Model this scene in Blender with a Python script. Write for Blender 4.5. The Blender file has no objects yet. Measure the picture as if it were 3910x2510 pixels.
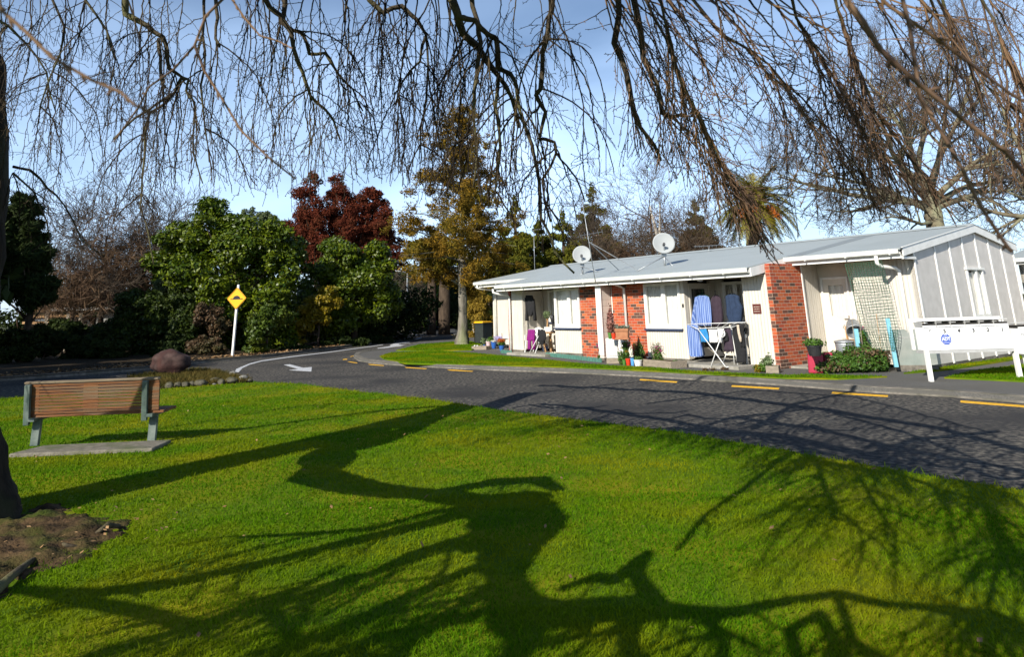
import bpy, bmesh, math, random
import numpy as np
from mathutils import Matrix, Vector, Quaternion
S = bpy.context.scene
COL = S.collection
rnd = random.Random(7)
PI = math.pi

# ------------------------------------------------------------------ camera
FPX, PW, PH = 2660.0, 3910.0, 2510.0
PPX, PPY = 1955.0, 483.0
ROLL, CAMH = 0.029, 1.65
PITCH = math.atan(690.0 / FPX)
CAM_R = Matrix.Rotation(PI / 2 + PITCH, 3, 'X') @ Matrix.Rotation(-ROLL, 3, 'Z')
CAM_P = Vector((0, 0, CAMH))
cd = bpy.data.cameras.new('camera')
cam = bpy.data.objects.new('camera', cd)
COL.objects.link(cam)
cam.matrix_world = Matrix.Translation(CAM_P) @ CAM_R.to_4x4()
cd.sensor_width = 36.0
cd.lens = FPX / PW * 36.0
cd.shift_x = 0.0
cd.shift_y = -(PH / 2 - PPY) / PW
cd.clip_start, cd.clip_end = 0.05, 3000
cd.dof.use_dof = True
cd.dof.focus_distance = 14.0
cd.dof.aperture_fstop = 6.3
S.camera = cam

# ------------------------------------------------------------------ sky and sun
SUN_AZ = math.radians(55.0)          # direction the shadows run in the ground plane
SUN_EL = math.radians(29.0)
W = bpy.data.worlds.new('World')
S.world = W
W.use_nodes = True
nt = W.node_tree
for n in list(nt.nodes):
    nt.nodes.remove(n)
def N(t, **kw):
    n = nt.nodes.new(t)
    for k, v in kw.items():
        setattr(n, k, v)
    return n
sky = N('ShaderNodeTexSky', sky_type='NISHITA')
sky.sun_disc = False
sky.sun_elevation = SUN_EL
sdir = Vector((-math.cos(SUN_AZ) * math.cos(SUN_EL), -math.sin(SUN_AZ) * math.cos(SUN_EL), math.sin(SUN_EL)))
sky.sun_rotation = math.atan2(sdir.x, sdir.y)
sky.air_density, sky.dust_density, sky.ozone_density = 1.0, 0.25, 4.0
bg = N('ShaderNodeBackground')
bg.inputs['Strength'].default_value = 0.080
out = N('ShaderNodeOutputWorld')
tc = N('ShaderNodeTexCoord')
mp = N('ShaderNodeMapping')
mp.inputs['Scale'].default_value = (1.2, 1.2, 3.2)
mp.inputs['Rotation'].default_value = (0.12, 0.05, 0.3)
nz = N('ShaderNodeTexNoise')
nz.inputs['Scale'].default_value = 1.6
nz.inputs['Detail'].default_value = 7
nz.inputs['Roughness'].default_value = 0.45
nz.inputs['Distortion'].default_value = 0.5
mr = N('ShaderNodeMapRange')
mr.inputs['From Min'].default_value = 0.28
mr.inputs['From Max'].default_value = 0.92
mr.inputs['To Min'].default_value = 0.0
mr.inputs['To Max'].default_value = 0.85
mx = N('ShaderNodeMix', data_type='RGBA')
mx.inputs['B'].default_value = (10.5, 14.0, 19.5, 1)
L = nt.links.new
L(tc.outputs['Generated'], mp.inputs['Vector'])
L(mp.outputs['Vector'], nz.inputs['Vector'])
L(nz.outputs['Fac'], mr.inputs['Value'])
sx = N('ShaderNodeSeparateXYZ')          # the thin cloud lies low; overhead the sky is clear
L(tc.outputs['Generated'], sx.inputs['Vector'])
me_ = N('ShaderNodeMapRange', interpolation_type='SMOOTHSTEP')
me_.inputs['From Min'].default_value = 0.22
me_.inputs['From Max'].default_value = 0.58
me_.inputs['To Min'].default_value = 1.0
me_.inputs['To Max'].default_value = 0.0
L(sx.outputs['Z'], me_.inputs['Value'])
mm_ = N('ShaderNodeMath', operation='MULTIPLY')
L(mr.outputs['Result'], mm_.inputs[0]); L(me_.outputs['Result'], mm_.inputs[1])
L(mm_.outputs['Value'], mx.inputs['Factor'])
L(sky.outputs['Color'], mx.inputs['A'])
L(mx.outputs['Result'], bg.inputs['Color'])
L(bg.outputs['Background'], out.inputs['Surface'])

sl = bpy.data.lights.new('sun', 'SUN')
sl.energy = 5.0
sl.angle = math.radians(0.35)
sl.color = (1.0, 0.94, 0.83)
sun = bpy.data.objects.new('sun', sl)
COL.objects.link(sun)
sun.rotation_euler = sdir.to_track_quat('Z', 'Y').to_euler()
sun.location = (-20, -20, 25)
S.view_settings.view_transform = 'Standard'
S.view_settings.look = 'None'
S.view_settings.exposure = 0.58
S.view_settings.gamma = 1.0
S.view_settings.use_curve_mapping = False
S.cycles.max_bounces = 6
S.cycles.transparent_max_bounces = 8
S.cycles.diffuse_bounces = 3

# ------------------------------------------------------------------ layout helpers (survey of the site)
def ray(px, py):
    return CAM_R @ Vector(((px - PPX) / FPX, -(py - PPY) / FPX, -1.0))
def G(px, py, z=0.0):
    d = ray(px, py)
    return CAM_P + d * ((z - CAMH) / d.z)
def onY(px, py, Y):
    d = ray(px, py)
    return CAM_P + d * (Y / d.y)
def height_at(g, py):
    lo, hi = -1.0, 60.0
    for _ in range(50):
        m = (lo + hi) / 2
        q = CAM_R.transposed() @ (Vector((g[0], g[1], m)) - CAM_P)
        if PPY - FPX * q.y / -q.z > py: lo = m
        else: hi = m
    return lo
HO, HU, HV = Vector((6.5, 18.6, 0)), Vector((.6, -.8, 0)), Vector((-.8, -.6, 0))
HROT = -math.atan2(.8, .6)
def H(u, v, z=0.0):
    return HO + HU * u + HV * v + Vector((0, 0, z))
def on_house(px, py, v):
    d = ray(px, py)
    p = CAM_P + d * ((HO + HV * v - CAM_P).dot(HV) / d.dot(HV))
    return (p - HO).dot(HU), p.z

# ------------------------------------------------------------------ materials
MATS = {}
def base_mat(name):
    m = bpy.data.materials.new(name)
    m.use_nodes = True
    t = m.node_tree
    return m, t, t.nodes['Principled BSDF'], t.nodes.new, t.links.new
def mat(name, c1, c2=None, rough=.7, scale=8.0, detail=5, lo=.35, hi=.65, bump=0.0, bscale=None, metal=0.0, spec=.35, stretch=(1, 1, 1), coord='Object', c3=None, sheen=0, trans=0, big=None):
    """principled surface whose colour wanders between c1 and c2 (and c3 in larger blotches)"""
    m, t, b, new, lk = base_mat(name)
    b.inputs['Roughness'].default_value = rough
    b.inputs['Metallic'].default_value = metal
    b.inputs['Specular IOR Level'].default_value = spec
    co = new('ShaderNodeTexCoord')
    mpn = new('ShaderNodeMapping'); mpn.inputs['Scale'].default_value = stretch
    lk(co.outputs[coord], mpn.inputs['Vector'])
    if c2 is None: c2 = tuple(x * .8 for x in c1)
    n1 = new('ShaderNodeTexNoise'); n1.inputs['Scale'].default_value = scale; n1.inputs['Detail'].default_value = detail
    lk(mpn.outputs['Vector'], n1.inputs['Vector'])
    r1 = new('ShaderNodeMapRange'); r1.inputs['From Min'].default_value = lo; r1.inputs['From Max'].default_value = hi
    lk(n1.outputs['Fac'], r1.inputs['Value'])
    m1 = new('ShaderNodeMix'); m1.data_type = 'RGBA'
    m1.inputs['A'].default_value = (*c1, 1); m1.inputs['B'].default_value = (*c2, 1)
    lk(r1.outputs['Result'], m1.inputs['Factor'])
    colour = m1.outputs['Result']
    if c3 is not None:
        n2 = new('ShaderNodeTexNoise'); n2.inputs['Scale'].default_value = big or scale * .17; n2.inputs['Detail'].default_value = 3
        lk(mpn.outputs['Vector'], n2.inputs['Vector'])
        r2 = new('ShaderNodeMapRange'); r2.inputs['From Min'].default_value = .46; r2.inputs['From Max'].default_value = .68
        lk(n2.outputs['Fac'], r2.inputs['Value'])
        m2 = new('ShaderNodeMix'); m2.data_type = 'RGBA'
        lk(r2.outputs['Result'], m2.inputs['Factor']); lk(colour, m2.inputs['A']); m2.inputs['B'].default_value = (*c3, 1)
        colour = m2.outputs['Result']
    lk(colour, b.inputs['Base Color'])
    if bump:
        nb = new('ShaderNodeTexNoise'); nb.inputs['Scale'].default_value = bscale or scale * 3; nb.inputs['Detail'].default_value = 4
        lk(mpn.outputs['Vector'], nb.inputs['Vector'])
        bm_ = new('ShaderNodeBump'); bm_.inputs['Strength'].default_value = bump; bm_.inputs['Distance'].default_value = .02
        lk(nb.outputs['Fac'], bm_.inputs['Height']); lk(bm_.outputs['Normal'], b.inputs['Normal'])
    if trans:
        tr = new('ShaderNodeBsdfTranslucent'); lk(colour, tr.inputs['Color'])
        ms = new('ShaderNodeMixShader'); ms.inputs['Fac'].default_value = trans
        o = t.nodes['Material Output']
        lk(b.outputs['BSDF'], ms.inputs[1]); lk(tr.outputs['BSDF'], ms.inputs[2]); lk(ms.outputs['Shader'], o.inputs['Surface'])
    MATS[name] = m
    return m
def leaf_mat(name, c1, c2, c3, rough=.45, spec=.4, trans=.25, blotch=.8):
    """per-leaf colour from the stored random value, clump colour from noise"""
    m, t, b, new, lk = base_mat(name)
    at = new('ShaderNodeAttribute'); at.attribute_name = 'rnd'
    cr = new('ShaderNodeValToRGB')
    cr.color_ramp.elements[0].color = (*c1, 1); cr.color_ramp.elements[1].color = (*c2, 1)
    lk(at.outputs['Fac'], cr.inputs['Fac'])
    co = new('ShaderNodeTexCoord')
    n2 = new('ShaderNodeTexNoise'); n2.inputs['Scale'].default_value = blotch; n2.inputs['Detail'].default_value = 3
    lk(co.outputs['Object'], n2.inputs['Vector'])
    r2 = new('ShaderNodeMapRange'); r2.inputs['From Min'].default_value = .45; r2.inputs['From Max'].default_value = .7; r2.inputs['To Max'].default_value = .8
    lk(n2.outputs['Fac'], r2.inputs['Value'])
    mm = new('ShaderNodeMix'); mm.data_type = 'RGBA'
    lk(r2.outputs['Result'], mm.inputs['Factor']); lk(cr.outputs['Color'], mm.inputs['A']); mm.inputs['B'].default_value = (*c3, 1)
    lk(mm.outputs['Result'], b.inputs['Base Color'])
    b.inputs['Roughness'].default_value = rough; b.inputs['Specular IOR Level'].default_value = spec
    if trans:
        tr = new('ShaderNodeBsdfTranslucent'); lk(mm.outputs['Result'], tr.inputs['Color'])
        ms = new('ShaderNodeMixShader'); ms.inputs['Fac'].default_value = trans
        lk(b.outputs['BSDF'], ms.inputs[1]); lk(tr.outputs['BSDF'], ms.inputs[2]); lk(ms.outputs['Shader'], t.nodes['Material Output'].inputs['Surface'])
    MATS[name] = m
    return m

# ------------------------------------------------------------------ mesh builders
class MB:
    def __init__(s): s.v, s.f, s.fr = [], [], []
    def add(s, vs, fs):
        o = len(s.v)
        s.v.extend([tuple(p) for p in vs]); s.f.extend([tuple(i + o for i in f) for f in fs])
        return s
    def box(s, x0, x1, y0, y1, z0, z1, M=None, taper=None):
        vs = [Vector((x, y, z)) for z in (z0, z1) for y in (y0, y1) for x in (x0, x1)]
        if taper:
            cx, cy = (x0 + x1) / 2, (y0 + y1) / 2
            vs = [Vector((cx + (p.x - cx) * (taper if p.z == z0 else 1), cy + (p.y - cy) * (taper if p.z == z0 else 1), p.z)) for p in vs]
        if M: vs = [M @ p for p in vs]
        return s.add(vs, [(0, 2, 3, 1), (4, 5, 7, 6), (0, 1, 5, 4), (2, 6, 7, 3), (0, 4, 6, 2), (1, 3, 7, 5)])
    def beam(s, a, b, w, h, up=(0, 0, 1)):
        a, b = Vector(a), Vector(b); d = (b - a); l = d.length; d.normalize()
        x = d.cross(Vector(up))
        if x.length < 1e-4: x = d.cross(Vector((1, 0, 0)))
        x.normalize(); y = x.cross(d)
        M = Matrix((( x.x, d.x, y.x, a.x), (x.y, d.y, y.y, a.y), (x.z, d.z, y.z, a.z), (0, 0, 0, 1)))
        return s.box(-w / 2, w / 2, 0, l, -h / 2, h / 2, M)
    def tube(s, pts, r, n=8, cap=True):
        pts = [Vector(p) for p in pts]
        if not hasattr(r, '__len__'): r = [r] * len(pts)
        o = len(s.v); prev = None
        for i, p in enumerate(pts):
            d = (pts[min(i + 1, len(pts) - 1)] - pts[max(i - 1, 0)])
            if d.length < 1e-9: d = Vector((0, 0, 1))
            d.normalize()
            if prev is None:
                x = d.cross(Vector((0, 0, 1)))
                if x.length < .1: x = d.cross(Vector((1, 0, 0)))
            else:
                x = prev - d * prev.dot(d)
                if x.length < 1e-4: x = d.orthogonal()
            x.normalize(); y = d.cross(x); prev = x
            for k in range(n):
                a = 2 * PI * k / n
                q = p + (x * math.cos(a) + y * math.sin(a)) * r[i]
                s.v.append((q.x, q.y, q.z))
        for i in range(len(pts) - 1):
            for k in range(n):
                a0, a1 = o + i * n + k, o + i * n + (k + 1) % n
                s.f.append((a0, a1, a1 + n, a0 + n))
        if cap:
            s.f.append(tuple(o + k for k in range(n))[::-1]); e = o + (len(pts) - 1) * n
            s.f.append(tuple(e + k for k in range(n)))
        return s
    def lathe(s, prof, n=16, M=None, cap=True):
        o = len(s.v)
        for r, z in prof:
            for k in range(n):
                a = 2 * PI * k / n; p = Vector((r * math.cos(a), r * math.sin(a), z))
                if M: p = M @ p
                s.v.append(tuple(p))
        for i in range(len(prof) - 1):
            for k in range(n):
                a0, a1 = o + i * n + k, o + i * n + (k + 1) % n
                s.f.append((a0, a1, a1 + n, a0 + n))
        if cap:
            s.f.append(tuple(o + k for k in range(n))[::-1]); e = o + (len(prof) - 1) * n
            s.f.append(tuple(e + k for k in range(n)))
        return s
    def prism(s, poly, d, M=None):
        """polygon in local xz, extruded along y from 0 to d"""
        n = len(poly)
        vs = [Vector((x, 0, z)) for x, z in poly] + [Vector((x, d, z)) for x, z in poly]
        if M: vs = [M @ p for p in vs]
        return s.add(vs, [tuple(range(n)), tuple(range(2 * n - 1, n - 1, -1))] + [(i, i + n, (i + 1) % n + n, (i + 1) % n) for i in range(n)])
    def slab(s, poly, z0, z1):
        n = len(poly)
        vs = [(p[0], p[1], z1) for p in poly] + [(p[0], p[1], z0) for p in poly]
        return s.add(vs, [tuple(range(n)), tuple(range(2 * n - 1, n - 1, -1))] + [(i, i + n, (i + 1) % n + n, (i + 1) % n) for i in range(n)])
    def build(s, name, m, parent=None, smooth=False, bevel=0, tri=False):
        me = bpy.data.meshes.new(name)
        me.from_pydata(s.v, [], s.f)
        bm = bmesh.new(); bm.from_mesh(me)
        if tri: bmesh.ops.triangulate(bm, faces=[f for f in bm.faces if len(f.verts) > 4], ngon_method='EAR_CLIP')
        bmesh.ops.recalc_face_normals(bm, faces=bm.faces)
        bm.to_mesh(me); bm.free()
        if smooth:
            me.polygons.foreach_set('use_smooth', [True] * len(me.polygons))
        o = bpy.data.objects.new(name, me); COL.objects.link(o)
        me.materials.append(MATS[m] if isinstance(m, str) else m)
        if parent: o.parent = parent
        if bevel:
            b = o.modifiers.new('bevel', 'BEVEL'); b.width = bevel; b.segments = 2; b.limit_method = 'ANGLE'
        return o
def fast_mesh(name, co, faces_flat, nv, m, parent=None, rndv=None, smooth=False):
    """co (n,3); faces_flat int array with nv vertices a face; rndv one value a face"""
    me = bpy.data.meshes.new(name)
    nf = len(faces_flat) // nv
    me.vertices.add(len(co)); me.vertices.foreach_set('co', np.asarray(co, np.float32).ravel())
    me.loops.add(len(faces_flat)); me.loops.foreach_set('vertex_index', np.asarray(faces_flat, np.int32))
    me.polygons.add(nf)
    me.polygons.foreach_set('loop_start', np.arange(nf, dtype=np.int32) * nv)
    me.polygons.foreach_set('loop_total', np.full(nf, nv, np.int32))
    if smooth: me.polygons.foreach_set('use_smooth', np.ones(nf, bool))
    me.update(calc_edges=True)
    if rndv is not None:
        a = me.attributes.new('rnd', 'FLOAT', 'FACE'); a.data.foreach_set('value', np.asarray(rndv, np.float32))
    o = bpy.data.objects.new(name, me); COL.objects.link(o)
    me.materials.append(MATS[m] if isinstance(m, str) else m)
    if parent: o.parent = parent
    return o
class Twigs:
    """many thin tapering three-sided branches in one mesh"""
    def __init__(s): s.co, s.fa, s.n = [], [], 0
    def line(s, P, R, k=3):
        P = np.asarray(P, float); R = np.asarray(R, float)
        n = len(P)
        if n < 2: return
        T = np.empty_like(P); T[1:-1] = P[2:] - P[:-2]; T[0] = P[1] - P[0]; T[-1] = P[-1] - P[-2]
        T /= (np.linalg.norm(T, axis=1, keepdims=True) + 1e-9)
        ref = np.array([.31, .77, .2]); X = np.cross(T, ref); X /= (np.linalg.norm(X, axis=1, keepdims=True) + 1e-9)
        Y = np.cross(T, X)
        a = np.arange(k) * 2 * PI / k
        ring = P[:, None] + R[:, None, None] * (np.cos(a)[None, :, None] * X[:, None] + np.sin(a)[None, :, None] * Y[:, None])
        s.co.append(ring.reshape(-1, 3))
        i = np.arange(n - 1)[:, None] * k + np.arange(k)[None]
        j = np.arange(n - 1)[:, None] * k + (np.arange(k)[None] + 1) % k
        s.fa.append((np.stack([i, j, j + k, i + k], -1) + s.n).reshape(-1)); s.n += n * k
    def build(s, name, m, parent=None):
        return fast_mesh(name, np.concatenate(s.co), np.concatenate(s.fa), 4, m, parent, smooth=True)
def leaves(name, clumps, n, size, m, parent=None, seed=1, shell=.55, aspect=.5, up=.25, jitter=.9, noise=.25, droop=0):
    """n leaf-shaped quads through the volume of the given ellipsoid clumps (x,y,z,rx,ry,rz)"""
    r = np.random.default_rng(seed)
    C = np.array(clumps, float)
    w = (C[:, 3] * C[:, 4] + C[:, 4] * C[:, 5] + C[:, 3] * C[:, 5]); w /= w.sum()
    idx = r.choice(len(C), n, p=w)
    d = r.normal(size=(n, 3)); d /= np.linalg.norm(d, axis=1, keepdims=True)
    # lumpy radius so outlines are uneven
    ph = r.uniform(0, 6.28, (len(C), 6))
    lump = sum(np.sin(d[:, a] * f + ph[idx, q]) for q, (a, f) in enumerate(((0, 5), (1, 6), (2, 5), (0, 11), (1, 12), (2, 10)))) / 6
    rad = (shell + (1 - shell) * r.random(n) ** .6) * (1 + noise * lump * 1.6) + r.normal(0, .03, n)
    P = C[idx, :3] + d * rad[:, None] * C[idx, 3:]
    nrm = d + r.normal(0, jitter, (n, 3)) + np.array([0, 0, up]); nrm /= np.linalg.norm(nrm, axis=1, keepdims=True)
    t = np.cross(nrm, r.normal(size=(n, 3))); t[:, 2] -= droop; t /= np.linalg.norm(t, axis=1, keepdims=True)
    b = np.cross(nrm, t)
    L_ = size * (.55 + .9 * r.random(n))[:, None]
    co = np.stack([P - t * L_ * .5, P + b * L_ * aspect * .5 - t * L_ * .05, P + t * L_ * .5, P - b * L_ * aspect * .5 - t * L_ * .05], 1).reshape(-1, 3)
    return fast_mesh(name, co, np.arange(4 * n), 4, m, parent, rndv=r.random(n))

def empty(name, loc=(0, 0, 0), rz=0.0):
    o = bpy.data.objects.new(name, None); o.empty_display_size = .2
    o.location = loc; o.rotation_euler = (0, 0, rz); COL.objects.link(o)
    return o
def tag(o, label, cat, group=None):
    o['label'] = label; o['category'] = cat
    if group: o['group'] = group
    return o
def thing(name, label, cat, loc=(0, 0, 0), rz=0.0, group=None):
    return tag(empty(name, loc, rz), label, cat, group)
def struct(o, kind='structure'):
    o['kind'] = kind
    return o
def copy_tree(o, parent=None):
    c = o.copy(); COL.objects.link(c)
    if parent: c.parent = parent
    for ch in o.children: copy_tree(ch, c)
    return c
def text_mesh(name, body, size, m, parent, loc, rx=PI / 2, rz=0.0, bold=0.0, squash=1.0, align='CENTER'):
    cu = bpy.data.curves.new(name, 'FONT'); cu.body = body; cu.size = size; cu.align_x = align; cu.align_y = 'CENTER'
    cu.offset = bold; cu.extrude = .0008
    to = bpy.data.objects.new(name + '_src', cu); COL.objects.link(to)
    bpy.context.view_layer.update()
    me = bpy.data.meshes.new_from_object(to.evaluated_get(bpy.context.evaluated_depsgraph_get()))
    bpy.data.objects.remove(to); me.materials.clear(); me.materials.append(MATS[m]); me.name = name
    o = bpy.data.objects.new(name, me); COL.objects.link(o)
    o.parent = parent; o.location = loc; o.rotation_euler = (rx, 0, rz); o.scale = (squash, 1, 1)
    return o
# ------------------------------------------------------------------ shared materials
mat('asphalt', (.036, .037, .039), (.17, .152, .125), rough=.95, scale=13, detail=10, lo=.42, hi=.66, bump=.6, bscale=110, c3=(.045, .044, .044), big=.42, spec=.1)
mat('path_asphalt', (.085, .083, .08), (.13, .125, .115), rough=.9, scale=40, bump=.4, bscale=120, c3=(.10, .095, .085), big=.9, spec=.2)
mat('concrete', (.34, .32, .28), (.24, .23, .2), rough=.85, scale=14, bump=.3, bscale=60, c3=(.2, .19, .15), big=2)
mat('kerb_concrete', (.2, .18, .15), (.11, .1, .085), rough=.9, scale=9, bump=.4, bscale=50, c3=(.07, .068, .05), big=1.2)
mat('white_paint_road', (.52, .53, .55), (.16, .165, .17), rough=.8, scale=30, detail=8, lo=.48, hi=.72)
mat('yellow_paint_road', (.74, .40, .012), (.30, .18, .03), rough=.8, scale=30, detail=8, lo=.5, hi=.75)
mat('lawn', (.06, .12, .002), (.12, .175, .003), rough=.95, scale=3.2, detail=8, lo=.3, hi=.7, c3=(.2, .19, .004), big=.8, bump=.6, bscale=90, spec=.1)
leaf_mat('grass_blade', (.038, .125, .001), (.125, .235, .002), (.26, .24, .004), rough=.7, spec=.06, trans=.4, blotch=.7)
mat('soil', (.10, .062, .032), (.04, .027, .014), rough=1, scale=9, bump=1.0, bscale=30, spec=.1, c3=(.045, .06, .01), big=2.2)
mat('mulch', (.055, .038, .022), (.02, .016, .01), rough=1, scale=18, bump=1.0, bscale=50, spec=.1)
mat('earth', (.06, .075, .02), (.05, .045, .025), rough=1, scale=.6, spec=.1)
leaf_mat('litter', (.22, .12, .05), (.38, .24, .12), (.12, .07, .04), rough=.9, spec=.1, trans=0)

def poly_px(pts, z): return [G(x, y, z) for x, y in pts]
ROADZ, PATHZ = -.15, -.05

# ------------------------------------------------------------------ ground sheets
b = MB(); b.box(-700, 700, -500, 900, -.6, -.30); struct(b.build('ground', 'earth'))
b = MB(); b.box(-70, 60, -30, 95, -.29, ROADZ); struct(b.build('road', 'asphalt'))
E1_ = poly_px([(0, 1523), (300, 1500), (610, 1486), (978, 1460), (1141, 1466), (1385, 1498), (1630, 1524), (1956, 1573), (2282, 1614), (2608, 1655),
              (2934, 1711), (3260, 1768), (3586, 1825), (3910, 1874)], 0)
_r = random.Random(21); E1 = []
for i in range(len(E1_) - 1):                      # ragged turf edge
    n_ = max(1, int((E1_[i + 1] - E1_[i]).length / .12))
    for k in range(n_):
        q = E1_[i].lerp(E1_[i + 1], k / n_); E1.append(q + Vector((_r.gauss(0, .012), _r.gauss(0, .022), 0)))
E1.append(E1_[-1])
dl = (E1_[0] - E1_[1]).normalized(); dr = (E1_[-1] - E1_[-2]).normalized()
LAWN = [E1[0] + dl * 14] + E1 + [E1[-1] + dr * 4, Vector((9, -9, 0)), Vector((-24, -9, 0))]
b = MB(); b.slab(LAWN, -.2, 0.0); struct(b.build('lawn', 'lawn', tri=True))

KB = poly_px([(4600, 1596), (3910, 1541), (3628, 1518), (3310, 1500), (3000, 1475), (2500, 1443), (2200, 1428), (1900, 1417), (1683, 1407), (1494, 1395), (1413, 1388), (1369, 1380), (1350, 1366),
              (1358, 1357), (1390, 1351), (1450, 1345), (1510, 1337), (1550, 1324), (1602, 1313), (1683, 1308), (1751, 1302), (1790, 1294), (1765, 1286), (1737, 1281), (1710, 1273), (1690, 1263), (1740, 1255)], ROADZ)
KBr = KB[0] + (KB[0] - KB[1]).normalized() * 20
HOUSE_SIDE = [KBr] + KB + [Vector((8, 92, 0)), Vector((55, 92, 0)), Vector((55, -20, 0))]
b = MB(); b.slab(HOUSE_SIDE, -.24, PATHZ); struct(b.build('footpath', 'path_asphalt', tri=True))
def kerb(name, line, w, z0, z1, side, m):
    P = [Vector((p[0], p[1], 0)) for p in line]
    Q, Ro = [], []
    for i, p in enumerate(P):
        d = (P[min(i + 1, len(P) - 1)] - P[max(i - 1, 0)]).normalized(); nn = Vector((-d.y, d.x, 0)) * side
        Q.append(p - nn * .03); Ro.append(p + nn * w)
    vs, fs = [], []
    for q, r_ in zip(Q, Ro):
        q2 = q + (r_ - q) * .2
        vs += [(q.x, q.y, z0), (q2.x, q2.y, z1), (r_.x, r_.y, z1), (r_.x, r_.y, z0)]
    for i in range(len(P) - 1):
        for k in range(4): fs.append((i * 4 + k, i * 4 + (k + 1) % 4, i * 4 + 4 + (k + 1) % 4, i * 4 + 4 + k))
    fs += [(0, 1, 2, 3), tuple(len(vs) - 4 + k for k in (3, 2, 1, 0))]
    b = MB(); b.add(vs, fs); return struct(b.build(name, m))
kerb('kerb', [KBr] + KB[:21], .22, -.23, PATHZ + .012, -1, 'kerb_concrete')
FK = poly_px([(-700, 1520), (-200, 1477), (0, 1457), (300, 1436), (564, 1414), (737, 1391), (1000, 1368), (1250, 1339), (1437, 1311), (1485, 1292), (1495, 1273), (1556, 1257), (1656, 1250), (1751, 1244), (1950, 1238)], ROADZ)
BED = FK + [Vector((8, 94, 0)), Vector((-68, 94, 0)), Vector((-68, 22, 0))]
b = MB(); b.slab(BED, -.24, -.04); struct(b.build('garden_bed', 'mulch', tri=True))
kerb('kerb', FK, .16, -.23, -.025, 1, 'kerb_concrete')

# house side lawns
LT = PATHZ + .03
def lawn_patch(pts):
    P = poly_px(pts, LT); b = MB(); b.slab(P, PATHZ - .02, LT); struct(b.build('lawn', 'lawn', tri=True)); return P
STRIP = lawn_patch([(1450, 1360), (1494, 1347), (1600, 1342), (1683, 1341), (1792, 1347), (1917, 1358), (2073, 1373), (2228, 1389), (2353, 1397), (2500, 1404), (2634, 1416), (2800, 1424), (3000, 1432), (3095, 1429), (3387, 1437),
                    (3200, 1446), (3000, 1443), (2800, 1434), (2634, 1426), (2500, 1417), (2306, 1407), (2073, 1399), (1900, 1395), (1738, 1391), (1548, 1386), (1467, 1371)])
UPPER = lawn_patch([(1512, 1338), (1604, 1315), (1751, 1304), (1800, 1304), (1850, 1318), (1800, 1337), (1680, 1339)])
RIGHT = lawn_patch([(3605, 1441), (3910, 1455), (4200, 1468), (4200, 1345), (3910, 1391), (3705, 1418)])
GABLE = lawn_patch([(3450, 1424), (3570, 1407), (3750, 1380), (3896, 1358), (3915, 1366), (3640, 1408), (3540, 1418)])

# painted road markings
def marking(name, pts, m):
    b = MB(); b.slab(poly_px(pts, ROADZ + .004), ROADZ - .01, ROADZ + .004); return struct(b.build(name, m, tri=True))
def z369(pts): return [(1250 + x / 3.69, 1150 + y / 3.69) for x, y in pts]
marking('centre_line', [(897, 1421), (902, 1410), (920, 1402), (953, 1388.5), (1000, 1377), (1120, 1360.5), (1250, 1345.2), (1461, 1316.5), (1463, 1318), (1250, 1347.4), (1120, 1363.3), (1000, 1380.4), (955, 1392.5), (926, 1406), (912, 1421)], 'white_paint_road')
marking('direction_arrow', [(800 + x / 1.711, 550 + y / 1.711) for x, y in ((485, 1443), (525, 1440), (612, 1463), (668, 1458), (665, 1487), (522, 1478), (580, 1471))], 'white_paint_road')
marking('turn_arrow', z369([(720, 670), (700, 664), (800, 650), (900, 634), (880, 626), (900, 612), (960, 595), (1050, 584), (1155, 579), (1155, 588), (1050, 596), (1005, 605), (1010, 614), (1060, 618), (1130, 606), (1160, 597), (1222, 598), (1190, 612), (1120, 624), (980, 642), (850, 660)]), 'white_paint_road')
for p in ([(1220, 541), (1300, 514), (1332, 510), (1330, 518), (1250, 542)], [(1195, 462), (1215, 460), (1265, 478), (1245, 481)], [(1150, 430), (1220, 412), (1240, 413), (1170, 432)]):
    marking('centre_dash', z369(p), 'white_paint_road')
yd = [z369(p) for p in ([(575, 890), (640, 890), (805, 908), (790, 917), (600, 902)], [(1090, 932), (1160, 932), (1408, 952), (1390, 961), (1110, 944)], [(1690, 966), (1780, 968), (2060, 988), (2040, 997), (1720, 982)],
                        [(220, 815), (280, 813), (278, 830), (218, 830)], [(315, 783), (395, 761), (410, 766), (330, 789)], [(280, 853), (330, 853), (425, 870), (420, 879), (330, 866)])]
yd += [[(a * 1.63, c * 1.63) for a, c in p] for p in ([(1500, 887), (1587, 894), (1585, 898), (1498, 891)], [(1715, 901.5), (1826, 909), (1824, 914), (1713, 906)], [(1950, 917), (2081, 926.5), (2079, 931.5), (1948, 922)], [(2250, 938.5), (2440, 953), (2440, 959), (2250, 944.5)])]
for cx, cy in ((1690, 460), (1752, 475), (1795, 491), (1780, 516), (1592, 416), (1580, 376), (1635, 376)):
    yd.append(z369([(cx - 20, cy - 4), (cx + 12, cy - 6), (cx + 20, cy + 3), (cx - 12, cy + 6)]))
for p in yd:
    cy = sum(q[1] for q in p) / len(p); n = len(p)
    # straighten and slim each dash
    a = min(p, key=lambda q: q[0]); c = max(p, key=lambda q: q[0]); sl_ = (c[1] - a[1]) / max(1, c[0] - a[0])
    marking('yellow_dash', [(q[0], a[1] + sl_ * (q[0] - a[0]) + (q[1] - a[1] - sl_ * (q[0] - a[0])) * .72) for q in p], 'yellow_paint_road')

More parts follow.
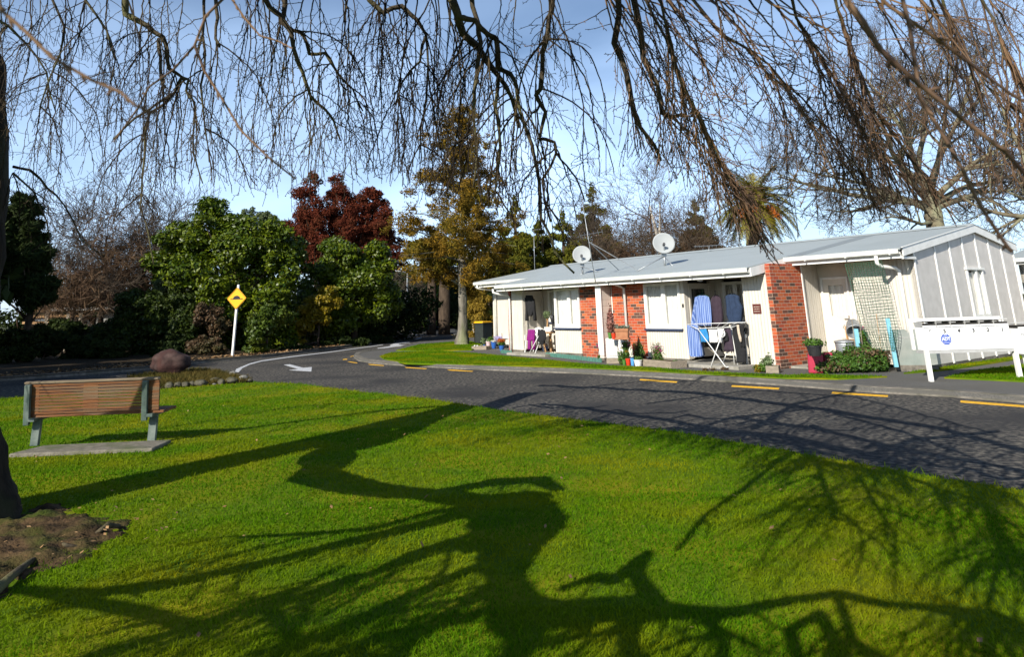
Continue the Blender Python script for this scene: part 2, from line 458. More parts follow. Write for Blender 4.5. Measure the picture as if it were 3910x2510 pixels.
# ------------------------------------------------------------------ grass blades
def inside(P, poly):
    x, y = P[:, 0], P[:, 1]; c = np.zeros(len(P), bool); n = len(poly)
    for i in range(n):
        x0, y0, x1, y1 = poly[i][0], poly[i][1], poly[i - 1][0], poly[i - 1][1]
        if y0 == y1: continue
        c ^= ((y0 > y) != (y1 > y)) & (x < (x1 - x0) * (y - y0) / (y1 - y0) + x0)
    return c
gr = np.random.default_rng(3)
def blades(name, P, z, hgt, wid):
    n = len(P); a = gr.uniform(0, 2 * PI, n); h = hgt * gr.uniform(.5, 1.25, n)
    lean = gr.normal(0, .55, (n, 2)) * h[:, None]
    s = np.stack([np.cos(a), np.sin(a), np.zeros(n)], 1) * (wid / 2)[:, None]
    base = np.c_[P, np.full(n, z)]
    tip = base + np.c_[lean, h]
    co = np.stack([base - s, base + s, tip], 1).reshape(-1, 3)
    return struct(fast_mesh(name, co, np.arange(3 * n), 3, 'grass_blade', rndv=gr.random(n)), 'stuff')
SOIL = poly_px([(-260, 2230), (-120, 2020), (60, 1985), (140, 1935), (250, 1930), (300, 1975), (420, 1985), (490, 1990), (470, 2040), (400, 2080), (330, 2130), (230, 2170), (110, 2190), (0, 2300), (-200, 2360)], 0)
allp = []
for r0, r1, dens in ((1.2, 2.6, 3000), (2.6, 4.5, 8000), (4.5, 7, 4200), (7, 11, 2100), (11, 16, 1100), (16, 25, 420)):
    k = int(dens * .975 * (r1 * r1 - r0 * r0))
    rr = np.sqrt(gr.uniform(r0 * r0, r1 * r1, k)); th = gr.uniform(-1.0, .95, k)
    allp.append(np.c_[rr * np.sin(th), rr * np.cos(th)])
P = np.concatenate(allp); P = P[inside(P, LAWN)]
P = P[~(inside(P, SOIL) & (gr.random(len(P)) < .25 + .65 * (np.sin(P[:, 0] * 5.1) * np.sin(P[:, 1] * 6.3 + 1) > -.25)))]
dist = np.hypot(P[:, 0], P[:, 1])
blades('grass', P, -.002, .021 + .0004 * dist + .02 * (gr.random(len(P)) > .93), .0042 + .00095 * dist)
eg = []
for i in range(len(E1) - 1):
    k = 9; t = gr.random(k)[:, None]; a = np.array(E1[i])[:2]; c = np.array(E1[i + 1])[:2]; eg.append(a + (c - a) * t + gr.normal(0, .025, (k, 2)))
eg = np.concatenate(eg); blades('grass', eg, -.03, np.full(len(eg), .075), np.full(len(eg), .016))
for poly, dens in ((STRIP, 700), (UPPER, 500), (RIGHT, 900), (GABLE, 900)):
    xs = [p[0] for p in poly]; ys = [p[1] for p in poly]
    k = int(dens * (max(xs) - min(xs)) * (max(ys) - min(ys)))
    P = np.c_[gr.uniform(min(xs), max(xs), k), gr.uniform(min(ys), max(ys), k)]; P = P[inside(P, poly)]
    blades('grass', P, LT - .002, np.full(len(P), .04), np.full(len(P), .02))
# bare soil mound round the trunk
def soil_patch():
    xs = np.linspace(min(p[0] for p in SOIL) - .1, max(p[0] for p in SOIL) + .1, 70); ys = np.linspace(min(p[1] for p in SOIL) - .1, max(p[1] for p in SOIL) + .1, 70)
    X, Y = np.meshgrid(xs, ys); P = np.c_[X.ravel(), Y.ravel()]
    poly = np.array([(p[0], p[1]) for p in SOIL]); d = np.full(len(P), 9.)
    for i in range(len(poly)):
        a, c = poly[i - 1], poly[i]; ab = c - a
        t = np.clip(((P - a) @ ab) / (ab @ ab), 0, 1); d = np.minimum(d, np.linalg.norm(P - a - t[:, None] * ab, axis=1))
    d = np.where(inside(P, SOIL), d, -d)
    z = np.clip(d, -.12, .3) * .2 + .012 * np.sin(P[:, 0] * 19 + 2 * np.sin(P[:, 1] * 11)) + .012 * np.sin(P[:, 1] * 23) + gr.normal(0, .007, len(P))
    z = np.where(d < -.03, -.02, z)
    fs = []
    for j in range(69):
        for i in range(69): fs += [j * 70 + i, j * 70 + i + 1, j * 70 + 71 + i, j * 70 + 70 + i]
    struct(fast_mesh('soil_patch', np.c_[P, z], np.array(fs), 4, 'soil', smooth=True))
soil_patch()
def litter(name, P, z, size, seed):
    r = np.random.default_rng(seed); n = len(P)
    a = r.uniform(0, 6.28, n); t = np.c_[np.cos(a), np.sin(a), r.normal(0, .3, n)]; bb = np.c_[-np.sin(a), np.cos(a), r.normal(0, .3, n)]
    s = size * r.uniform(.5, 1.3, n)[:, None]; c = np.c_[P, z + r.uniform(.005, .04, n)]
    co = np.stack([c - t * s, c + bb * s * .5, c + t * s, c - bb * s * .5], 1).reshape(-1, 3)
    return struct(fast_mesh(name, co, np.arange(4 * n), 4, 'litter', rndv=r.random(n)), 'stuff')
lp = []
for i in range(len(FK) - 1):
    a, c = FK[i], FK[i + 1]; l = (c - a).length; k = int(l * 75)
    if l > 60: continue
    d = (c - a).normalized(); nn = Vector((-d.y, d.x, 0)); t = gr.random(k); w = .2 + gr.exponential(.8, k)
    lp.append(np.c_[a.x + t * (c.x - a.x) + nn.x * w, a.y + t * (c.y - a.y) + nn.y * w])
litter('leaf_litter', np.concatenate(lp), -.04, .07, 5)
lw = np.c_[gr.uniform(-7, 4, 420), gr.uniform(3.2, 14, 420)]; lw = lw[inside(lw, LAWN)][:170]
litter('leaf_litter', lw, .015, .022, 6)
lw = np.concatenate([[(p.x, p.y)] + gr.normal(0, (.9, .5), (90, 2)) for p in [G(200, 2080)]]); litter('leaf_litter', lw, .06, .02, 8)
# ------------------------------------------------------------------ weeping tree (the camera stands under its crown)
mat('weeping_bark', (.035, .027, .02), (.014, .011, .009), rough=.95, scale=9, bump=1.0, bscale=26, stretch=(1, 1, .35), spec=.1, c3=(.04, .042, .02), big=2)
mat('limb_bark', (.085, .066, .04), (.032, .025, .018), rough=.85, scale=14, bump=.5, bscale=50, spec=.2, c3=(.12, .115, .05), big=1.5)
mat('twig_bark', (.040, .028, .018), (.014, .010, .008), rough=.75, scale=10, spec=.15, c3=(.075, .055, .025), big=1.1)
mat('near_twig_bark', (.17, .105, .065), (.05, .03, .022), rough=.7, scale=10, spec=.2, c3=(.21, .12, .055), big=1.3)
WT = thing('weeping_tree', 'huge weeping tree with a dark trunk at left edge and bare hanging twigs overhead', 'tree', (-4.75, 6.55, 0))
TO = Vector((-4.75, 6.55, 0))
def rel(p): return Vector(p) - TO
SDG = Vector((math.cos(SUN_AZ), math.sin(SUN_AZ), 0)) / math.tan(SUN_EL)     # shadow offset for a metre of height
# trunk, leaning away to the left
tp = [(-4.86, 6.5, -0.1), (-4.88, 6.48, 0.22), (-5.0, 6.45, 0.73), (-5.06, 6.45, 1.35), (-5.09, 6.45, 1.83), (-5.13, 6.47, 2.42), (-5.24, 6.5, 3.11), (-5.37, 6.5, 4.0), (-5.64, 6.6, 4.6), (-6.24, 6.8, 6.0)]
tr_ = [.62, .46, .37, .345, .345, .345, .34, .31, .26, .18]
def jitter_tube(b, pts, rad, sub=4, n=14, amp=.06, seed=0):
    r = random.Random(seed); P, R_ = [], []
    for i in range(len(pts) - 1):
        for k in range(sub):
            t = k / sub; P.append(Vector(pts[i]).lerp(Vector(pts[i + 1]), t)); R_.append(rad[i] * (1 - t) + rad[i + 1] * t)
    P.append(Vector(pts[-1])); R_.append(rad[-1])
    o = len(b.v); b.tube(P, R_, n)
    ph = [r.uniform(0, 6.28) for _ in range(4)]
    for q in range(o, len(b.v)):
        ring = (q - o) // n; k = (q - o) % n; a = 2 * PI * k / n; c = P[min(ring, len(P) - 1)]
        f = 1 + amp * (math.sin(3 * a + ph[0] + ring * .21) + .7 * math.sin(5 * a + ph[1] - ring * .33) + .6 * math.sin(ring * 1.3 + ph[2])) + r.uniform(-amp, amp) * .5
        b.v[q] = tuple(c + (Vector(b.v[q]) - c) * f)
b = MB(); jitter_tube(b, [rel(p) for p in tp], tr_, 6, 18, .055, 3)
b.build('trunk', 'weeping_bark', WT, smooth=True)
for k, (pts, rr) in enumerate(([[(-4.6, 6.35, .05), (-4.2, 5.9, .05), (-3.85, 5.65, .03), (-3.5, 5.5, -.04)], [.12, .05, .035, .015]],
                              [[G(-60, 2300, .02), G(30, 2215, .05), G(110, 2150, .03), G(225, 2082, .02)], [.035, .03, .02, .010]],
                              [G(90, 2050, .03), G(190, 2068, .035), G(260, 2085, .04), G(335, 2092, .01)] and [[G(90, 2050, .03), G(190, 2068, .035), G(260, 2085, .04), G(335, 2092, .01)], [.012, .014, .013, .006]],
                              [[G(355, 2048, .0), G(385, 2025, .05), G(410, 2008, .07), G(455, 2012, .02)], [.014, .018, .022, .016]])):
    b = MB(); jitter_tube(b, [rel(p) for p in pts], rr, 4, 8, .1, 10 + k); b.build('root', 'limb_bark', WT, smooth=True)

# limbs whose shadows fall over the lawn: each is given by the ground track of its shadow and its height at each track point
def from_shadow(track, scale=.8):
    """(px, py, height, radius) in survey pixels -> points of the limb in the air"""
    P, tk2 = [], []
    for a, c in zip(track[:-1], track[1:]):
        for k in range(4): tk2.append(tuple(a[j] + (c[j] - a[j]) * k / 4 for j in range(4)))
    track = tk2 + [track[-1]]
    for x, y, h, r_ in track:
        h = max(h * scale, 2.35)
        for _ in range(60):
            q = G(x * 1.63, y * 1.63, 0) - SDG * h + Vector((0, 0, h)); c = CAM_R.transposed() @ (q - CAM_P)
            if -c.z < .3: break
            px, py = PPX + FPX * c.x / -c.z, PPY - FPX * c.y / -c.z
            if px < -350 or px > 4400 or py < -220: break
            h += .15
        P.append(rel(q))
    return P, [t[3] for t in track]
tw = np.random.default_rng(11)
LIM_X = [0, 130, 200, 350, 420, 700, 760, 900, 930, 1000, 1100, 1180, 1250, 1350, 1400, 1450, 1560, 1650, 1750, 1850, 1950, 2100, 2250, 2399]
LIM_Y = [640, 640, 600, 640, 480, 520, 500, 470, 480, 560, 500, 560, 640, 650, 520, 430, 430, 560, 620, 660, 560, 560, 560, 500]
RT_ = np.array(CAM_R.transposed()); TOC = np.array(TO - CAM_P)
def too_low(q):
    c = RT_ @ (q + TOC)
    if c[2] > -.3: return False
    x = (PPX + FPX * c[0] / -c[2]) / 1.63; y = (PPY - FPX * c[1] / -c[2]) / 1.63
    return y > np.interp(x, LIM_X, LIM_Y) * (.8 + .2 * ((x * .37) % 1)) and -200 < x < 2600
def in_view(q):
    c = RT_ @ (q + TOC)
    if c[2] > -.25: return False
    x = (PPX + FPX * c[0] / -c[2]); y = (PPY - FPX * c[1] / -c[2])
    return -150 < x < 4060 and -60 < y < 2600
def strand(T, p, d, length, r0, step=.05, sag=.25, zig=.2, buds=True, side=.5, depth=0, slen=.38, ang=.7, off=False):
    """one hanging twig with nodes, buds and side twigs"""
    n = max(3, int(length / step)); P = [np.array(p, float)]; d = np.array(d, float); d /= np.linalg.norm(d)
    zx = tw.normal(size=3); zx /= np.linalg.norm(zx)
    R_ = [r0]
    for i in range(n):
        d = d + np.array([0, 0, -sag]) * (.25 + .75 * i / n) + tw.normal(0, .07, 3); d /= np.linalg.norm(d)
        sgn = 1 if i % 2 else -1
        dd = d + zx * zig * sgn * tw.uniform(.4, 1.2); dd /= np.linalg.norm(dd)
        q = P[-1] + dd * step * tw.uniform(.7, 1.3)
        if ((q[2] < 2.25 or in_view(q)) if off else too_low(q)): break
        P.append(q)
        R_.append(max(.0021, r0 * (1 - .72 * (i + 1) / n)))
        if depth < 2 and i > 0 and tw.random() < side:
            sd = d * .75 + zx * sgn * ang + tw.normal(0, .28, 3)
            strand(T, q, sd, slen * tw.uniform(.35, 1.3) * (1 - .5 * i / n), max(.0021, R_[-1] * .6), step * .8, sag * .8, zig, buds, side * (.7 if depth == 0 else .25), depth + 1, slen * .45, ang, off)
        if buds and tw.random() < .8:
            bd = dd * .6 + zx * sgn * .8; bd /= np.linalg.norm(bd); bl = .010 + .006 * tw.random()
            T.line([q, q + bd * bl * .55, q + bd * bl], [.0012, .0026, .0006])
    T.line(P, R_)
    if buds: T.line([P[-1], P[-1] + d * .008, P[-1] + d * .016], [.0012, .0028, .0006])
def grow_limb(pts, rad, hang, seed, name='limb', m='limb_bark', twigpar=None, follow=0.0, lo=.5, hi=1.6, n=8, amp=.07, buds=True, tr=(.003, .006), side=.45, step=.05):
    """limb mesh plus its hanging twigs as one child mesh"""
    # crooked centreline
    r = random.Random(seed); P, R_ = [], []
    for i in range(len(pts) - 1):
        a, c = Vector(pts[i]), Vector(pts[i + 1]); l = (c - a).length; k = max(2, int(l / .18))
        for j in range(k):
            t = j / k; w = min(.05, l * .05)
            P.append(a.lerp(c, t) + (Vector((r.uniform(-w, w), r.uniform(-w, w), r.uniform(-w, w))) if j else Vector())); R_.append(rad[i] * (1 - t) + rad[i + 1] * t)
    P.append(Vector(pts[-1])); R_.append(rad[-1])
    b = MB(); jitter_tube(b, P, R_, 2, n, amp, seed)
    lo_ = b.build(name, m, WT, smooth=True)
    if hang:
        T = Twigs()
        for _ in range(hang):
            i = min(len(P) - 2, int(len(P) * r.uniform(.1, .999))); q = P[i]
            d = np.array([r.gauss(0, .5), r.gauss(0, .5), r.uniform(-1.0, -.1)])
            if follow: d = d * (1 - follow) + np.array((P[i + 1] - P[i]).normalized()) * 1.5 * follow + np.array([0, 0, -.12])
            strand(T, q, d, r.uniform(lo, hi), r.uniform(*tr), side=side, buds=buds, sag=.3 - .23 * follow, ang=.62 - .2 * follow, step=step, slen=.38 * step / .05, off=step > .06)
        T.build('twig', 'near_twig_bark' if follow else 'twig_bark', lo_)
    return lo_
SH = [
 # big arm that throws the long dark band from the trunk towards the road
 ([(700, 1085, 2.1, .26), (850, 1048, 2.7, .2), (950, 1012, 3.1, .17), (1040, 968, 3.6, .15), (1130, 948, 4.2, .11), (1400, 985, 4.6, .07), (1560, 1000, 5.0, .045), (1800, 1000, 5.4, .03)], 16),
 ([(640, 1100, 2.2, .2), (730, 1115, 2.7, .16), (850, 1145, 3.2, .13), (1000, 1160, 3.5, .10), (1150, 1132, 3.9, .10), (1260, 1125, 4.2, .08), (1310, 1150, 4.3, .05)], 10),
 # heavy knotted limb: the tall dark blotch in the middle of the lawn
 ([(1000, 1160, 3.5, .09), (1120, 1175, 3.8, .12), (1200, 1180, 4.0, .25), (1222, 1240, 4.0, .27), (1200, 1310, 3.9, .15), (1185, 1360, 3.8, .085), (1210, 1430, 3.8, .12), (1235, 1490, 3.7, .085), (1200, 1560, 3.6, .06)], 3),
 ([(1130, 1190, 3.6, .12), (1000, 1230, 3.4, .09), (800, 1275, 3.3, .08), (640, 1318, 3.2, .07), (400, 1368, 3.0, .07), (200, 1395, 2.9, .06), (20, 1380, 2.8, .03)], 10),
 ([(1190, 1430, 3.4, .11), (1300, 1440, 3.4, .12), (1480, 1428, 3.4, .10), (1600, 1436, 3.4, .06), (1700, 1440, 3.4, .05), (1800, 1418, 3.4, .04), (1960, 1392, 3.5, .035), (2080, 1418, 3.5, .03), (2200, 1428, 3.5, .03), (2420, 1505, 3.5, .025)], 9),
 ([(1320, 1380, 3.5, .035), (1400, 1352, 3.5, .045), (1440, 1362, 3.5, .05), (1515, 1300, 3.6, .05), (1490, 1345, 3.5, .045), (1530, 1400, 3.4, .05), (1560, 1450, 3.4, .04)], 3),
 ([(1900, 1060, 3.8, .035), (1850, 1062, 3.8, .035), (1750, 1140, 3.6, .03), (1650, 1212, 3.4, .025), (1590, 1290, 3.3, .02)], 5),
 ([(1130, 1440, 3.3, .06), (1000, 1470, 3.2, .05), (880, 1500, 3.1, .05), (700, 1560, 3.0, .04)], 6),
 ([(1500, 1430, 3.4, .06), (1470, 1500, 3.3, .05), (1490, 1570, 3.2, .04)], 4),
 ([(1880, 1560, 3.2, .03), (1850, 1480, 3.3, .035), (1920, 1440, 3.3, .035), (1955, 1500, 3.2, .035), (1950, 1570, 3.2, .03)], 2),
 ([(1120, 1290, 3.6, .06), (1050, 1270, 3.6, .05), (960, 1300, 3.5, .04), (840, 1360, 3.4, .03), (700, 1420, 3.3, .025)], 8),
 ([(1160, 1180, 3.8, .05), (1000, 1205, 3.7, .05), (880, 1240, 3.6, .045), (760, 1250, 3.5, .03), (560, 1260, 3.4, .02)], 6),
 ([(1110, 948, 3.6, .06), (900, 962, 3.4, .055), (700, 988, 3.2, .05), (420, 1025, 3.0, .045), (200, 1036, 2.8, .03)], 6),
 ([(900, 935, 4.2, .03), (650, 960, 4.0, .03), (380, 1005, 3.8, .025)], 6),
 ([(500, 1480, 3.2, .04), (350, 1440, 3.1, .045), (150, 1400, 3.0, .04)], 8),
 ([(700, 1500, 3.3, .03), (620, 1420, 3.4, .035), (800, 1330, 3.5, .03)], 10),
 ([(1700, 960, 5, .05), (1900, 985, 5, .05), (2100, 1030, 5, .05), (2399, 1080, 5, .04)], 30),
 ([(1250, 930, 5, .05), (1500, 960, 5, .06), (1750, 1000, 5, .05), (2000, 1060, 5, .04)], 24),
 ([(1180, 1300, 3.7, .06), (1000, 1380, 3.6, .05), (800, 1470, 3.4, .045), (580, 1570, 3.3, .03)], 16),
 ([(1190, 1350, 3.7, .06), (1040, 1450, 3.5, .05), (900, 1560, 3.4, .04)], 14),
 ([(1120, 1250, 3.7, .06), (900, 1335, 3.5, .05), (700, 1400, 3.4, .045), (450, 1470, 3.3, .04), (200, 1540, 3.2, .03)], 20),
 ([(1960, 1392, 3.5, .03), (2000, 1500, 3.3, .025), (2060, 1580, 3.2, .02)], 10),
 ([(2200, 1428, 3.5, .035), (2330, 1440, 3.4, .03), (2420, 1480, 3.3, .03)], 16),
 ([(1650, 1440, 3.4, .035), (1700, 1500, 3.3, .03), (1690, 1580, 3.2, .03)], 8),
 ([(1900, 1050, 4.6, .03), (1930, 1130, 4.4, .03), (1960, 1220, 4.3, .02)], 18), ([(2300, 1130, 4.6, .03), (2320, 1230, 4.4, .03), (2360, 1330, 4.3, .02)], 22),
 ([(1250, 890, 5, .07), (1600, 905, 5.5, .09), (1900, 940, 5.5, .08), (2200, 985, 5.6, .07), (2420, 1040, 5.6, .06)], 24),
 ([(1350, 1000, 4.8, .09), (1560, 985, 5, .08), (1800, 1000, 5.2, .09), (2000, 1040, 5.2, .08), (2200, 1100, 5.2, .06), (2420, 1130, 5.2, .06)], 30),
 ([(1750, 985, 5, .07), (1850, 930, 5.2, .06), (2000, 900, 5.4, .05)], 14), ([(1850, 1010, 5, .07), (1900, 1080, 5, .05), (2080, 1110, 5, .05)], 14), ([(2000, 1050, 5, .06), (2130, 1010, 5.2, .05), (2330, 990, 5.4, .05)], 14),
 # fine crown whose shadow nets the road at the right
 ([(1560, 1000, 5.0, .05), (1700, 960, 5.2, .045), (1900, 940, 5.4, .04), (2100, 990, 5.5, .035), (2300, 1060, 5.6, .025)], 26),
 ([(1400, 985, 4.6, .05), (1600, 1010, 4.9, .04), (1850, 1040, 5.0, .04), (2050, 1090, 5.0, .03), (2300, 1180, 5.0, .02)], 26),
 ([(1500, 930, 5.2, .045), (1750, 900, 5.6, .04), (2000, 915, 5.8, .03), (2300, 990, 5.9, .02)], 22),
 ([(1100, 950, 4.2, .05), (1250, 905, 4.8, .04), (1500, 880, 5.3, .035), (1800, 875, 5.6, .025)], 14),
 ([(2000, 1100, 4.4, .025), (2050, 1180, 4.2, .02), (2100, 1260, 4.0, .012)], 10),
 ([(2250, 1100, 4.5, .025), (2300, 1180, 4.3, .02), (2380, 1300, 4.1, .012)], 12),
]
for k, (tk, hang) in enumerate(SH):
    pts, rr = from_shadow(tk)
    if k in (0, 1): pts, rr = [rel((-5.15, 6.5, 2.5 + .3 * k))] + pts[4:], [.27] + rr[4:]
    grow_limb(pts, rr, int(hang * 1.7), 40 + k, lo=.4, hi=1.3, buds=False, tr=(.010, .022), step=.085, m='weeping_bark' if rr[0] > .08 else 'limb_bark')

# limbs seen overhead: traced in the survey image (pixels of a 2399 wide print), each at its own distance from the camera
def seen(track, Y, r0, r1):
    n = len(track); P = []
    for i, t in enumerate(track):
        y = Y if not isinstance(Y, tuple) else Y[0] + (Y[1] - Y[0]) * i / (n - 1)
        P.append(rel(onY(t[0] * 1.63, t[1] * 1.63, y)))
    return P, [r0 + (r1 - r0) * i / (n - 1) for i in range(n)]
SEEN = [
 ([(280, -60), (293, 0), (294, 33), (332, 53), (359, 73), (382, 86), (392, 123), (396, 160), (426, 180), (409, 216), (366, 243), (316, 276), (266, 326)], (5.6, 6.0), .026, .006, 16),
 ([(371, 90), (376, 133), (379, 186), (386, 206)], 5.75, .014, .009, 3),
 ([(426, 180), (442, 186), (436, 213), (456, 239), (452, 316), (462, 389), (475, 430)], 5.8, .011, .004, 8),
 ([(409, 216), (349, 266), (339, 366), (333, 416), (328, 486), (350, 560), (360, 620)], 5.9, .011, .004, 9),
 ([(600, -40), (632, 17), (658, 37), (682, 76), (698, 146), (715, 190), (728, 226), (762, 256), (782, 283), (798, 330)], (5.2, 5.6), .021, .006, 14),
 ([(665, -30), (663, 50), (682, 70), (708, 76), (725, 126), (762, 123), (795, 176), (826, 208), (850, 260)], (5.3, 5.7), .019, .006, 14),
 ([(850, -40), (866, 0), (898, 30), (941, 14), (977, 47), (998, 82), (984, 143), (941, 194), (925, 245)], (5.0, 5.4), .022, .005, 16),
 ([(998, 82), (1003, 150), (1000, 220), (985, 300), (988, 380)], 5.3, .009, .004, 8),
 ([(1048, -30), (1074, 43), (1084, 79), (1120, 111), (1149, 154), (1185, 201), (1199, 229), (1215, 300)], (4.6, 5.0), .028, .012, 14),
 ([(1102, -30), (1120, 54), (1127, 100), (1117, 172), (1111, 251), (1113, 308), (1109, 440)], 4.7, .017, .007, 10),
 ([(1060, 0), (1077, 39), (1113, 47), (1142, 79), (1163, 90), (1167, 158), (1195, 172), (1210, 201), (1220, 269), (1246, 341), (1264, 430), (1267, 510), (1300, 590), (1345, 640)], (4.5, 4.8), .021, .006, 24),
 ([(1167, 172), (1160, 251), (1169, 305), (1167, 394), (1160, 448), (1150, 470)], 4.8, .012, .006, 8),
 ([(1300, -30), (1294, 0), (1285, 47), (1271, 125), (1267, 208), (1256, 222), (1278, 262), (1264, 323), (1299, 333), (1303, 359), (1270, 420), (1290, 520)], (4.4, 4.7), .018, .006, 18),
 ([(1445, -40), (1439, 100), (1468, 172), (1482, 251), (1500, 298), (1533, 341), (1547, 377)], 3.9, .023, .010, 12),
 ([(1480, -40), (1486, 0), (1507, 136), (1540, 197), (1550, 265), (1570, 275), (1600, 268)], 3.7, .022, .010, 12),
 ([(1540, -30), (1560, 60), (1580, 160), (1633, 262), (1690, 380), (1740, 470), (1800, 570)], (3.3, 3.7), .013, .004, 22),
 ([(1500, -30), (1560, 90), (1620, 240), (1665, 340), (1720, 430), (1775, 545), (1825, 620)], (3.5, 3.9), .015, .004, 24),
 ([(1600, -30), (1690, 80), (1800, 150), (1880, 230), (1960, 320), (2060, 460)], (3.0, 3.4), .012, .004, 16),
 ([(1850, -30), (1865, 40), (1917, 121), (1973, 212), (2030, 322), (2080, 380), (2125, 420)], (2.9, 3.3), .013, .004, 20),
 ([(1950, -30), (1975, 60), (2010, 160), (2050, 260), (2120, 350), (2180, 430), (2250, 520)], (2.7, 3.1), .011, .004, 18),
 ([(2200, -30), (2230, 60), (2260, 130), (2310, 200), (2399, 260)], (2.6, 2.9), .009, .004, 10),
 ([(2290, -20), (2330, 50), (2350, 130), (2390, 190)], 2.5, .009, .004, 8),
 ([(-40, 20), (20, 60), (60, 100), (110, 170), (130, 260)], (6.0, 6.3), .012, .005, 10),
 ([(110, -30), (150, 60), (140, 130), (110, 200), (90, 290)], (6.0, 6.3), .012, .004, 12),
 ([(180, -30), (230, 40), (250, 70), (270, 140), (262, 190)], (5.8, 6.0), .011, .004, 12),
 ([(480, -30), (478, 40), (480, 120), (470, 200), (480, 300), (490, 380)], (5.6, 5.8), .012, .004, 12),
 ([(505, -10), (510, 40), (505, 90), (515, 110)], 5.6, .014, .009, 4),
 ([(30, 390), (70, 398), (110, 440), (150, 480), (190, 560), (245, 600)], (6.6, 6.9), .012, .004, 6),
 ([(30, 405), (80, 450), (110, 520), (118, 600)], (6.5, 6.7), .009, .004, 5),
]
for k, (tk, Y, r0, r1, hang) in enumerate(SEEN):
    pts, rr = seen(tk, Y, r0, r1)
    near = (Y[0] if isinstance(Y, tuple) else Y) < 4.0
    grow_limb(pts, [q * (.62 if near and k >= 15 else .85 if near else 1.15) for q in rr], int(hang * 1.5) if near and k >= 15 else hang if near else int(hang * .8) + 1, 140 + k, lo=.4 if near else .6, hi=.95 if near else 1.8, n=7, amp=.1, follow=.75 if near else 0, tr=(.0032, .0062) if near else (.0048, .0085), side=.3 if near else .30)
# free hanging curtains between the limbs: start points along boughs just above the picture
CURT = [(-60, 300, 6.2, 19, 1.0, 2.5), (300, 620, 5.7, 13, 1.0, 2.3), (600, 900, 5.3, 15, 1.0, 2.3), (880, 1120, 4.9, 15, 1.0, 2.4), (1150, 1330, 4.6, 6, .3, 1.0), (1380, 1560, 3.8, 22, .5, 1.6),
        (1550, 1760, 3.3, 9, .4, 1.0), (1760, 2060, 3.0, 12, .4, 1.2), (2080, 2420, 2.7, 9, .25, .75)]
for k, (x0, x1, Y, n, l0, l1) in enumerate(CURT):
    r = random.Random(300 + k); T = Twigs()
    bough = [rel(onY(x * 1.63, -90 - 40 * math.sin(i * 1.7), Y + .15 * math.sin(i))) for i, x in enumerate(np.linspace(x0 - 40, x1 + 40, 8))]
    lm = grow_limb(bough, [.035] * 4 + [.028] * 4, 0, 300 + k)
    slant = .6 if x0 >= 1380 else .08
    for _ in range(n):
        p = rel(onY(r.uniform(x0, x1) * 1.63, r.uniform(-90, -20), Y + r.uniform(-.5, .5)))
        strand(T, p, (slant + r.gauss(0, .2), r.gauss(0, .25), -1), r.uniform(l0, l1), r.uniform(.005, .0085), side=.34 if x0 >= 1380 else .36, slen=.42, sag=.06 if x0 >= 1380 else .25, ang=.5 if x0 >= 1380 else .7)
    T.build('twig', 'near_twig_bark' if x0 >= 1380 else 'twig_bark', lm)
# long twigs close to the lens
NEAR = [([(-30, -20), (5, 25), (60, 73), (120, 133), (213, 186), (283, 216), (316, 246), (362, 266)], .75, .0026, .0018),
        ([(540, -20), (519, 0), (482, 37), (456, 106), (406, 163), (349, 203), (326, 249), (266, 333)], 1.7, .0042, .0022),
        ([(456, 106), (479, 166), (519, 229), (565, 306), (629, 369), (692, 419)], 1.6, .0036, .0022),
        ([(540, -10), (545, 0), (572, 40), (609, 83), (652, 96), (685, 113)], 1.5, .0032, .0016),
        ([(1970, -30), (1985, 0), (2023, 49), (2060, 114), (2144, 189), (2182, 219), (2257, 280), (2359, 359), (2430, 440)], 1.0, .0044, .0032),
        ([(2110, -20), (2132, 68), (2155, 227), (2219, 333), (2257, 401), (2295, 480), (2352, 567), (2370, 590)], 1.1, .0036, .0026),
        ([(2060, -10), (2079, 11), (2163, 68), (2257, 136), (2363, 216), (2420, 250)], 1.2, .0036, .0024)]
for k, (tk, Y, r0, r1) in enumerate(NEAR):
    pts, rr = seen(tk, Y, r0, r1)
    T = Twigs(); T.line(np.array([tuple(p) for p in pts]), np.array(rr), 6)
    r = random.Random(500 + k)
    for i in range(len(pts) - 1):
        for t in (.3, .75):
            q = np.array(pts[i].lerp(pts[i + 1], t)); d = np.array((pts[i + 1] - pts[i]).normalized()); d2 = d + tw.normal(0, .5, 3)
            s = .8 * rr[i] / .004
            T.line([q, q + d2 * .008 * s, q + d2 * .016 * s], [.003 * s, .0045 * s, .001], 5)
    T.build('twig', 'near_twig_bark', WT)
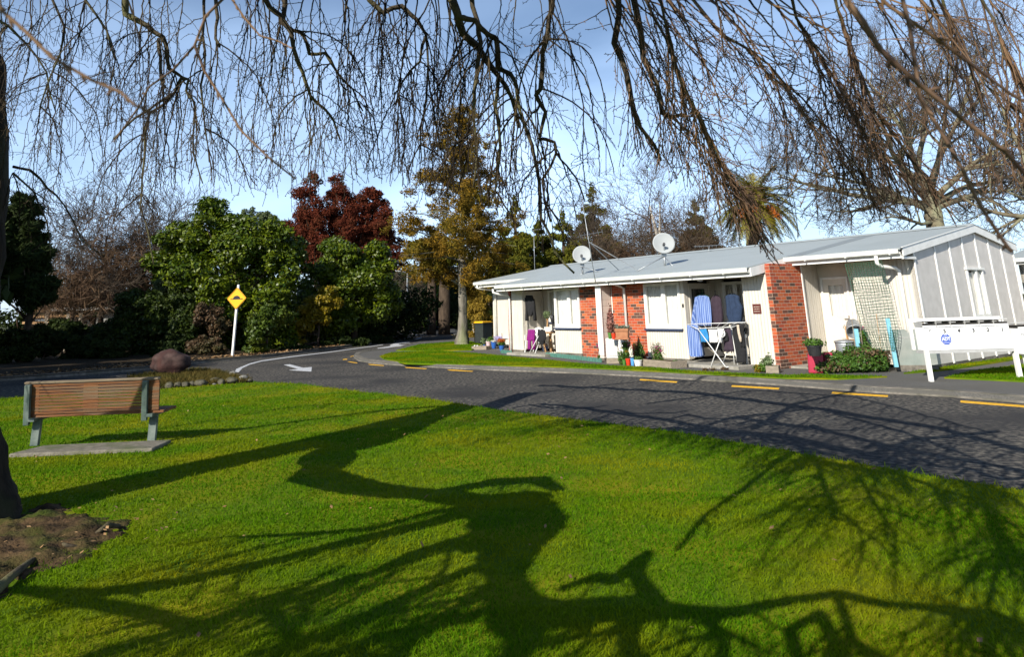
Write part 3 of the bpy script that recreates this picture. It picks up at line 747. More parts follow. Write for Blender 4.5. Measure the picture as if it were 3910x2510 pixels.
# ------------------------------------------------------------------ house materials
def siding_mat(name, c, pitch, depth, c2=None):
    m, t, b, new, lk = base_mat(name)
    co = new('ShaderNodeTexCoord'); sp = new('ShaderNodeSeparateXYZ'); lk(co.outputs['Object'], sp.inputs['Vector'])
    ad = new('ShaderNodeMath'); ad.operation = 'ADD'; lk(sp.outputs['X'], ad.inputs[0]); lk(sp.outputs['Y'], ad.inputs[1])
    dv = new('ShaderNodeMath'); dv.operation = 'DIVIDE'; dv.inputs[1].default_value = pitch; lk(ad.outputs[0], dv.inputs[0])
    fr = new('ShaderNodeMath'); fr.operation = 'FRACT'; lk(dv.outputs[0], fr.inputs[0])
    cr = new('ShaderNodeValToRGB')
    e = cr.color_ramp.elements
    e[0].position = 0.0; e[0].color = (1, 1, 1, 1); e[1].position = 1.0; e[1].color = (1, 1, 1, 1)
    for p, val in ((.72, 1), (.80, 0), (.92, 0)):
        q = cr.color_ramp.elements.new(p); q.color = (val, val, val, 1)
    lk(fr.outputs[0], cr.inputs['Fac'])
    bu = new('ShaderNodeBump'); bu.inputs['Strength'].default_value = 1.0; bu.inputs['Distance'].default_value = depth
    lk(cr.outputs['Color'], bu.inputs['Height']); lk(bu.outputs['Normal'], b.inputs['Normal'])
    nz_ = new('ShaderNodeTexNoise'); nz_.inputs['Scale'].default_value = 3; nz_.inputs['Detail'].default_value = 6; lk(co.outputs['Object'], nz_.inputs['Vector'])
    mm = new('ShaderNodeMix'); mm.data_type = 'RGBA'; mm.inputs['A'].default_value = (*c, 1); mm.inputs['B'].default_value = (*(c2 or tuple(x * .86 for x in c)), 1)
    lk(nz_.outputs['Fac'], mm.inputs['Factor'])
    ms_ = new('ShaderNodeMapping'); ms_.inputs['Scale'].default_value = (9, 9, .7); lk(co.outputs['Object'], ms_.inputs['Vector'])
    n3 = new('ShaderNodeTexNoise'); n3.inputs['Scale'].default_value = 1; n3.inputs['Detail'].default_value = 5; lk(ms_.outputs['Vector'], n3.inputs['Vector'])
    r3 = new('ShaderNodeMapRange'); r3.inputs['From Min'].default_value = .5; r3.inputs['From Max'].default_value = .8; r3.inputs['To Max'].default_value = .45; lk(n3.outputs['Fac'], r3.inputs['Value'])
    m3 = new('ShaderNodeMix'); m3.data_type = 'RGBA'; lk(r3.outputs['Result'], m3.inputs['Factor']); lk(mm.outputs['Result'], m3.inputs['A']); m3.inputs['B'].default_value = (c[0] * .62, c[1] * .58, c[2] * .5, 1)
    lk(m3.outputs['Result'], b.inputs['Base Color'])
    b.inputs['Roughness'].default_value = .55; MATS[name] = m
siding_mat('siding', (.66, .615, .535), .095, .012)
def brick_mat(name):
    m, t, b, new, lk = base_mat(name)
    co = new('ShaderNodeTexCoord'); sp = new('ShaderNodeSeparateXYZ'); lk(co.outputs['Object'], sp.inputs['Vector'])
    ad = new('ShaderNodeMath'); ad.operation = 'ADD'; lk(sp.outputs['X'], ad.inputs[0]); lk(sp.outputs['Y'], ad.inputs[1])
    cb = new('ShaderNodeCombineXYZ'); lk(ad.outputs[0], cb.inputs['X']); lk(sp.outputs['Z'], cb.inputs['Y'])
    br = new('ShaderNodeTexBrick'); br.inputs['Scale'].default_value = 1.0
    br.inputs['Brick Width'].default_value = .24; br.inputs['Row Height'].default_value = .086; br.inputs['Mortar Size'].default_value = .006
    br.inputs['Mortar Smooth'].default_value = .2; br.inputs['Bias'].default_value = 0
    br.inputs['Color1'].default_value = (0, 0, 0, 1); br.inputs['Color2'].default_value = (1, 1, 1, 1); br.inputs['Mortar'].default_value = (.5, .5, .5, 1)
    lk(cb.outputs['Vector'], br.inputs['Vector'])
    cr = new('ShaderNodeValToRGB'); cr.color_ramp.interpolation = 'LINEAR'
    e = cr.color_ramp.elements; e[0].color = (.09, .05, .038, 1); e[1].color = (.58, .14, .04, 1)
    for p, c in ((.16, (.12, .055, .035)), (.26, (.34, .062, .026)), (.5, (.52, .11, .03)), (.75, (.45, .065, .024))):
        q = cr.color_ramp.elements.new(p); q.color = (*c, 1)
    lk(br.outputs['Color'], cr.inputs['Fac'])
    nz_ = new('ShaderNodeTexNoise'); nz_.inputs['Scale'].default_value = 30; nz_.inputs['Detail'].default_value = 4; lk(co.outputs['Object'], nz_.inputs['Vector'])
    hs = new('ShaderNodeMix'); hs.data_type = 'RGBA'; hs.blend_type = 'MULTIPLY'; hs.inputs['Factor'].default_value = .35; lk(cr.outputs['Color'], hs.inputs['A']); lk(nz_.outputs['Color'], hs.inputs['B'])
    mm = new('ShaderNodeMix'); mm.data_type = 'RGBA'; lk(br.outputs['Fac'], mm.inputs['Factor']); lk(hs.outputs['Result'], mm.inputs['A']); mm.inputs['B'].default_value = (.42, .30, .22, 1)
    lk(mm.outputs['Result'], b.inputs['Base Color']); b.inputs['Roughness'].default_value = .85
    bu = new('ShaderNodeBump'); bu.inputs['Strength'].default_value = .7; bu.inputs['Distance'].default_value = -.006
    lk(br.outputs['Fac'], bu.inputs['Height']); lk(bu.outputs['Normal'], b.inputs['Normal']); MATS[name] = m
brick_mat('brick')
def block_mat(name):
    m, t, b, new, lk = base_mat(name)
    co = new('ShaderNodeTexCoord'); sp = new('ShaderNodeSeparateXYZ'); lk(co.outputs['Object'], sp.inputs['Vector'])
    cb = new('ShaderNodeCombineXYZ'); lk(sp.outputs['Y'], cb.inputs['X']); lk(sp.outputs['Z'], cb.inputs['Y'])
    br = new('ShaderNodeTexBrick'); br.inputs['Scale'].default_value = 1; br.inputs['Brick Width'].default_value = .4; br.inputs['Row Height'].default_value = .2; br.inputs['Mortar Size'].default_value = .006
    br.inputs['Color1'].default_value = (.62, .56, .48, 1); br.inputs['Color2'].default_value = (.58, .52, .45, 1); br.inputs['Mortar'].default_value = (.34, .31, .27, 1)
    lk(cb.outputs['Vector'], br.inputs['Vector']); lk(br.outputs['Color'], b.inputs['Base Color']); b.inputs['Roughness'].default_value = .8; MATS[name] = m
block_mat('blockwork')
def roof_mat(name, c, c2):
    m, t, b, new, lk = base_mat(name)
    co = new('ShaderNodeTexCoord'); sp = new('ShaderNodeSeparateXYZ'); lk(co.outputs['Object'], sp.inputs['Vector'])
    mu = new('ShaderNodeMath'); mu.operation = 'MULTIPLY'; mu.inputs[1].default_value = 2 * PI / .076; lk(sp.outputs['X'], mu.inputs[0])
    si = new('ShaderNodeMath'); si.operation = 'SINE'; lk(mu.outputs[0], si.inputs[0])
    bu = new('ShaderNodeBump'); bu.inputs['Strength'].default_value = .55; bu.inputs['Distance'].default_value = .008
    lk(si.outputs[0], bu.inputs['Height']); lk(bu.outputs['Normal'], b.inputs['Normal'])
    nz_ = new('ShaderNodeTexNoise'); nz_.inputs['Scale'].default_value = 1.1; nz_.inputs['Detail'].default_value = 7; lk(co.outputs['Object'], nz_.inputs['Vector'])
    # a few sheets weathered differently
    fl = new('ShaderNodeMath'); fl.operation = 'MULTIPLY'; fl.inputs[1].default_value = 1 / .76; lk(sp.outputs['X'], fl.inputs[0])
    wn = new('ShaderNodeTexWhiteNoise'); wn.noise_dimensions = '1D'; f2 = new('ShaderNodeMath'); f2.operation = 'FLOOR'; lk(fl.outputs[0], f2.inputs[0]); lk(f2.outputs[0], wn.inputs['W'])
    ad = new('ShaderNodeMath'); ad.operation = 'MULTIPLY_ADD'; ad.inputs[1].default_value = .25; lk(wn.outputs['Value'], ad.inputs[0]); lk(nz_.outputs['Fac'], ad.inputs[2])
    mm = new('ShaderNodeMix'); mm.data_type = 'RGBA'; lk(ad.outputs[0], mm.inputs['Factor']); mm.inputs['A'].default_value = (*c, 1); mm.inputs['B'].default_value = (*c2, 1)
    lk(mm.outputs['Result'], b.inputs['Base Color']); b.inputs['Roughness'].default_value = .5; MATS[name] = m
roof_mat('roofing', (.38, .415, .415), (.31, .345, .345))
mat('white_paint', (.80, .79, .75), (.72, .71, .67), rough=.45, scale=5)
mat('cream_paint', (.64, .59, .51), (.58, .535, .46), rough=.5, scale=5)
mat('gable_panel', (.62, .585, .545), (.55, .52, .48), rough=.7, scale=4, bump=.1, bscale=60)
mat('gutter_paint', (.62, .62, .58), (.54, .54, .51), rough=.35, scale=6)
mat('soffit', (.40, .34, .27), (.36, .30, .24), rough=.8, scale=6)
mat('navy_sill', (.035, .05, .10), (.03, .04, .08), rough=.4)
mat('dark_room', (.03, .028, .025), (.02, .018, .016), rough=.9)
mat('curtain', (.85, .85, .82), (.76, .76, .73), rough=.9, scale=6, trans=.2)
mat('blind', (.55, .53, .48), (.45, .43, .39), rough=.9, scale=6)
mat('steel', (.45, .46, .47), (.36, .37, .38), rough=.35, metal=.8, scale=20)
mat('galvanised', (.42, .44, .45), (.28, .30, .32), rough=.45, metal=.6, scale=12, bump=.1)
mat('plaque_brown', (.12, .035, .03), (.1, .03, .025), rough=.4)
mat('black_plastic', (.018, .018, .02), (.028, .028, .03), rough=.5, scale=10)
mat('lettering_black', (.01, .01, .015), (.012, .012, .018), rough=.6)
mat('lettering_white', (.8, .8, .8), (.76, .76, .76), rough=.6)
def glass_mat(name, tint=(.98, .98, .97)):
    m, t, b, new, lk = base_mat(name)
    t.nodes.remove(b)
    tr = new('ShaderNodeBsdfTransparent'); tr.inputs['Color'].default_value = (*tint, 1)
    gl = new('ShaderNodeBsdfGlossy'); gl.inputs['Roughness'].default_value = .03
    fz = new('ShaderNodeLayerWeight'); fz.inputs['Blend'].default_value = .5; pw = new('ShaderNodeMath'); pw.operation = 'POWER'; pw.inputs[1].default_value = 3; lk(fz.outputs['Facing'], pw.inputs[0])
    sc_ = new('ShaderNodeMath'); sc_.operation = 'MULTIPLY_ADD'; sc_.inputs[1].default_value = .5; sc_.inputs[2].default_value = .03; lk(pw.outputs[0], sc_.inputs[0])
    ms = new('ShaderNodeMixShader'); lk(sc_.outputs[0], ms.inputs['Fac']); lk(tr.outputs[0], ms.inputs[1]); lk(gl.outputs[0], ms.inputs[2])
    lk(ms.outputs[0], t.nodes['Material Output'].inputs['Surface']); MATS[name] = m
glass_mat('window_glass')

# ------------------------------------------------------------------ the row of units
HS = thing('row_house', 'long single storey row of cream units with brick panels and pale grey iron roof', 'house', HO, HROT)
def hb(b, u0, u1, v0, v1, z0, z1): return b.box(u0, u1, -v1, -v0, z0, z1)
def wall(segs, m, name='wall'):
    for s_ in segs:
        b = MB(); hb(b, *s_); b.build(name, m, HS)
def roofz(v): return 2.47 + .167 * (.72 - v) if v > -5.4 else 2.47 + .167 * 6.12 - .167 * (-5.4 - v)
EV = -1.05     # fascia line of the set-back ends
# siding
wall([(-11.2, -10.5, -.1, 0, .1, 2.27), (-8.65, -7.29, -.1, 0, .08, .845), (-8.65, -7.29, -.1, 0, 2.235, 2.27), (-4.33, -2.76, -.1, 0, .08, .845), (-4.33, -2.76, -.1, 0, 2.235, 2.27), (-2.90, -2.76, -.1, 0, .845, 2.235),
      (-.74, 0, -.1, 0, .03, 2.30)], 'siding')
wall([(-10.6, -10.5, -.13, -.1, .1, 2.27), (-10.6, -10.5, -1.1, -.97, .1, 2.27), (-2.86, -2.76, -.2, -.1, .08, 2.27), (-2.86, -2.76, -1.45, -1.2, .08, 2.27), (-.05, .1, -2.3, -1.45, .05, 2.56)], 'siding')
wall([(-10.5, -8.65, -1.1, -1.0, .1, 1.05), (-10.5, -10.22, -1.1, -1.0, 1.05, 2.27), (-9.3, -8.65, -1.1, -1.0, 1.05, 2.27), (-2.76, -.7, -1.55, -1.45, .1, 1.03), (-2.76, -2.5, -1.55, -1.45, 1.03, 2.27), (-1.55, -.7, -1.55, -1.45, 1.03, 2.27)], 'siding')
wall([(1.42, 2.97, -1.8, -1.7, .03, 2.56), (-15.2, -11.4, -2.1, -2.0, .1, 2.56)], 'siding')
wall([(.1, .16, -2.4, -2.3, .05, 2.56), (.94, 1.0, -2.4, -2.3, .05, 2.56), (1.34, 1.5, -2.4, -1.8, .05, 2.56), (.16, .94, -2.4, -2.3, 2.2, 2.56), (1.0, 1.34, -2.4, -2.3, 2.2, 2.56), (1.0, 1.34, -2.4, -2.3, .05, .9)], 'cream_paint')
wall([(-8.75, -8.65, -1.1, -.1, .1, 2.27), (-.84, -.74, -1.55, -.1, .1, 2.27)], 'cream_paint')
# brick panels and the block party wall
wall([(-7.29, -6.0, -.1, -.02, -.05, 2.27)], 'brick', 'brick_panel'); wall([(-5.8, -4.33, -.1, -.02, -.05, 2.27)], 'brick', 'brick_panel')
wall([(0, .14, -1.4, .015, -.05, 2.56)], 'brick', 'brick_panel'); wall([(-11.42, -11.29, -1.9, .0, -.05, 2.4)], 'brick', 'brick_panel')
wall([(-6.0, -5.8, -.1, .42, .02, 2.25)], 'blockwork', 'party_wall'); wall([(-6.02, -5.78, .42, .445, .1, 2.25), (.02, .16, -1.45, -1.402, .05, 2.56)], 'white_paint', 'corner_board')
wall([(-6.01, -5.79, -.1, .43, -.2, .02), (-11.2, -10.5, -.1, .01, -.05, .1), (-8.65, -7.29, -.1, .01, -.05, .08), (-4.33, -2.76, -.1, .01, -.05, .08)], 'kerb_concrete', 'plinth')
# far side and inner core so that nothing shows through
wall([(-15.2, 2.87, -8.15, -8.05, 0, 3.0), (-15.3, -15.2, -8.1, -2.0, 0, 2.9)], 'cream_paint')
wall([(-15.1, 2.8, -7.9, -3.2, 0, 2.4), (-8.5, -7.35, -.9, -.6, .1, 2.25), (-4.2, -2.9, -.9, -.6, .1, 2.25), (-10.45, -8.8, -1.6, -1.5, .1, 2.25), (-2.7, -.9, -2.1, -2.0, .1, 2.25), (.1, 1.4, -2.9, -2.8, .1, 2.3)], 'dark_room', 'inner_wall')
# porch slabs
wall([(-10.9, -8.65, -1.0, .5, -.1, .03), (-2.95, -.55, -1.45, .8, -.1, .03), (.14, 1.6, -2.3, -.4, -.1, .0)], 'concrete', 'porch_slab')
# gable end
def gable_piece(v0, v1, z0, z1=None):
    vs = sorted([v for v in {v0, v1, -5.4} if v1 <= v <= v0], reverse=True)
    top = [(-v, (roofz(v) - .06) if z1 is None else z1) for v in vs]
    poly = [(-v0, z0)] + top + [(-v1, z0)]
    return poly
b = MB()
MG = Matrix(((0, -1, 0, 2.97), (1, 0, 0, 0), (0, 0, 1, 0), (0, 0, 0, 1)))      # local x -> house y, prism depth -> -u
for args in ((-1.7, -4.55, .05), (-4.55, -5.6, .05, 1.05), (-4.55, -5.6, 2.3), (-5.6, -8.1, .05)): b.prism(gable_piece(*args), .1, MG)
b.build('gable_wall', 'gable_panel', HS)
for v in (-1.72, -2.9, -3.79, -4.62, -5.5, -6.35, -7.22, -8.08):
    b = MB(); top = roofz(v) - .1
    if v in (-4.62, -5.5): b.box(2.97, 2.995, -v - .03, -v + .03, 2.32, top); b.box(2.97, 2.995, -v - .03, -v + .03, .03, 1.0)
    else: b.box(2.97, 2.995, -v - .03, -v + .03, .03, top)
    b.build('batten', 'white_paint', HS)
b = MB(); b.box(2.88, 2.965, 1.71, 8.1, -.06, .05); b.build('plinth', 'kerb_concrete', HS)
# roof
def roof_sheet(u0, u1, vf, m='roofing'):
    b = MB(); P = [(vf, roofz(vf)), (-5.4, roofz(-5.4)), (-8.25, roofz(-8.25))]
    for (va, za_), (vb, zb_) in zip(P[:-1], P[1:]):
        b.add([(u0, -va, za_), (u1, -va, za_), (u1, -vb, zb_), (u0, -vb, zb_), (u0, -va, za_ - .03), (u1, -va, za_ - .03), (u1, -vb, zb_ - .03), (u0, -vb, zb_ - .03)],
              [(0, 1, 2, 3), (7, 6, 5, 4), (0, 4, 5, 1), (1, 5, 6, 2), (2, 6, 7, 3), (3, 7, 4, 0)])
    return b
rb = roof_sheet(-11.3, -.04, .72)
for x in (roof_sheet(-.04, 3.05, EV + .12), roof_sheet(-15.25, -11.3, EV + .12)):
    rb.add(x.v, x.f)
RF = rb.build('roof', 'roofing', HS)
rc = MB(); rc.prism([(5.4 - .2, roofz(-5.2) + .012), (5.4, roofz(-5.4) + .05), (5.4 + .2, roofz(-5.6) + .012), (5.4, roofz(-5.4) + .02)], 18.32, Matrix(((0, -1, 0, 3.06), (1, 0, 0, 0), (0, 0, 1, 0), (0, 0, 0, 1))))
rc.build('ridge_cap', 'roofing', RF)
roof_mat('grey_roofing', (.25, .275, .28), (.22, .245, .25))
b = MB(); z_ = lambda v: roofz(v) + .006
b.add([(-.03, .95, z_(-.95)), (.45, .95, z_(-.95)), (.45, 5.2, z_(-5.2)), (-.03, 5.2, z_(-5.2)), (-.03, .95, z_(-.95) - .004), (.45, .95, z_(-.95) - .004), (.45, 5.2, z_(-5.2) - .004), (-.03, 5.2, z_(-5.2) - .004)], [(0, 1, 2, 3), (7, 6, 5, 4), (0, 4, 5, 1), (1, 5, 6, 2), (2, 6, 7, 3), (3, 7, 4, 0)])
b.build('replaced_sheet', 'grey_roofing', RF)
# fascia, gutter and rakes
def fascia(u0, u1, v, z):
    b = MB(); hb(b, u0, u1, v - .02, v + .005, z, z + .13); b.build('fascia', 'white_paint', HS)
    b = MB(); n = 7
    pr = [(v + .01, z + .22), (v + .01, z + .10), (v + .035, z + .085), (v + .09, z + .085), (v + .125, z + .11), (v + .135, z + .215), (v + .12, z + .215), (v + .11, z + .12), (v + .03, z + .10), (v + .025, z + .22)]
    b.prism([(-a, c) for a, c in pr], u1 - u0, Matrix(((0, 1, 0, u0), (1, 0, 0, 0), (0, 0, 1, 0), (0, 0, 0, 1))))
    k = u0 + .6
    while k < u1: hb(b, k, k + .035, v + .01, v + .142, z + .08, z + .225); k += 1.1
    b.build('gutter', 'gutter_paint', HS)
fascia(-11.3, -.04, .6, 2.24); fascia(-.02, 3.0, EV, 2.52); fascia(-15.25, -11.32, EV, 2.52)
def rake(u, v0, v1, w=.03, h=.2, dz=-.2):
    b = MB(); n = [v0] + ([-5.4] if v1 < -5.4 < v0 else []) + [v1]
    for a, c in zip(n[:-1], n[1:]):
        za_, zb_ = roofz(a) + dz, roofz(c) + dz
        b.add([(u, -a, za_), (u + w, -a, za_), (u + w, -c, zb_), (u, -c, zb_), (u, -a, za_ + h), (u + w, -a, za_ + h), (u + w, -c, zb_ + h), (u, -c, zb_ + h)],
              [(3, 2, 1, 0), (4, 5, 6, 7), (0, 1, 5, 4), (1, 2, 6, 5), (2, 3, 7, 6), (3, 0, 4, 7)])
    b.build('bargeboard', 'white_paint', HS)
rake(-.045, .6, EV - .02, dz=-.25, h=.215); rake(-11.325, .6, EV - .02, dz=-.25, h=.215)
rake(3.04, EV + .02, -8.2, h=.215, dz=-.2); rake(-15.29, EV + .02, -8.2)
b = MB(); rr_ = MB()
b.add([(3.0, -EV - .12, roofz(EV + .12) + .004), (3.09, -EV - .12, roofz(EV + .12) + .004), (3.09, 5.4, roofz(-5.4) + .012), (3.0, 5.4, roofz(-5.4) + .012), (3.09, 8.25, roofz(-8.25) + .006), (3.0, 8.25, roofz(-8.25) + .006)], [(0, 1, 2, 3), (3, 2, 4, 5)])
b.build('verge_flashing', 'gutter_paint', HS)
# soffits
wall([(-11.28, -.07, -1.6, .575, 2.272, 2.30), (0.0, 2.86, -2.4, EV - .03, 2.562, 2.585), (-15.2, -11.33, -2.1, EV - .03, 2.562, 2.585)], 'soffit', 'soffit')
wall([(2.97, 3.035, -1.72, EV - .03, 2.5, 2.56)], 'white_paint', 'soffit')
# downpipes
def pipe(name, pts, r, m='white_paint'):
    b = MB(); b.tube([(u, -v, z) for u, v, z in pts], r, 10); return b.build(name, m, HS, smooth=True)
pipe('downpipe', [(-11.5, .64, 2.34), (-11.5, .64, 2.22), (-11.42, .5, 2.16), (-11.25, .16, 2.10), (-11.2, .1, 2.02), (-11.2, .08, .05)], .042)
pipe('downpipe', [(-5.12, .62, 2.3), (-5.12, .3, 2.22), (-5.1, .07, 2.12), (-5.1, .06, -.02)], .042)
pipe('downpipe', [(2.44, EV + .08, 2.6), (2.44, EV + .08, 2.44), (2.48, EV, 2.36), (2.58, -1.5, 2.32), (2.62, -1.62, 2.25), (2.62, -1.63, 2.1), (2.62, -1.63, .1)], .045)
pipe('downpipe', [(-15.0, EV + .08, 2.6), (-15.0, EV + .08, 2.5), (-15.0, -1.8, 2.4), (-15.0, -1.93, 2.3), (-15.0, -1.93, .1)], .045)
pipe('wall_cable', [(-5.74, -.005, 2.26), (-5.74, -.005, .5)], .014)
# windows
def window(u0, u1, z0, z1, v, mull=(), curtain='curtain', sill=True, face='V', part=1.0, cv=-.07):
    """frame, panes, curtain and sill of one window, in a wall that faces V or the gable end"""
    def tr(u, d, z): return (u, -(v + d), z) if face == 'V' else (v + d, -u, z)
    def bx(b, a0, a1, d0, d1, zz0, zz1):
        p, q = tr(a0, d0, zz0), tr(a1, d1, zz1)
        b.box(min(p[0], q[0]), max(p[0], q[0]), min(p[1], q[1]), max(p[1], q[1]), zz0, zz1)
    b = MB(); t = .055
    bx(b, u0, u1, -.09, .03, z0, z0 + t * 1.6); bx(b, u0, u1, -.09, .032, z1 - t * .9, z1)
    bx(b, u0, u0 + t, -.09, .03, z0 + t * 1.6, z1 - t * .9); bx(b, u1 - t, u1, -.09, .03, z0 + t * 1.6, z1 - t * .9)
    for m_ in mull: bx(b, m_ - .035, m_ + .035, -.085, .026, z0 + t * 1.6, z1 - t * .9)
    ed = [u0 + t] + [x for m_ in mull for x in (m_ - .035, m_ + .035)] + [u1 - t]
    fr = b.build('window', 'white_paint', HS, bevel=.004)
    for k in range(0, len(ed), 2):
        s_ = MB(); a, c = ed[k], ed[k + 1]; w = .035; zb, zt = z0 + t * 1.6, z1 - t * .9
        bx(s_, a, c, -.05, .012, zb, zb + w); bx(s_, a, c, -.05, .012, zt - w, zt); bx(s_, a, a + w, -.05, .012, zb + w, zt - w); bx(s_, c - w, c, -.05, .012, zb + w, zt - w)
        s_.build('sash', 'white_paint', fr)
        g = MB(); bx(g, a + w, c - w, -.022, -.016, zb + w, zt - w); g.build('pane', 'window_glass', fr)
    # gathered curtain
    if curtain:
        n = int((u1 - u0) * 90); vs, fs = [], []
        for i in range(n + 1):
            u = u0 + .03 + (u1 - u0 - .06) * i / n * part; d = cv - .03 + .016 * math.sin(i * .9 + .8 * math.sin(i * .17)) + .008 * math.sin(i * .37)
            vs += [tr(u, d, z0 + .08), tr(u, d * 1.02, z1 - .06)]
        for i in range(n): fs.append((2 * i, 2 * i + 2, 2 * i + 3, 2 * i + 1))
        cb_ = MB(); cb_.add(vs, fs); cb_.build('curtain', curtain, fr, smooth=True)
    if sill:
        s_ = MB(); bx(s_, u0 - .02, u1 + .02, -.05, .075, z0 - .055, z0 - .002); s_.build('sill', 'navy_sill', fr)
    return fr
window(-8.62, -7.30, .905, 2.23, 0, (-7.86,))
window(-4.32, -2.91, .905, 2.23, 0, (-3.56,))
window(-10.2, -9.3, 1.07, 2.24, -1.0, (), 'curtain')
window(-2.49, -1.56, 1.07, 2.2, -1.45, (-2.06,), 'blind')
window(-4.55, -5.6, 1.06, 2.29, 2.97, (-5.18,), 'curtain', face='G', sill=False) if False else None
def gable_window():
    b = MB(); X0, X1 = 2.90, 3.01
    for y0, y1, z0, z1 in ((4.5, 5.66, 2.27, 2.33), (4.55, 5.6, 1.05, 1.12), (4.55, 4.63, 1.12, 2.27), (5.52, 5.6, 1.12, 2.27), (5.1, 5.2, 1.12, 2.27)): b.box(X0, X1 + (.02 if z0 > 2.2 else 0), y0, y1, z0, z1)
    fr = b.build('window', 'white_paint', HS, bevel=.004)
    for a, c in ((4.63, 5.1), (5.2, 5.52)):
        g = MB(); g.box(2.95, 2.955, a, c, 1.12, 2.27); g.build('pane', 'window_glass', fr)
    vs, fs = [], []; n = 70
    for i in range(n + 1):
        y = 4.75 + .8 * i / n; d = 2.90 - .014 * math.sin(i * .9)
        vs += [(d, y, 1.12), (d - .002, y, 2.2)]
    for i in range(n): fs.append((2 * i, 2 * i + 2, 2 * i + 3, 2 * i + 1))
    c = MB(); c.add(vs, fs); c.build('curtain', 'curtain', fr, smooth=True)
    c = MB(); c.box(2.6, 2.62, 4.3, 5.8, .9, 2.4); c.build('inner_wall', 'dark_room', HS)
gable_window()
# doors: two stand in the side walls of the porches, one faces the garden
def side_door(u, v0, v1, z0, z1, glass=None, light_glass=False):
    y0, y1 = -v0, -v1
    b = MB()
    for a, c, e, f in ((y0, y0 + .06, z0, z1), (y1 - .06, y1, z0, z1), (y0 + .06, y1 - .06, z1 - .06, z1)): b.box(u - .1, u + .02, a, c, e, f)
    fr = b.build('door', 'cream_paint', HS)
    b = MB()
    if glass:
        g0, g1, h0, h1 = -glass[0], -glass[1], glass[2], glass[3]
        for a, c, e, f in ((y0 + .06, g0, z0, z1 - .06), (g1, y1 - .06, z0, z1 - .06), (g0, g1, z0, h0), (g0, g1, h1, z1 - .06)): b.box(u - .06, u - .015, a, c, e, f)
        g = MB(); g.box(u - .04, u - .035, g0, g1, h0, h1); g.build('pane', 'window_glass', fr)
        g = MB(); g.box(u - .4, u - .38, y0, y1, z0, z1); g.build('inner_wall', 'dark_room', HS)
    else: b.box(u - .06, u - .015, y0 + .06, y1 - .06, z0, z1 - .06)
    b.build('door_leaf', 'cream_paint', fr)
    b = MB(); b.box(u - .016, u, y0 + .1, y0 + .135, 1.02, 1.22); b.beam((u + .01, y0 + .115, 1.12), (u + .01, y0 + .23, 1.12), .02, .018); b.build('handle', 'steel', fr)
side_door(-10.5, -.13, -.97, .14, 2.22)
side_door(-2.76, -.2, -1.2, .11, 2.18, (-.36, -1.0, .35, 2.02))
def front_door():
    b = MB()
    for a, c, e, f in ((.16, .21, .07, 2.2), (.89, .94, .07, 2.2), (.21, .89, 2.14, 2.2)): hb(b, a, c, -2.38, -2.26, e, f)
    fr = b.build('door', 'white_paint', HS)
    b = MB()
    for a, c, e, f in ((.21, .35, .07, 2.14), (.78, .89, .07, 2.14), (.35, .78, .07, 1.17), (.35, .78, 1.98, 2.14)): hb(b, a, c, -2.35, -2.3, e, f)
    b.build('door_leaf', 'cream_paint', fr)
    g = MB(); hb(g, .35, .78, -2.328, -2.322, 1.17, 1.98); g.build('pane', 'window_glass', fr)
    vs, fs = [], []
    for i in range(41):
        vs += [(.33 + .47 * i / 40, 2.37 + .012 * math.sin(i * .8), 1.12), (.33 + .47 * i / 40, 2.37 + .012 * math.sin(i * .8), 2.02)]
    for i in range(40): fs.append((2 * i, 2 * i + 2, 2 * i + 3, 2 * i + 1))
    c = MB(); c.add(vs, fs); c.build('curtain', 'curtain', fr, smooth=True)
    h = MB(); hb(h, .815, .845, -2.3, -2.285, .98, 1.18); h.beam((.83, 2.262, 1.1), (.71, 2.262, 1.1), .018, .02); h.build('handle', 'steel', fr)
    h = MB(); hb(h, .82, .84, -2.3, -2.29, .88, .90); h.build('lock', 'steel', fr)
    b = MB()
    for a, c, e, f in ((1.0, 1.05, .9, 2.2), (1.29, 1.34, .9, 2.2), (1.05, 1.29, .9, .96), (1.05, 1.29, 2.14, 2.2)): hb(b, a, c, -2.39, -2.27, e, f)
    s_ = b.build('window', 'white_paint', HS)
    g = MB(); hb(g, 1.05, 1.29, -2.34, -2.335, .96, 2.14); g.build('pane', 'window_glass', s_)
    g = MB(); hb(g, 1.04, 1.3, -2.5, -2.48, .9, 2.18); g.build('curtain', 'blind', s_)
front_door()
# plaque and small wall fittings
b = MB(); hb(b, -.50, -.25, 0, .012, 1.3, 1.55); PQ = b.build('plaque', 'plaque_brown', HS)
for k, (z, s_) in enumerate(((1.475, 3), (1.42, 4), (1.36, 3))):
    b = MB(); r = random.Random(k); x = -.46
    while x < -.29:
        w = r.uniform(.018, .045); hb(b, x, min(x + w, -.285), .012, .014, z - .008, z + .012); x += w + .012
    b.build('lettering', 'soffit', PQ)
b = MB(); hb(b, -2.86, -2.80, 0, .015, 1.5, 1.6); q = b.build('unit_number_plate', 'black_plastic', HS)
b = MB(); hb(b, -8.645, -8.62, 0, .015, 1.52, 1.6); b.build('unit_number_plate', 'black_plastic', HS)
b = MB(); b.lathe([(.0, 2.20), (.07, 2.205), (.09, 2.23), (.09, 2.27)], 14, Matrix.Translation((-1.9, -.3, 0))); b.build('porch_light', 'white_paint', HS, smooth=True)
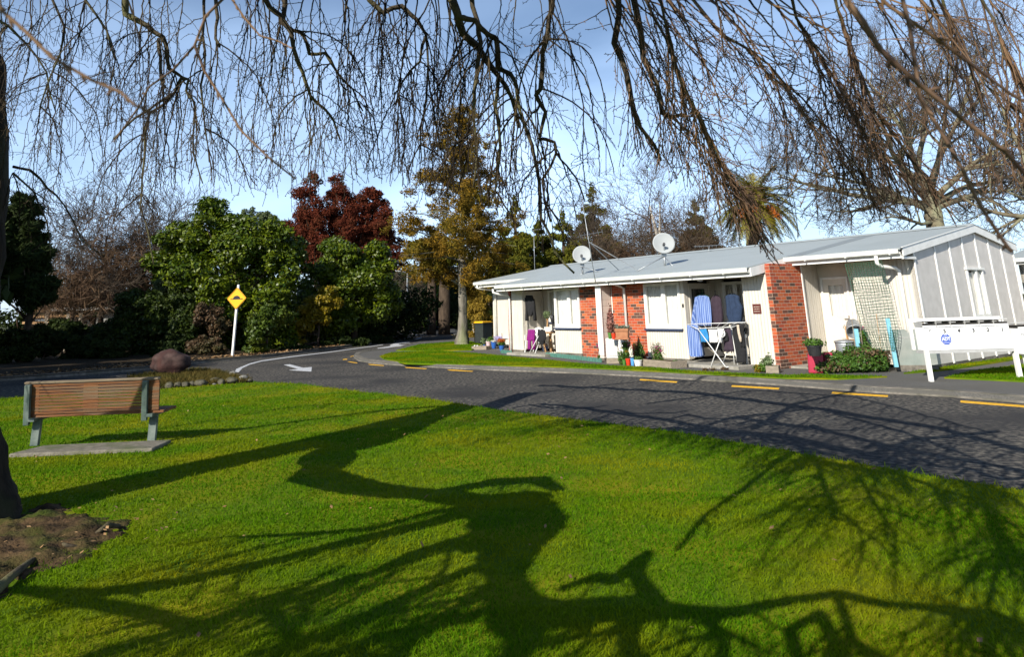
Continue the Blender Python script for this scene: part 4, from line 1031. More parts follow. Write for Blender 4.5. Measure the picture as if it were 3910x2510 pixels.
# ------------------------------------------------------------------ neighbouring unit at the right edge
H2 = thing('neighbour_house', 'pale cream neighbouring unit at the right edge behind the gable', 'house', HO, HROT)
v2 = -9.6
ua, ze = on_house(3849, 1013, v2); ub_, zt = on_house(3841, 909, v2)
w0 = ua + .12
b = MB(); hb(b, w0, w0 + 9, v2 - .6, v2 - .5, 0, ze + .02); b.box(w0, w0 + .1, -v2 + .5, -v2 + 7, 0, ze + .3); b.build('wall', 'siding', H2)
b = MB(); zr = ze + .22 + .167 * 3.4
for va, vb, za_, zb_ in ((v2 + .1, v2 - 3.4, ze + .2, zr), (v2 - 3.4, v2 - 7, zr, ze + .1)):
    b.add([(ua - .1, -va, za_), (ua + 9.5, -va, za_), (ua + 9.5, -vb, zb_), (ua - .1, -vb, zb_), (ua - .1, -va, za_ - .04), (ua + 9.5, -va, za_ - .04), (ua + 9.5, -vb, zb_ - .04), (ua - .1, -vb, zb_ - .04)], [(0, 1, 2, 3), (7, 6, 5, 4), (0, 4, 5, 1), (1, 5, 6, 2), (2, 6, 7, 3), (3, 7, 4, 0)])
b.build('roof', 'roofing', H2)
b = MB(); hb(b, ua - .1, ua + 9.5, v2 - .02, v2, ze, ze + .1); b.build('fascia', 'white_paint', H2)
b = MB(); hb(b, ua - .1, ua + 9.5, v2, v2 + .12, ze + .08, ze + .19); b.build('gutter', 'gutter_paint', H2)
b = MB(); hb(b, w0 + .9, w0 + 1.7, v2 - .5, v2 - .47, 0, 2.0); b.build('door', 'white_paint', H2)
# ------------------------------------------------------------------ background planting
Q = 1.63                                   # survey print (2399 wide) to full survey pixels
leaf_mat('magnolia_leaf', (.012, .034, .002), (.13, .165, .004), (.04, .075, .003), rough=.42, spec=.3, trans=.12)
leaf_mat('camellia_leaf', (.02, .042, .005), (.075, .11, .008), (.12, .12, .006), rough=.5, spec=.25, trans=.1)
leaf_mat('yew_leaf', (.010, .022, .003), (.045, .065, .005), (.018, .032, .004), rough=.55, spec=.2, trans=.1)
leaf_mat('yellow_leaf', (.12, .105, .006), (.26, .175, .008), (.07, .095, .006), rough=.5, spec=.25, trans=.15)
leaf_mat('red_conifer_leaf', (.05, .012, .008), (.135, .03, .014), (.085, .03, .013), rough=.9, spec=.08, trans=.1)
leaf_mat('brown_conifer_leaf', (.06, .044, .008), (.26, .145, .014), (.125, .108, .012), rough=.8, spec=.1, trans=.2)
leaf_mat('olive_conifer_leaf', (.03, .042, .005), (.14, .125, .012), (.075, .085, .008), rough=.8, spec=.1, trans=.1)
leaf_mat('gold_conifer_leaf', (.13, .085, .01), (.26, .17, .015), (.12, .11, .012), rough=.7, spec=.2, trans=.1)
leaf_mat('dark_shade_leaf', (.008, .016, .003), (.028, .042, .005), (.014, .026, .004), rough=.7, spec=.15, trans=.1)  # near-black green; shade under the trees is put into the understory's colour
leaf_mat('bright_leaf', (.06, .14, .015), (.14, .22, .02), (.10, .17, .02), rough=.45, spec=.4, trans=.3)
leaf_mat('grey_green_leaf', (.06, .085, .035), (.13, .16, .06), (.08, .11, .04), rough=.6, spec=.3, trans=.2)
leaf_mat('pink_brown_leaf', (.035, .03, .012), (.13, .07, .035), (.035, .05, .008), rough=.6, spec=.3, trans=.1)
leaf_mat('brown_twig_leaf', (.075, .045, .028), (.14, .09, .05), (.10, .06, .04), rough=.8, spec=.1, trans=0)
leaf_mat('palm_leaf', (.09, .095, .012), (.26, .20, .02), (.16, .15, .015), rough=.45, spec=.4, trans=.15, blotch=.3)
mat('grey_bark', (.22, .20, .165), (.11, .10, .08), rough=.95, scale=7, bump=1.0, bscale=22, stretch=(1, 1, .3), spec=.1, c3=(.19, .20, .11), big=1.2)
mat('brown_bark', (.09, .065, .045), (.045, .033, .025), rough=.95, scale=7, bump=1.0, bscale=22, stretch=(1, 1, .3), spec=.1)
mat('lichen_bark', (.19, .165, .11), (.11, .09, .06), rough=.95, scale=1.6, bump=.6, bscale=12, spec=.1, c3=(.24, .24, .15), big=.9)
mat('fine_twig', (.105, .08, .058), (.06, .047, .035), rough=.85, scale=1, spec=.15)
mat('white_bark', (.5, .47, .42), (.3, .27, .23), rough=.8, scale=6, spec=.2)

def spot(x, y, Y): return onY(x * Q, y * Q, Y)
def ground_spot(x, Y):
    p = onY(x * Q, 780 * Q, Y); return Vector((p.x, p.y, 0))
def sz(r, Y): return r * Q * Y / FPX
def cl(org, lst, Y, flat=1.0, seed=0, sub=5, f=.55):
    """clumps given as (x, y, rx[, ry]) on the survey print, each broken into smaller lumps in depth"""
    r = random.Random(seed); out = []
    for c in lst:
        x, y, rx = c[:3]; ry = c[3] if len(c) > 3 else rx
        p = spot(x, y, Y) - org; a, bz = sz(rx, Y), sz(ry, Y); d = min(a, bz) * 1.1
        out.append((p.x, p.y, p.z, a * .66, d * .66, bz * .66 * flat))
        for k in range(sub + 4):
            v = Vector((r.gauss(0, 1), r.gauss(0, 1) - .4, r.gauss(0, 1))).normalized()
            s_ = r.uniform(.2, .42) * f / .55
            out.append((p.x + v.x * a * .78, p.y + v.y * d * .78, p.z + v.z * bz * .78, a * s_, d * s_, bz * s_ * .8 * flat))
    return out
def trunk_mesh(root, pts, rad, m, name='trunk', n=9, amp=.08, seed=1):
    b = MB(); jitter_tube(b, pts, rad, 4, n, amp, seed); return b.build(name, m, root, smooth=True)
def leafy(name, label, cat, x, Y, clumps, n, size, m, tr=None, bark='brown_bark', seed=1, group=None, part='crown', **kw):
    g = ground_spot(x, Y); t = thing(name, label, cat, g, 0, group)
    c = cl(g, clumps, Y, seed=seed)
    leaves(part, c, n, size, m, t, seed=seed, **kw)
    low = min(c, key=lambda q: q[2])[2]; top = max(q[2] for q in c)
    if tr:
        trunk_mesh(t, [(0, 0, -.1), (.05, 0, top * .3), (-.05, .1, top * .65)], [tr, tr * .8, tr * .4], bark, seed=seed)
        r = random.Random(seed)
        T = Twigs()
        for q in c[::2]:
            a = np.array([0, 0, max(.2, min(q[2] * .55, top * .6))]); e = np.array(q[:3]); mdl = (a + e) / 2 + np.array([0, 0, -.1])
            T.line(np.stack([a, mdl, e]), [tr * .35, tr * .22, tr * .08], 5)
        T.build('limb', bark, t)
    return t
leafy('magnolia_tree', 'broad glossy dark green tree behind the yellow hump sign', 'tree', 545, 37,
      [(495, 525, 75, 62), (440, 590, 88, 75), (565, 550, 95, 72), (630, 580, 85, 70), (665, 645, 60, 75), (540, 650, 140, 105), (410, 630, 62, 70), (630, 730, 95, 90), (510, 740, 100, 85)], 75000, .20, 'magnolia_leaf', .25, seed=3, up=.5)
leafy('camellia_tree', 'rounded evergreen tree with yellowish leaves right of the hump sign below the red trees', 'tree', 830, 41,
      [(805, 615, 85, 62), (745, 680, 75, 75), (870, 640, 65, 70), (810, 700, 120, 90), (895, 705, 45, 70), (770, 760, 90, 70)], 55000, .20, 'magnolia_leaf', .2, seed=4, up=.5)
leafy('golden_shrub', 'yellow leaved shrub growing among the evergreens right of the hump sign', 'shrub', 745, 38,
      [(735, 735, 45, 38), (700, 760, 35, 32), (770, 700, 36, 34), (690, 800, 25, 14)], 9000, .19, 'yellow_leaf', .06, seed=5, up=.5)
leafy('broad_shrub', 'low blue green shrub just right of the hump sign post', 'shrub', 625, 33.5, [(610, 770, 42, 40), (650, 740, 36, 36), (600, 815, 28, 22)], 9000, .17, 'camellia_leaf', .05, seed=6, up=.5)
leafy('pink_shrub', 'pinkish green flowering shrub left of the hump sign post', 'shrub', 490, 34.6, [(490, 740, 34, 36), (515, 765, 22, 34)], 6500, .13, 'pink_brown_leaf', .05, seed=7)
leafy('russet_shrub', 'low russet shrub behind the boulder', 'shrub', 470, 32.5, [(465, 808, 42, 22), (510, 815, 22, 16)], 6000, .11, 'pink_brown_leaf', .04, seed=8)
leafy('yew_bush', 'dense dark rounded bush between the shed and the pink shrub', 'shrub', 330, 35, [(350, 725, 75, 60), (300, 770, 62, 55), (400, 770, 80, 62), (350, 800, 110, 46), (430, 720, 50, 55), (440, 780, 50, 60)], 36000, .16, 'yew_leaf', .1, seed=9)
leafy('feathery_shrub', 'feathery brown shrub above the dark rounded bush', 'shrub', 415, 36.5, [(410, 665, 38, 36), (440, 640, 22, 24)], 5000, .3, 'grey_green_leaf', .05, seed=10, aspect=.12, up=1.2)
leafy('pale_tree', 'pale green tree top showing behind the big glossy evergreen', 'tree', 610, 62, [(585, 505, 22, 22), (620, 520, 28, 26), (655, 535, 30, 26), (640, 570, 40, 40)], 6500, .26, 'grey_green_leaf', .2, seed=11)
# red conifers
for k, (x, lst, lab) in enumerate((
        (735, [(728, 435, 30, 34), (722, 480, 46, 46), (705, 540, 42, 50), (748, 545, 56, 56), (735, 595, 60, 44), (762, 495, 34, 44), (745, 620, 60, 30)], 'leftmost and tallest of the dark red conifers'),
        (815, [(792, 440, 30, 32), (800, 480, 46, 46), (818, 530, 56, 52), (800, 585, 58, 44), (842, 495, 36, 40)], 'middle dark red conifer with its rounded top'),
        (885, [(868, 475, 36, 40), (890, 505, 34, 42), (875, 540, 48, 50), (885, 590, 46, 42), (905, 545, 24, 44)], 'rightmost dark red conifer beside the brown conifer'))):
    leafy('red_conifer', lab, 'tree', x, 56 + k, lst + [(x, 560, 60, 60), (x + 20, 610, 60, 30)], 38000, .21, 'red_conifer_leaf', .25, seed=20 + k, group='dark red conifers', noise=.35, droop=.6, aspect=.35)
# far wood behind everything
r = random.Random(5); w_ = []
for i in range(150):
    x = r.uniform(-45, 40); Y = r.uniform(66, 84); h = r.uniform(1.5, 6.5) if x < 2 else r.uniform(1.5, 5)
    w_.append((x, Y, h * .5, r.uniform(2, 4), 2, h * .6))
struct(leaves('woodland', w_, 90000, .5, 'dark_shade_leaf', seed=31), 'stuff')
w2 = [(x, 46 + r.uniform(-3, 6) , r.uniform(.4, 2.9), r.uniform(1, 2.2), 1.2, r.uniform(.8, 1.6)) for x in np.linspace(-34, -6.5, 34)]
struct(leaves('undergrowth', w2, 40000, .26, 'dark_shade_leaf', seed=32), 'stuff')
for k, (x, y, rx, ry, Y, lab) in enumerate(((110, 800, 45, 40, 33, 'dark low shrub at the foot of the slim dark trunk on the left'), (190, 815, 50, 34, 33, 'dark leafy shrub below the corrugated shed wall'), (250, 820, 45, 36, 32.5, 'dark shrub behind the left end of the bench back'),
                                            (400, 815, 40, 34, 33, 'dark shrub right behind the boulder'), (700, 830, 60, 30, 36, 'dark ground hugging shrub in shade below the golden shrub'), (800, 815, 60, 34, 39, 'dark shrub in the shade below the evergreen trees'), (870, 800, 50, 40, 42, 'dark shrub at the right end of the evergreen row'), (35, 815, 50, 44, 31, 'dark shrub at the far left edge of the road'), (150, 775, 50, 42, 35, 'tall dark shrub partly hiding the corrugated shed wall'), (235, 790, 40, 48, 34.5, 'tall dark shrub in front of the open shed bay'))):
    leafy('dark_shrub', lab, 'shrub', x, Y, [(x, y, rx, ry), (x + rx * .5, y + 6, rx * .6, ry * .6)], 7000, .15, 'dark_shade_leaf', .04, seed=50 + k, group='dark shrubs along the far kerb')  # these shrubs' near-black leaf colour holds the shade below the trees
# dark evergreen at the far left
leafy('spiky_evergreen', 'dark spiky evergreen tree at far left behind the big trunk', 'tree', 62, 31, [(45, 500, 42, 45), (60, 560, 48, 50), (75, 610, 48, 46), (50, 660, 75, 50), (90, 690, 40, 40), (20, 600, 60, 90)], 22000, .42, 'dark_shade_leaf', .16, seed=60, aspect=.16, droop=.4)
leafy('bright_shrub', 'sunlit bright green shrub at the foot of the dark evergreen', 'shrub', 50, 34, [(48, 800, 22, 16), (75, 806, 18, 12)], 2500, .13, 'bright_leaf', .03, seed=61)
# golden hedge conifers behind the wheelie bin
leafy('golden_conifer', 'mustard coloured clipped conifer behind the wheelie bin', 'tree', 1125, 44, [(1125, 668, 30, 22), (1120, 700, 34, 36), (1125, 745, 36, 40), (1125, 785, 36, 24)], 22000, .15, 'gold_conifer_leaf', .12, seed=62, noise=.15, aspect=.3, droop=-.6)
leafy('green_tree', 'bright green leafy tree beyond the road left of the brown conifer trunk', 'tree', 985, 62, [(985, 700, 30, 36), (1010, 670, 30, 30), (960, 740, 30, 24), (1000, 745, 24, 22)], 9000, .3, 'bright_leaf', .2, seed=63)
leafy('laurel_bush', 'small bright green bush on the far verge left of the lamp post', 'shrub', 860, 47, [(858, 752, 20, 24), (872, 735, 14, 16)], 2600, .2, 'bright_leaf', .06, seed=64)

# ------------------------------------------------------------------ bare trees
def bare_tree(root, base, pts, rad, levels, seed, m1='lichen_bark', m2='fine_twig', n1=10, spread=.8, upw=.25, ratio=.62, rmin=.008, length=None, first=.35, crook=.16, k_of=(7, 6, 5, 4), limbs=None):
    """trunk along pts; then limbs as a few meshes and all the fine twigs as one"""
    r = np.random.default_rng(seed)
    trunk_mesh(root, pts, rad, m1, n=10, amp=.07, seed=seed)
    fine, big = Twigs(), Twigs()
    P = [np.array(p, float) for p in pts]
    def at(t):
        s_ = t * (len(P) - 1); i = min(int(s_), len(P) - 2); f = s_ - i
        return P[i] * (1 - f) + P[i + 1] * f, rad[i] * (1 - f) + rad[i + 1] * f, (P[i + 1] - P[i]) / np.linalg.norm(P[i + 1] - P[i])
    def branch(p, d, l, r0, lev):
        n = 6 if lev < 3 else 4
        pp = [p]; rr = [r0]; dd = d / np.linalg.norm(d)
        for i in range(n):
            dd = dd + r.normal(0, crook, 3) + np.array([0, 0, upw * (.3 if lev == 1 else .6) / n * 2]); dd /= np.linalg.norm(dd)
            pp.append(pp[-1] + dd * l / n); rr.append(max(rmin, r0 * (1 - .75 * (i + 1) / n)))
        (big if lev <= 2 else fine).line(np.array(pp), np.array(rr), 6 if lev <= 2 else 3)
        if lev >= levels: return
        for k in range(k_of[min(lev, len(k_of) - 1)]):
            t = r.uniform(.25, 1.0); i = min(int(t * n), n - 1); f = t * n - i
            q = pp[i] * (1 - f) + pp[i + 1] * f; rq = rr[i] * (1 - f) + rr[i + 1] * f
            side = r.normal(0, 1, 3); side -= dd * (side @ dd); side /= np.linalg.norm(side)
            ax = pp[i + 1] - pp[i]; ax /= np.linalg.norm(ax)
            branch(q, ax * .75 + side * spread, l * ratio * r.uniform(.6, 1.15), max(rmin, rq * .62), lev + 1)
    if limbs:
        for (p, d, l, r0) in limbs: branch(np.array(p, float), np.array(d, float), l, r0, 1)
    else:
        for k in range(k_of[0]):
            q, rq, ax = at(r.uniform(first, 1.0)); a = 2 * PI * (k * .618 + r.random() * .15)
            branch(q, np.array([math.cos(a), math.sin(a), .55]) , (length or np.linalg.norm(P[-1] - P[0]) * .8) * r.uniform(.75, 1.15), rq * .6, 1)
    big.build('limb', m1, root)
    fine.build('twig', m2, root)
# spreading tree behind the roof at the right
YB = 40.0
g = ground_spot(2200, YB); BT = thing('bare_spreading_tree', 'big spreading leafless tree with lichened limbs behind the gable roof', 'tree', g)
def lb(x, y, dy=0): p = spot(x, y, YB) - g; return (p.x, p.y + dy, p.z)
def limb_to(a, b_, r0, l=1.0):
    p, q = Vector(a), Vector(b_); d = q - p; return (tuple(p), tuple(d), d.length * l, r0)
fork = lb(2185, 480); fork2 = lb(2150, 400)
bare_tree(BT, g, [(0, 0, -.2), lb(2196, 560), lb(2190, 520), fork, lb(2168, 430), fork2], [.62, .5, .46, .40, .30, .22], 5, 77, spread=.75, upw=.3, ratio=.55, rmin=.0085, k_of=(7, 9, 7, 6, 4), crook=.13,
          limbs=[limb_to(lb(2185, 500), lb(1960, 480, -1), .17), limb_to(lb(2180, 480), lb(1840, 400, 1), .19), limb_to(fork, lb(1960, 330, -2), .2), limb_to(lb(2170, 440), lb(2010, 220, 1), .18), limb_to(fork2, lb(2100, 130, 0), .17), limb_to(fork2, lb(2190, 110, 1.5), .17),
                 limb_to(lb(2185, 470), lb(2340, 330, -1), .2), limb_to(lb(2178, 450), lb(2300, 170, 1), .19), limb_to(lb(2188, 490), lb(2420, 400, 1), .2), limb_to(lb(2175, 440), lb(2260, 120, -1), .16), limb_to(lb(2192, 520), lb(2040, 545, -2), .13), limb_to(lb(2185, 480), lb(2450, 250, 2), .18), limb_to(fork2, lb(2050, 260, -3), .15), limb_to(fork, lb(1900, 470, 3), .15), limb_to(lb(2180, 460), lb(2390, 480, 2), .14)])
# leaning big limb from a second tree off the right edge
g2 = ground_spot(2520, 36); t = thing('leaning_bare_tree', 'bare tree at the right edge whose thick bough leans in over the roof', 'tree', g2)
def lb2(x, y, dy=0): p = spot(x, y, 36) - g2; return (p.x, p.y + dy, p.z)
bare_tree(t, g2, [(0, 0, -.2), lb2(2500, 620), lb2(2440, 480), lb2(2400, 420)], [.5, .45, .35, .2], 4, 78, limbs=[limb_to(lb2(2460, 490), lb2(2270, 540), .17), limb_to(lb2(2440, 480), lb2(2330, 450), .12), limb_to(lb2(2410, 430), lb2(2380, 200), .15)], k_of=(5, 7, 6, 5), spread=.7, rmin=.009)
# brown leafless trees
def bare_at(name, label, x, Y, top, seed, fill=0, spread=.8, lev=4, k_of=(9, 8, 7, 5), m1='brown_bark', tr=.16, group=None, length=None, lean=0):
    g = ground_spot(x, Y); t = thing(name, label, 'tree', g, 0, group); h = spot(x, top, Y).z
    bare_tree(t, g, [(0, 0, -.2), (lean * .3, 0, h * .25), (lean * .6, .1, h * .5), (lean, 0, h * .72)], [tr, tr * .8, tr * .55, tr * .25], lev, seed, m1=m1, spread=spread, k_of=k_of, length=length or h * .42, rmin=.010, upw=.35, first=.25)
    if fill: leaves('twig_mass', [(lean, 0, h * .62, h * .34, h * .3, h * .3), (lean - h * .15, 0, h * .42, h * .3, h * .28, h * .24), (lean + h * .18, .2, h * .5, h * .28, h * .25, h * .26)], fill, .62, 'brown_twig_leaf', t, seed=seed, aspect=.035, shell=.1, noise=.5)
bare_at('bare_tree', 'tangled brown leafless tree above the corrugated shed', 235, 40, 455, 81, fill=9000, lean=-.3)
bare_at('bare_tree', 'brown leafless tree just left of the big glossy evergreen', 320, 43, 470, 82, fill=9000, k_of=(9, 8, 6, 5))
bare_at('bare_tree', 'small twiggy leafless tree beside the dark evergreen on the left', 165, 37, 560, 83, fill=5000, k_of=(8, 7, 6, 4), tr=.1)
bare_at('bare_tree', 'purple brown leafless tree behind the taller satellite dish', 1545, 50, 400, 84, fill=7000, k_of=(9, 8, 6, 5), tr=.2)
bare_at('bare_tree', 'dense brown leafless tree behind the roof between the two dishes', 1450, 47, 510, 85, fill=10000, k_of=(10, 9, 7, 5), tr=.12)
bare_at('bare_tree', 'brown leafless tree left of the palm behind the roof', 1630, 52, 455, 86, fill=7000, k_of=(8, 8, 6, 5), tr=.15)
bare_at('bare_tree', 'wispy leafless tree on the far verge left of the conifer trunk', 945, 58, 640, 87, k_of=(7, 7, 5, 4), m1='grey_bark', tr=.18)
bare_at('bare_tree', 'twisted grey leafless tree left of the lamp post', 905, 52, 640, 88, k_of=(6, 6, 5, 4), m1='grey_bark', tr=.14)
g = ground_spot(1562, 49); t = thing('birch_tree', 'white barked forked trunk rising behind the taller satellite dish', 'tree', g); hh = spot(1545, 480, 49).z
trunk_mesh(t, [(0, 0, -.1), (0, 0, hh * .6), (-.2, 0, hh * .8), (-.5, 0, hh)], [.16, .14, .10, .06], 'white_bark', seed=4)
trunk_mesh(t, [(0, 0, hh * .68), (.15, .1, hh * .85), (.25, 0, hh * 1.02)], [.1, .08, .04], 'white_bark', 'limb', seed=5)

# brown conifer with its bare grey trunk by the road
YC = 35.3; gC = ground_spot(1083, YC); CF = thing('brown_conifer', 'tall brown conifer with bare grey trunk standing at the road bend', 'tree', gC)
def cc(x, y, dy=0): p = spot(x, y, YC) - gC; return Vector((p.x, p.y + dy, p.z))
b = MB(); jitter_tube(b, [(0, 0, -.1), (0, 0, .12), cc(1084, 770), cc(1083, 700), cc(1081, 640), cc(1082, 520), cc(1083, 400), cc(1084, 310), cc(1085, 270)], [.42, .33, .235, .2, .18, .14, .09, .04, .02], 5, 14, .10, 9)
b.build('trunk', 'grey_bark', CF, smooth=True)
r = random.Random(12); T = Twigs(); clm = []
prof = [(262, 14, 14), (300, 45, 40), (340, 70, 60), (380, 95, 75), (420, 120, 80), (450, 150, 95), (490, 165, 110), (530, 185, 130), (565, 190, 140), (600, 205, 150), (628, 150, 130), (650, 70, 80)]
for i in range(140):
    y = 268 + 395 * (i / 139) ** .8 + r.uniform(-26, 22)
    y = min(max(y, 264), 655)
    for (y0, l0, r0), (y1, l1, r1) in zip(prof[:-1], prof[1:]):
        if y0 <= y <= y1: f = (y - y0) / (y1 - y0); lw, rw = l0 + (l1 - l0) * f, r0 + (r1 - r0) * f
    a = r.uniform(0, 2 * PI); reach = r.uniform(.4, 1.08); wd = lw if math.cos(a) < 0 else rw
    lift = r.uniform(-22, 34)
    o = cc(1083, y + 18); e = cc(1083 + math.cos(a) * wd * reach, y - lift, math.sin(a) * sz((lw + rw) / 2, YC) * reach)
    mdl = (o + e) / 2 + Vector((0, 0, r.uniform(-.15, .35))); ln = (e - o).length
    T.line(np.array([tuple(o), tuple(mdl), tuple(e)]), [.045, .03, .008], 4)
    for t_ in (.4, .55, .7, .82, .92, 1.0):
        if r.random() < .55 + .25 * (y > 540):
            q = o * (1 - t_) ** 2 + mdl * 2 * t_ * (1 - t_) + e * t_ * t_
            s_ = r.uniform(.18, .46)
            clm.append((q.x + r.gauss(0, .28), q.y + r.gauss(0, .3), q.z + r.gauss(0, .22), s_ * 1.1, s_ * 1.1, s_ * r.uniform(.55, 1.0)))
T.build('limb', 'grey_bark', CF)
leaves('foliage', clm, 60000, .18, 'brown_conifer_leaf', CF, seed=13, noise=.5, aspect=.24, droop=.3, shell=.15)
# conifers behind the house
def conifer(label, x, Y, top, bot, w, n, m, seed, group=None, size=.24):
    g = ground_spot(x, Y); t = thing('conifer_tree', label, 'tree', g, 0, group); r = random.Random(seed); c = []
    h0, h1 = spot(x, bot, Y).z, spot(x, top, Y).z; W_ = sz(w, Y)
    for i in range(46):
        f = r.random(); a = r.uniform(0, 6.28); rr = W_ * (1 - f) ** .8 * r.uniform(.5, 1)
        s_ = W_ * .34 * (1.15 - f)
        c.append((math.cos(a) * rr, math.sin(a) * rr, h0 + (h1 - h0) * f, s_, s_, s_ * .7))
    c.append((0, 0, h1 - .3, .2, .2, .7))
    leaves('foliage', c, n, size, m, t, seed=seed, noise=.35, aspect=.3, droop=.5)
    trunk_mesh(t, [(0, 0, -.1), (0, 0, h0), (0, 0, h1 * .9)], [.22, .2, .05], 'brown_bark', seed=seed)
conifer('tall olive green conifer behind the aerial on the roof', 1405, 52, 438, 640, 75, 26000, 'olive_conifer_leaf', 71)
conifer('dark olive conifer behind the lower satellite dish', 1330, 48, 500, 650, 62, 16000, 'olive_conifer_leaf', 72)
conifer('dark brown green conifer right of the brown conifer', 1215, 46, 470, 660, 70, 20000, 'olive_conifer_leaf', 73)
conifer('dark conifer over the left end of the roof', 1270, 50, 520, 660, 70, 16000, 'olive_conifer_leaf', 74)
conifer('dark green conifer between the leafless tree and the palm', 1655, 56, 470, 620, 60, 16000, 'olive_conifer_leaf', 75)
conifer('dark shaded conifer behind the golden hedge', 1150, 54, 540, 760, 65, 16000, 'dark_shade_leaf', 76)
conifer('dark shaded conifer beyond the road right of the green tree', 1040, 66, 600, 760, 60, 12000, 'dark_shade_leaf', 77)
for k, (x, w, lab) in enumerate(((1010, 12, 'left of two dark bare trunks beyond the road'), (1040, 14, 'right of two dark bare trunks beyond the road'))):
    g = ground_spot(x, 52); t = thing('dark_trunk_tree', lab, 'tree', g, 0, 'dark trunks beyond the road'); h = spot(x, 560, 52).z
    trunk_mesh(t, [(0, 0, -.1), (.05, 0, h * .5), (0, 0, h)], [sz(w, 52), sz(w * .85, 52), sz(w * .5, 52)], 'brown_bark', seed=90 + k)
    leaves('crown', cl(g, [(x - 10, 590, 50, 34), (x + 30, 600, 45, 34)], 52, seed=90 + k), 6000, .28, 'olive_conifer_leaf', t, seed=90 + k, noise=.4)
# palm
YP = 44.; gP = ground_spot(1745, YP); PM = thing('palm_tree', 'feathery palm with orange fruit stalks behind the ridge', 'palm', gP)
hc = spot(1770, 482, YP).z; ox = spot(1770, 482, YP).x - gP.x
trunk_mesh(PM, [(0, 0, -.1), (ox * .5, 0, hc * .5), (ox, 0, hc)], [.4, .35, .38], 'brown_bark', seed=7)
co, rv = [], []; r = np.random.default_rng(8); T = Twigs()
for k in range(95):
    a = 2 * PI * k * .382; el = r.uniform(-.5, 1.4); ln = r.uniform(2.7, 3.6)
    d = np.array([math.cos(a) * math.cos(el), math.sin(a) * math.cos(el), math.sin(el)]); p = np.array([ox, 0, hc]); pp = [p]
    for i in range(14):
        d = d + np.array([0, 0, -.125]); d /= np.linalg.norm(d); pp.append(pp[-1] + d * ln / 14)
    T.line(np.array(pp), np.linspace(.03, .006, 15), 4); val = r.random()
    side = np.cross(d, [0, 0, 1.]); side /= np.linalg.norm(side) + 1e-9
    for i in range(2, 15):
        ax = pp[i] - pp[i - 1]; ax /= np.linalg.norm(ax); up_ = np.cross(side, ax)
        for sg in (-1, 1):
            for j in range(3):
                q = pp[i] - ax * ln / 14 * j * .33; L1 = .58 * math.sin(PI * min(1, i / 14 * .85 + .15)) + .08
                tip = q + (side * sg * .75 + ax * .75 - up_ * .1 + r.normal(0, .08, 3)) * L1; wv = ax * .036
                co += [q - wv, q + wv, tip]; rv.append(val * .7 + .3 * r.random())
fast_mesh('frond', np.array(co), np.arange(len(co)), 3, 'palm_leaf', PM, rndv=rv); T.build('frond_stem', 'palm_leaf', PM)
mat('orange_fruit', (.55, .16, .01), (.4, .10, .01), rough=.5, scale=5)
T = Twigs(); r = np.random.default_rng(9)
for k in range(110):
    p = np.array([ox - .85 + r.normal(0, .25), -1.3, hc - .35 + r.normal(0, .15)]); pp = [p]
    for i in range(4): pp.append(pp[-1] + np.array([r.normal(-.03, .05), r.normal(-.03, .05), -.1 + r.normal(0, .03)]))
    T.line(np.array(pp), np.full(5, .014), 4)
T.build('fruit', 'orange_fruit', PM); T = Twigs()
for k in range(110):
    p = np.array([ox + .5 + r.normal(0, .2), -1.3, hc - .35 + r.normal(0, .15)]); pp = [p]
    for i in range(4): pp.append(pp[-1] + np.array([r.normal(.03, .05), r.normal(-.03, .05), -.1 + r.normal(0, .03)]))
    T.line(np.array(pp), np.full(5, .014), 4)
T.build('fruit', 'orange_fruit', PM)
# evergreens out of the picture on the left: they shade the road and the bed behind the bench
for k, (x, y, h, lab) in enumerate(((-20, 19.5, 6.0, 'evergreen tree beside the road left of the picture, middle one'), (-18.5, 14.5, 5.2, 'evergreen tree beside the lawn left of the picture, nearest one'), (-24, 25.5, 7.5, 'evergreen tree across the road left of the picture'))):
    t = thing('evergreen_tree', lab, 'tree', (x, y, 0), 0, 'evergreens left of the picture')
    leaves('crown', [(0, 0, h * .62, 3.4, 3.4, h * .34), (1, 1, h * .4, 3, 3, h * .25), (-1, .5, h * .45, 3, 3, h * .25)], 9000, .5, 'dark_shade_leaf', t, seed=120 + k)
    trunk_mesh(t, [(0, 0, -.2), (0, 0, h * .4), (0, 0, h * .8)], [.3, .25, .1], 'brown_bark', seed=k)
# ------------------------------------------------------------------ things on the lawn, the verge and round the house
def zz(x, y): return 1800 + x / 5.134, 1060 + y / 5.134
def za(x, y): return 2250 + x / 4.277, 1060 + y / 4.277
def zb(x, y): return 2600 + x / 4.53, 1080 + y / 4.53
def z3(x, y): return 2900 + x / 2.567, 850 + y / 2.567
def z4(x, y): return 3310 + x / 2.2, 850 + y / 2.2
def zq(x, y): return 3180 + x / 3.264, 1180 + y / 3.264
SCALE = {zz: 5.134, za: 4.277, zb: 4.53, z3: 2.567, z4: 2.2, zq: 3.264}
def gp(f, x, y, z=None): return G(*f(x, y), PATHZ if z is None else z)
def mpp(p, f=None):
    q = CAM_R.transposed() @ (Vector(p) - CAM_P); return -q.z / FPX / (SCALE[f] if f else 1)
mat('bench_wood', (.20, .075, .022), (.10, .04, .014), rough=.7, scale=5, stretch=(.6, 8, 8), c3=(.15, .10, .055), big=2.5, bump=.3, bscale=30)
mat('bench_wood_grey', (.22, .17, .11), (.13, .10, .065), rough=.85, scale=5, stretch=(.6, 8, 8), bump=.3, bscale=30)
mat('bench_steel', (.085, .125, .105), (.055, .08, .07), rough=.6, scale=14, c3=(.16, .19, .17), big=4, bump=.15)
mat('boulder_stone', (.05, .02, .016), (.02, .011, .010), rough=.9, scale=2.6, bump=1, bscale=20, c3=(.075, .045, .038), big=3.5)
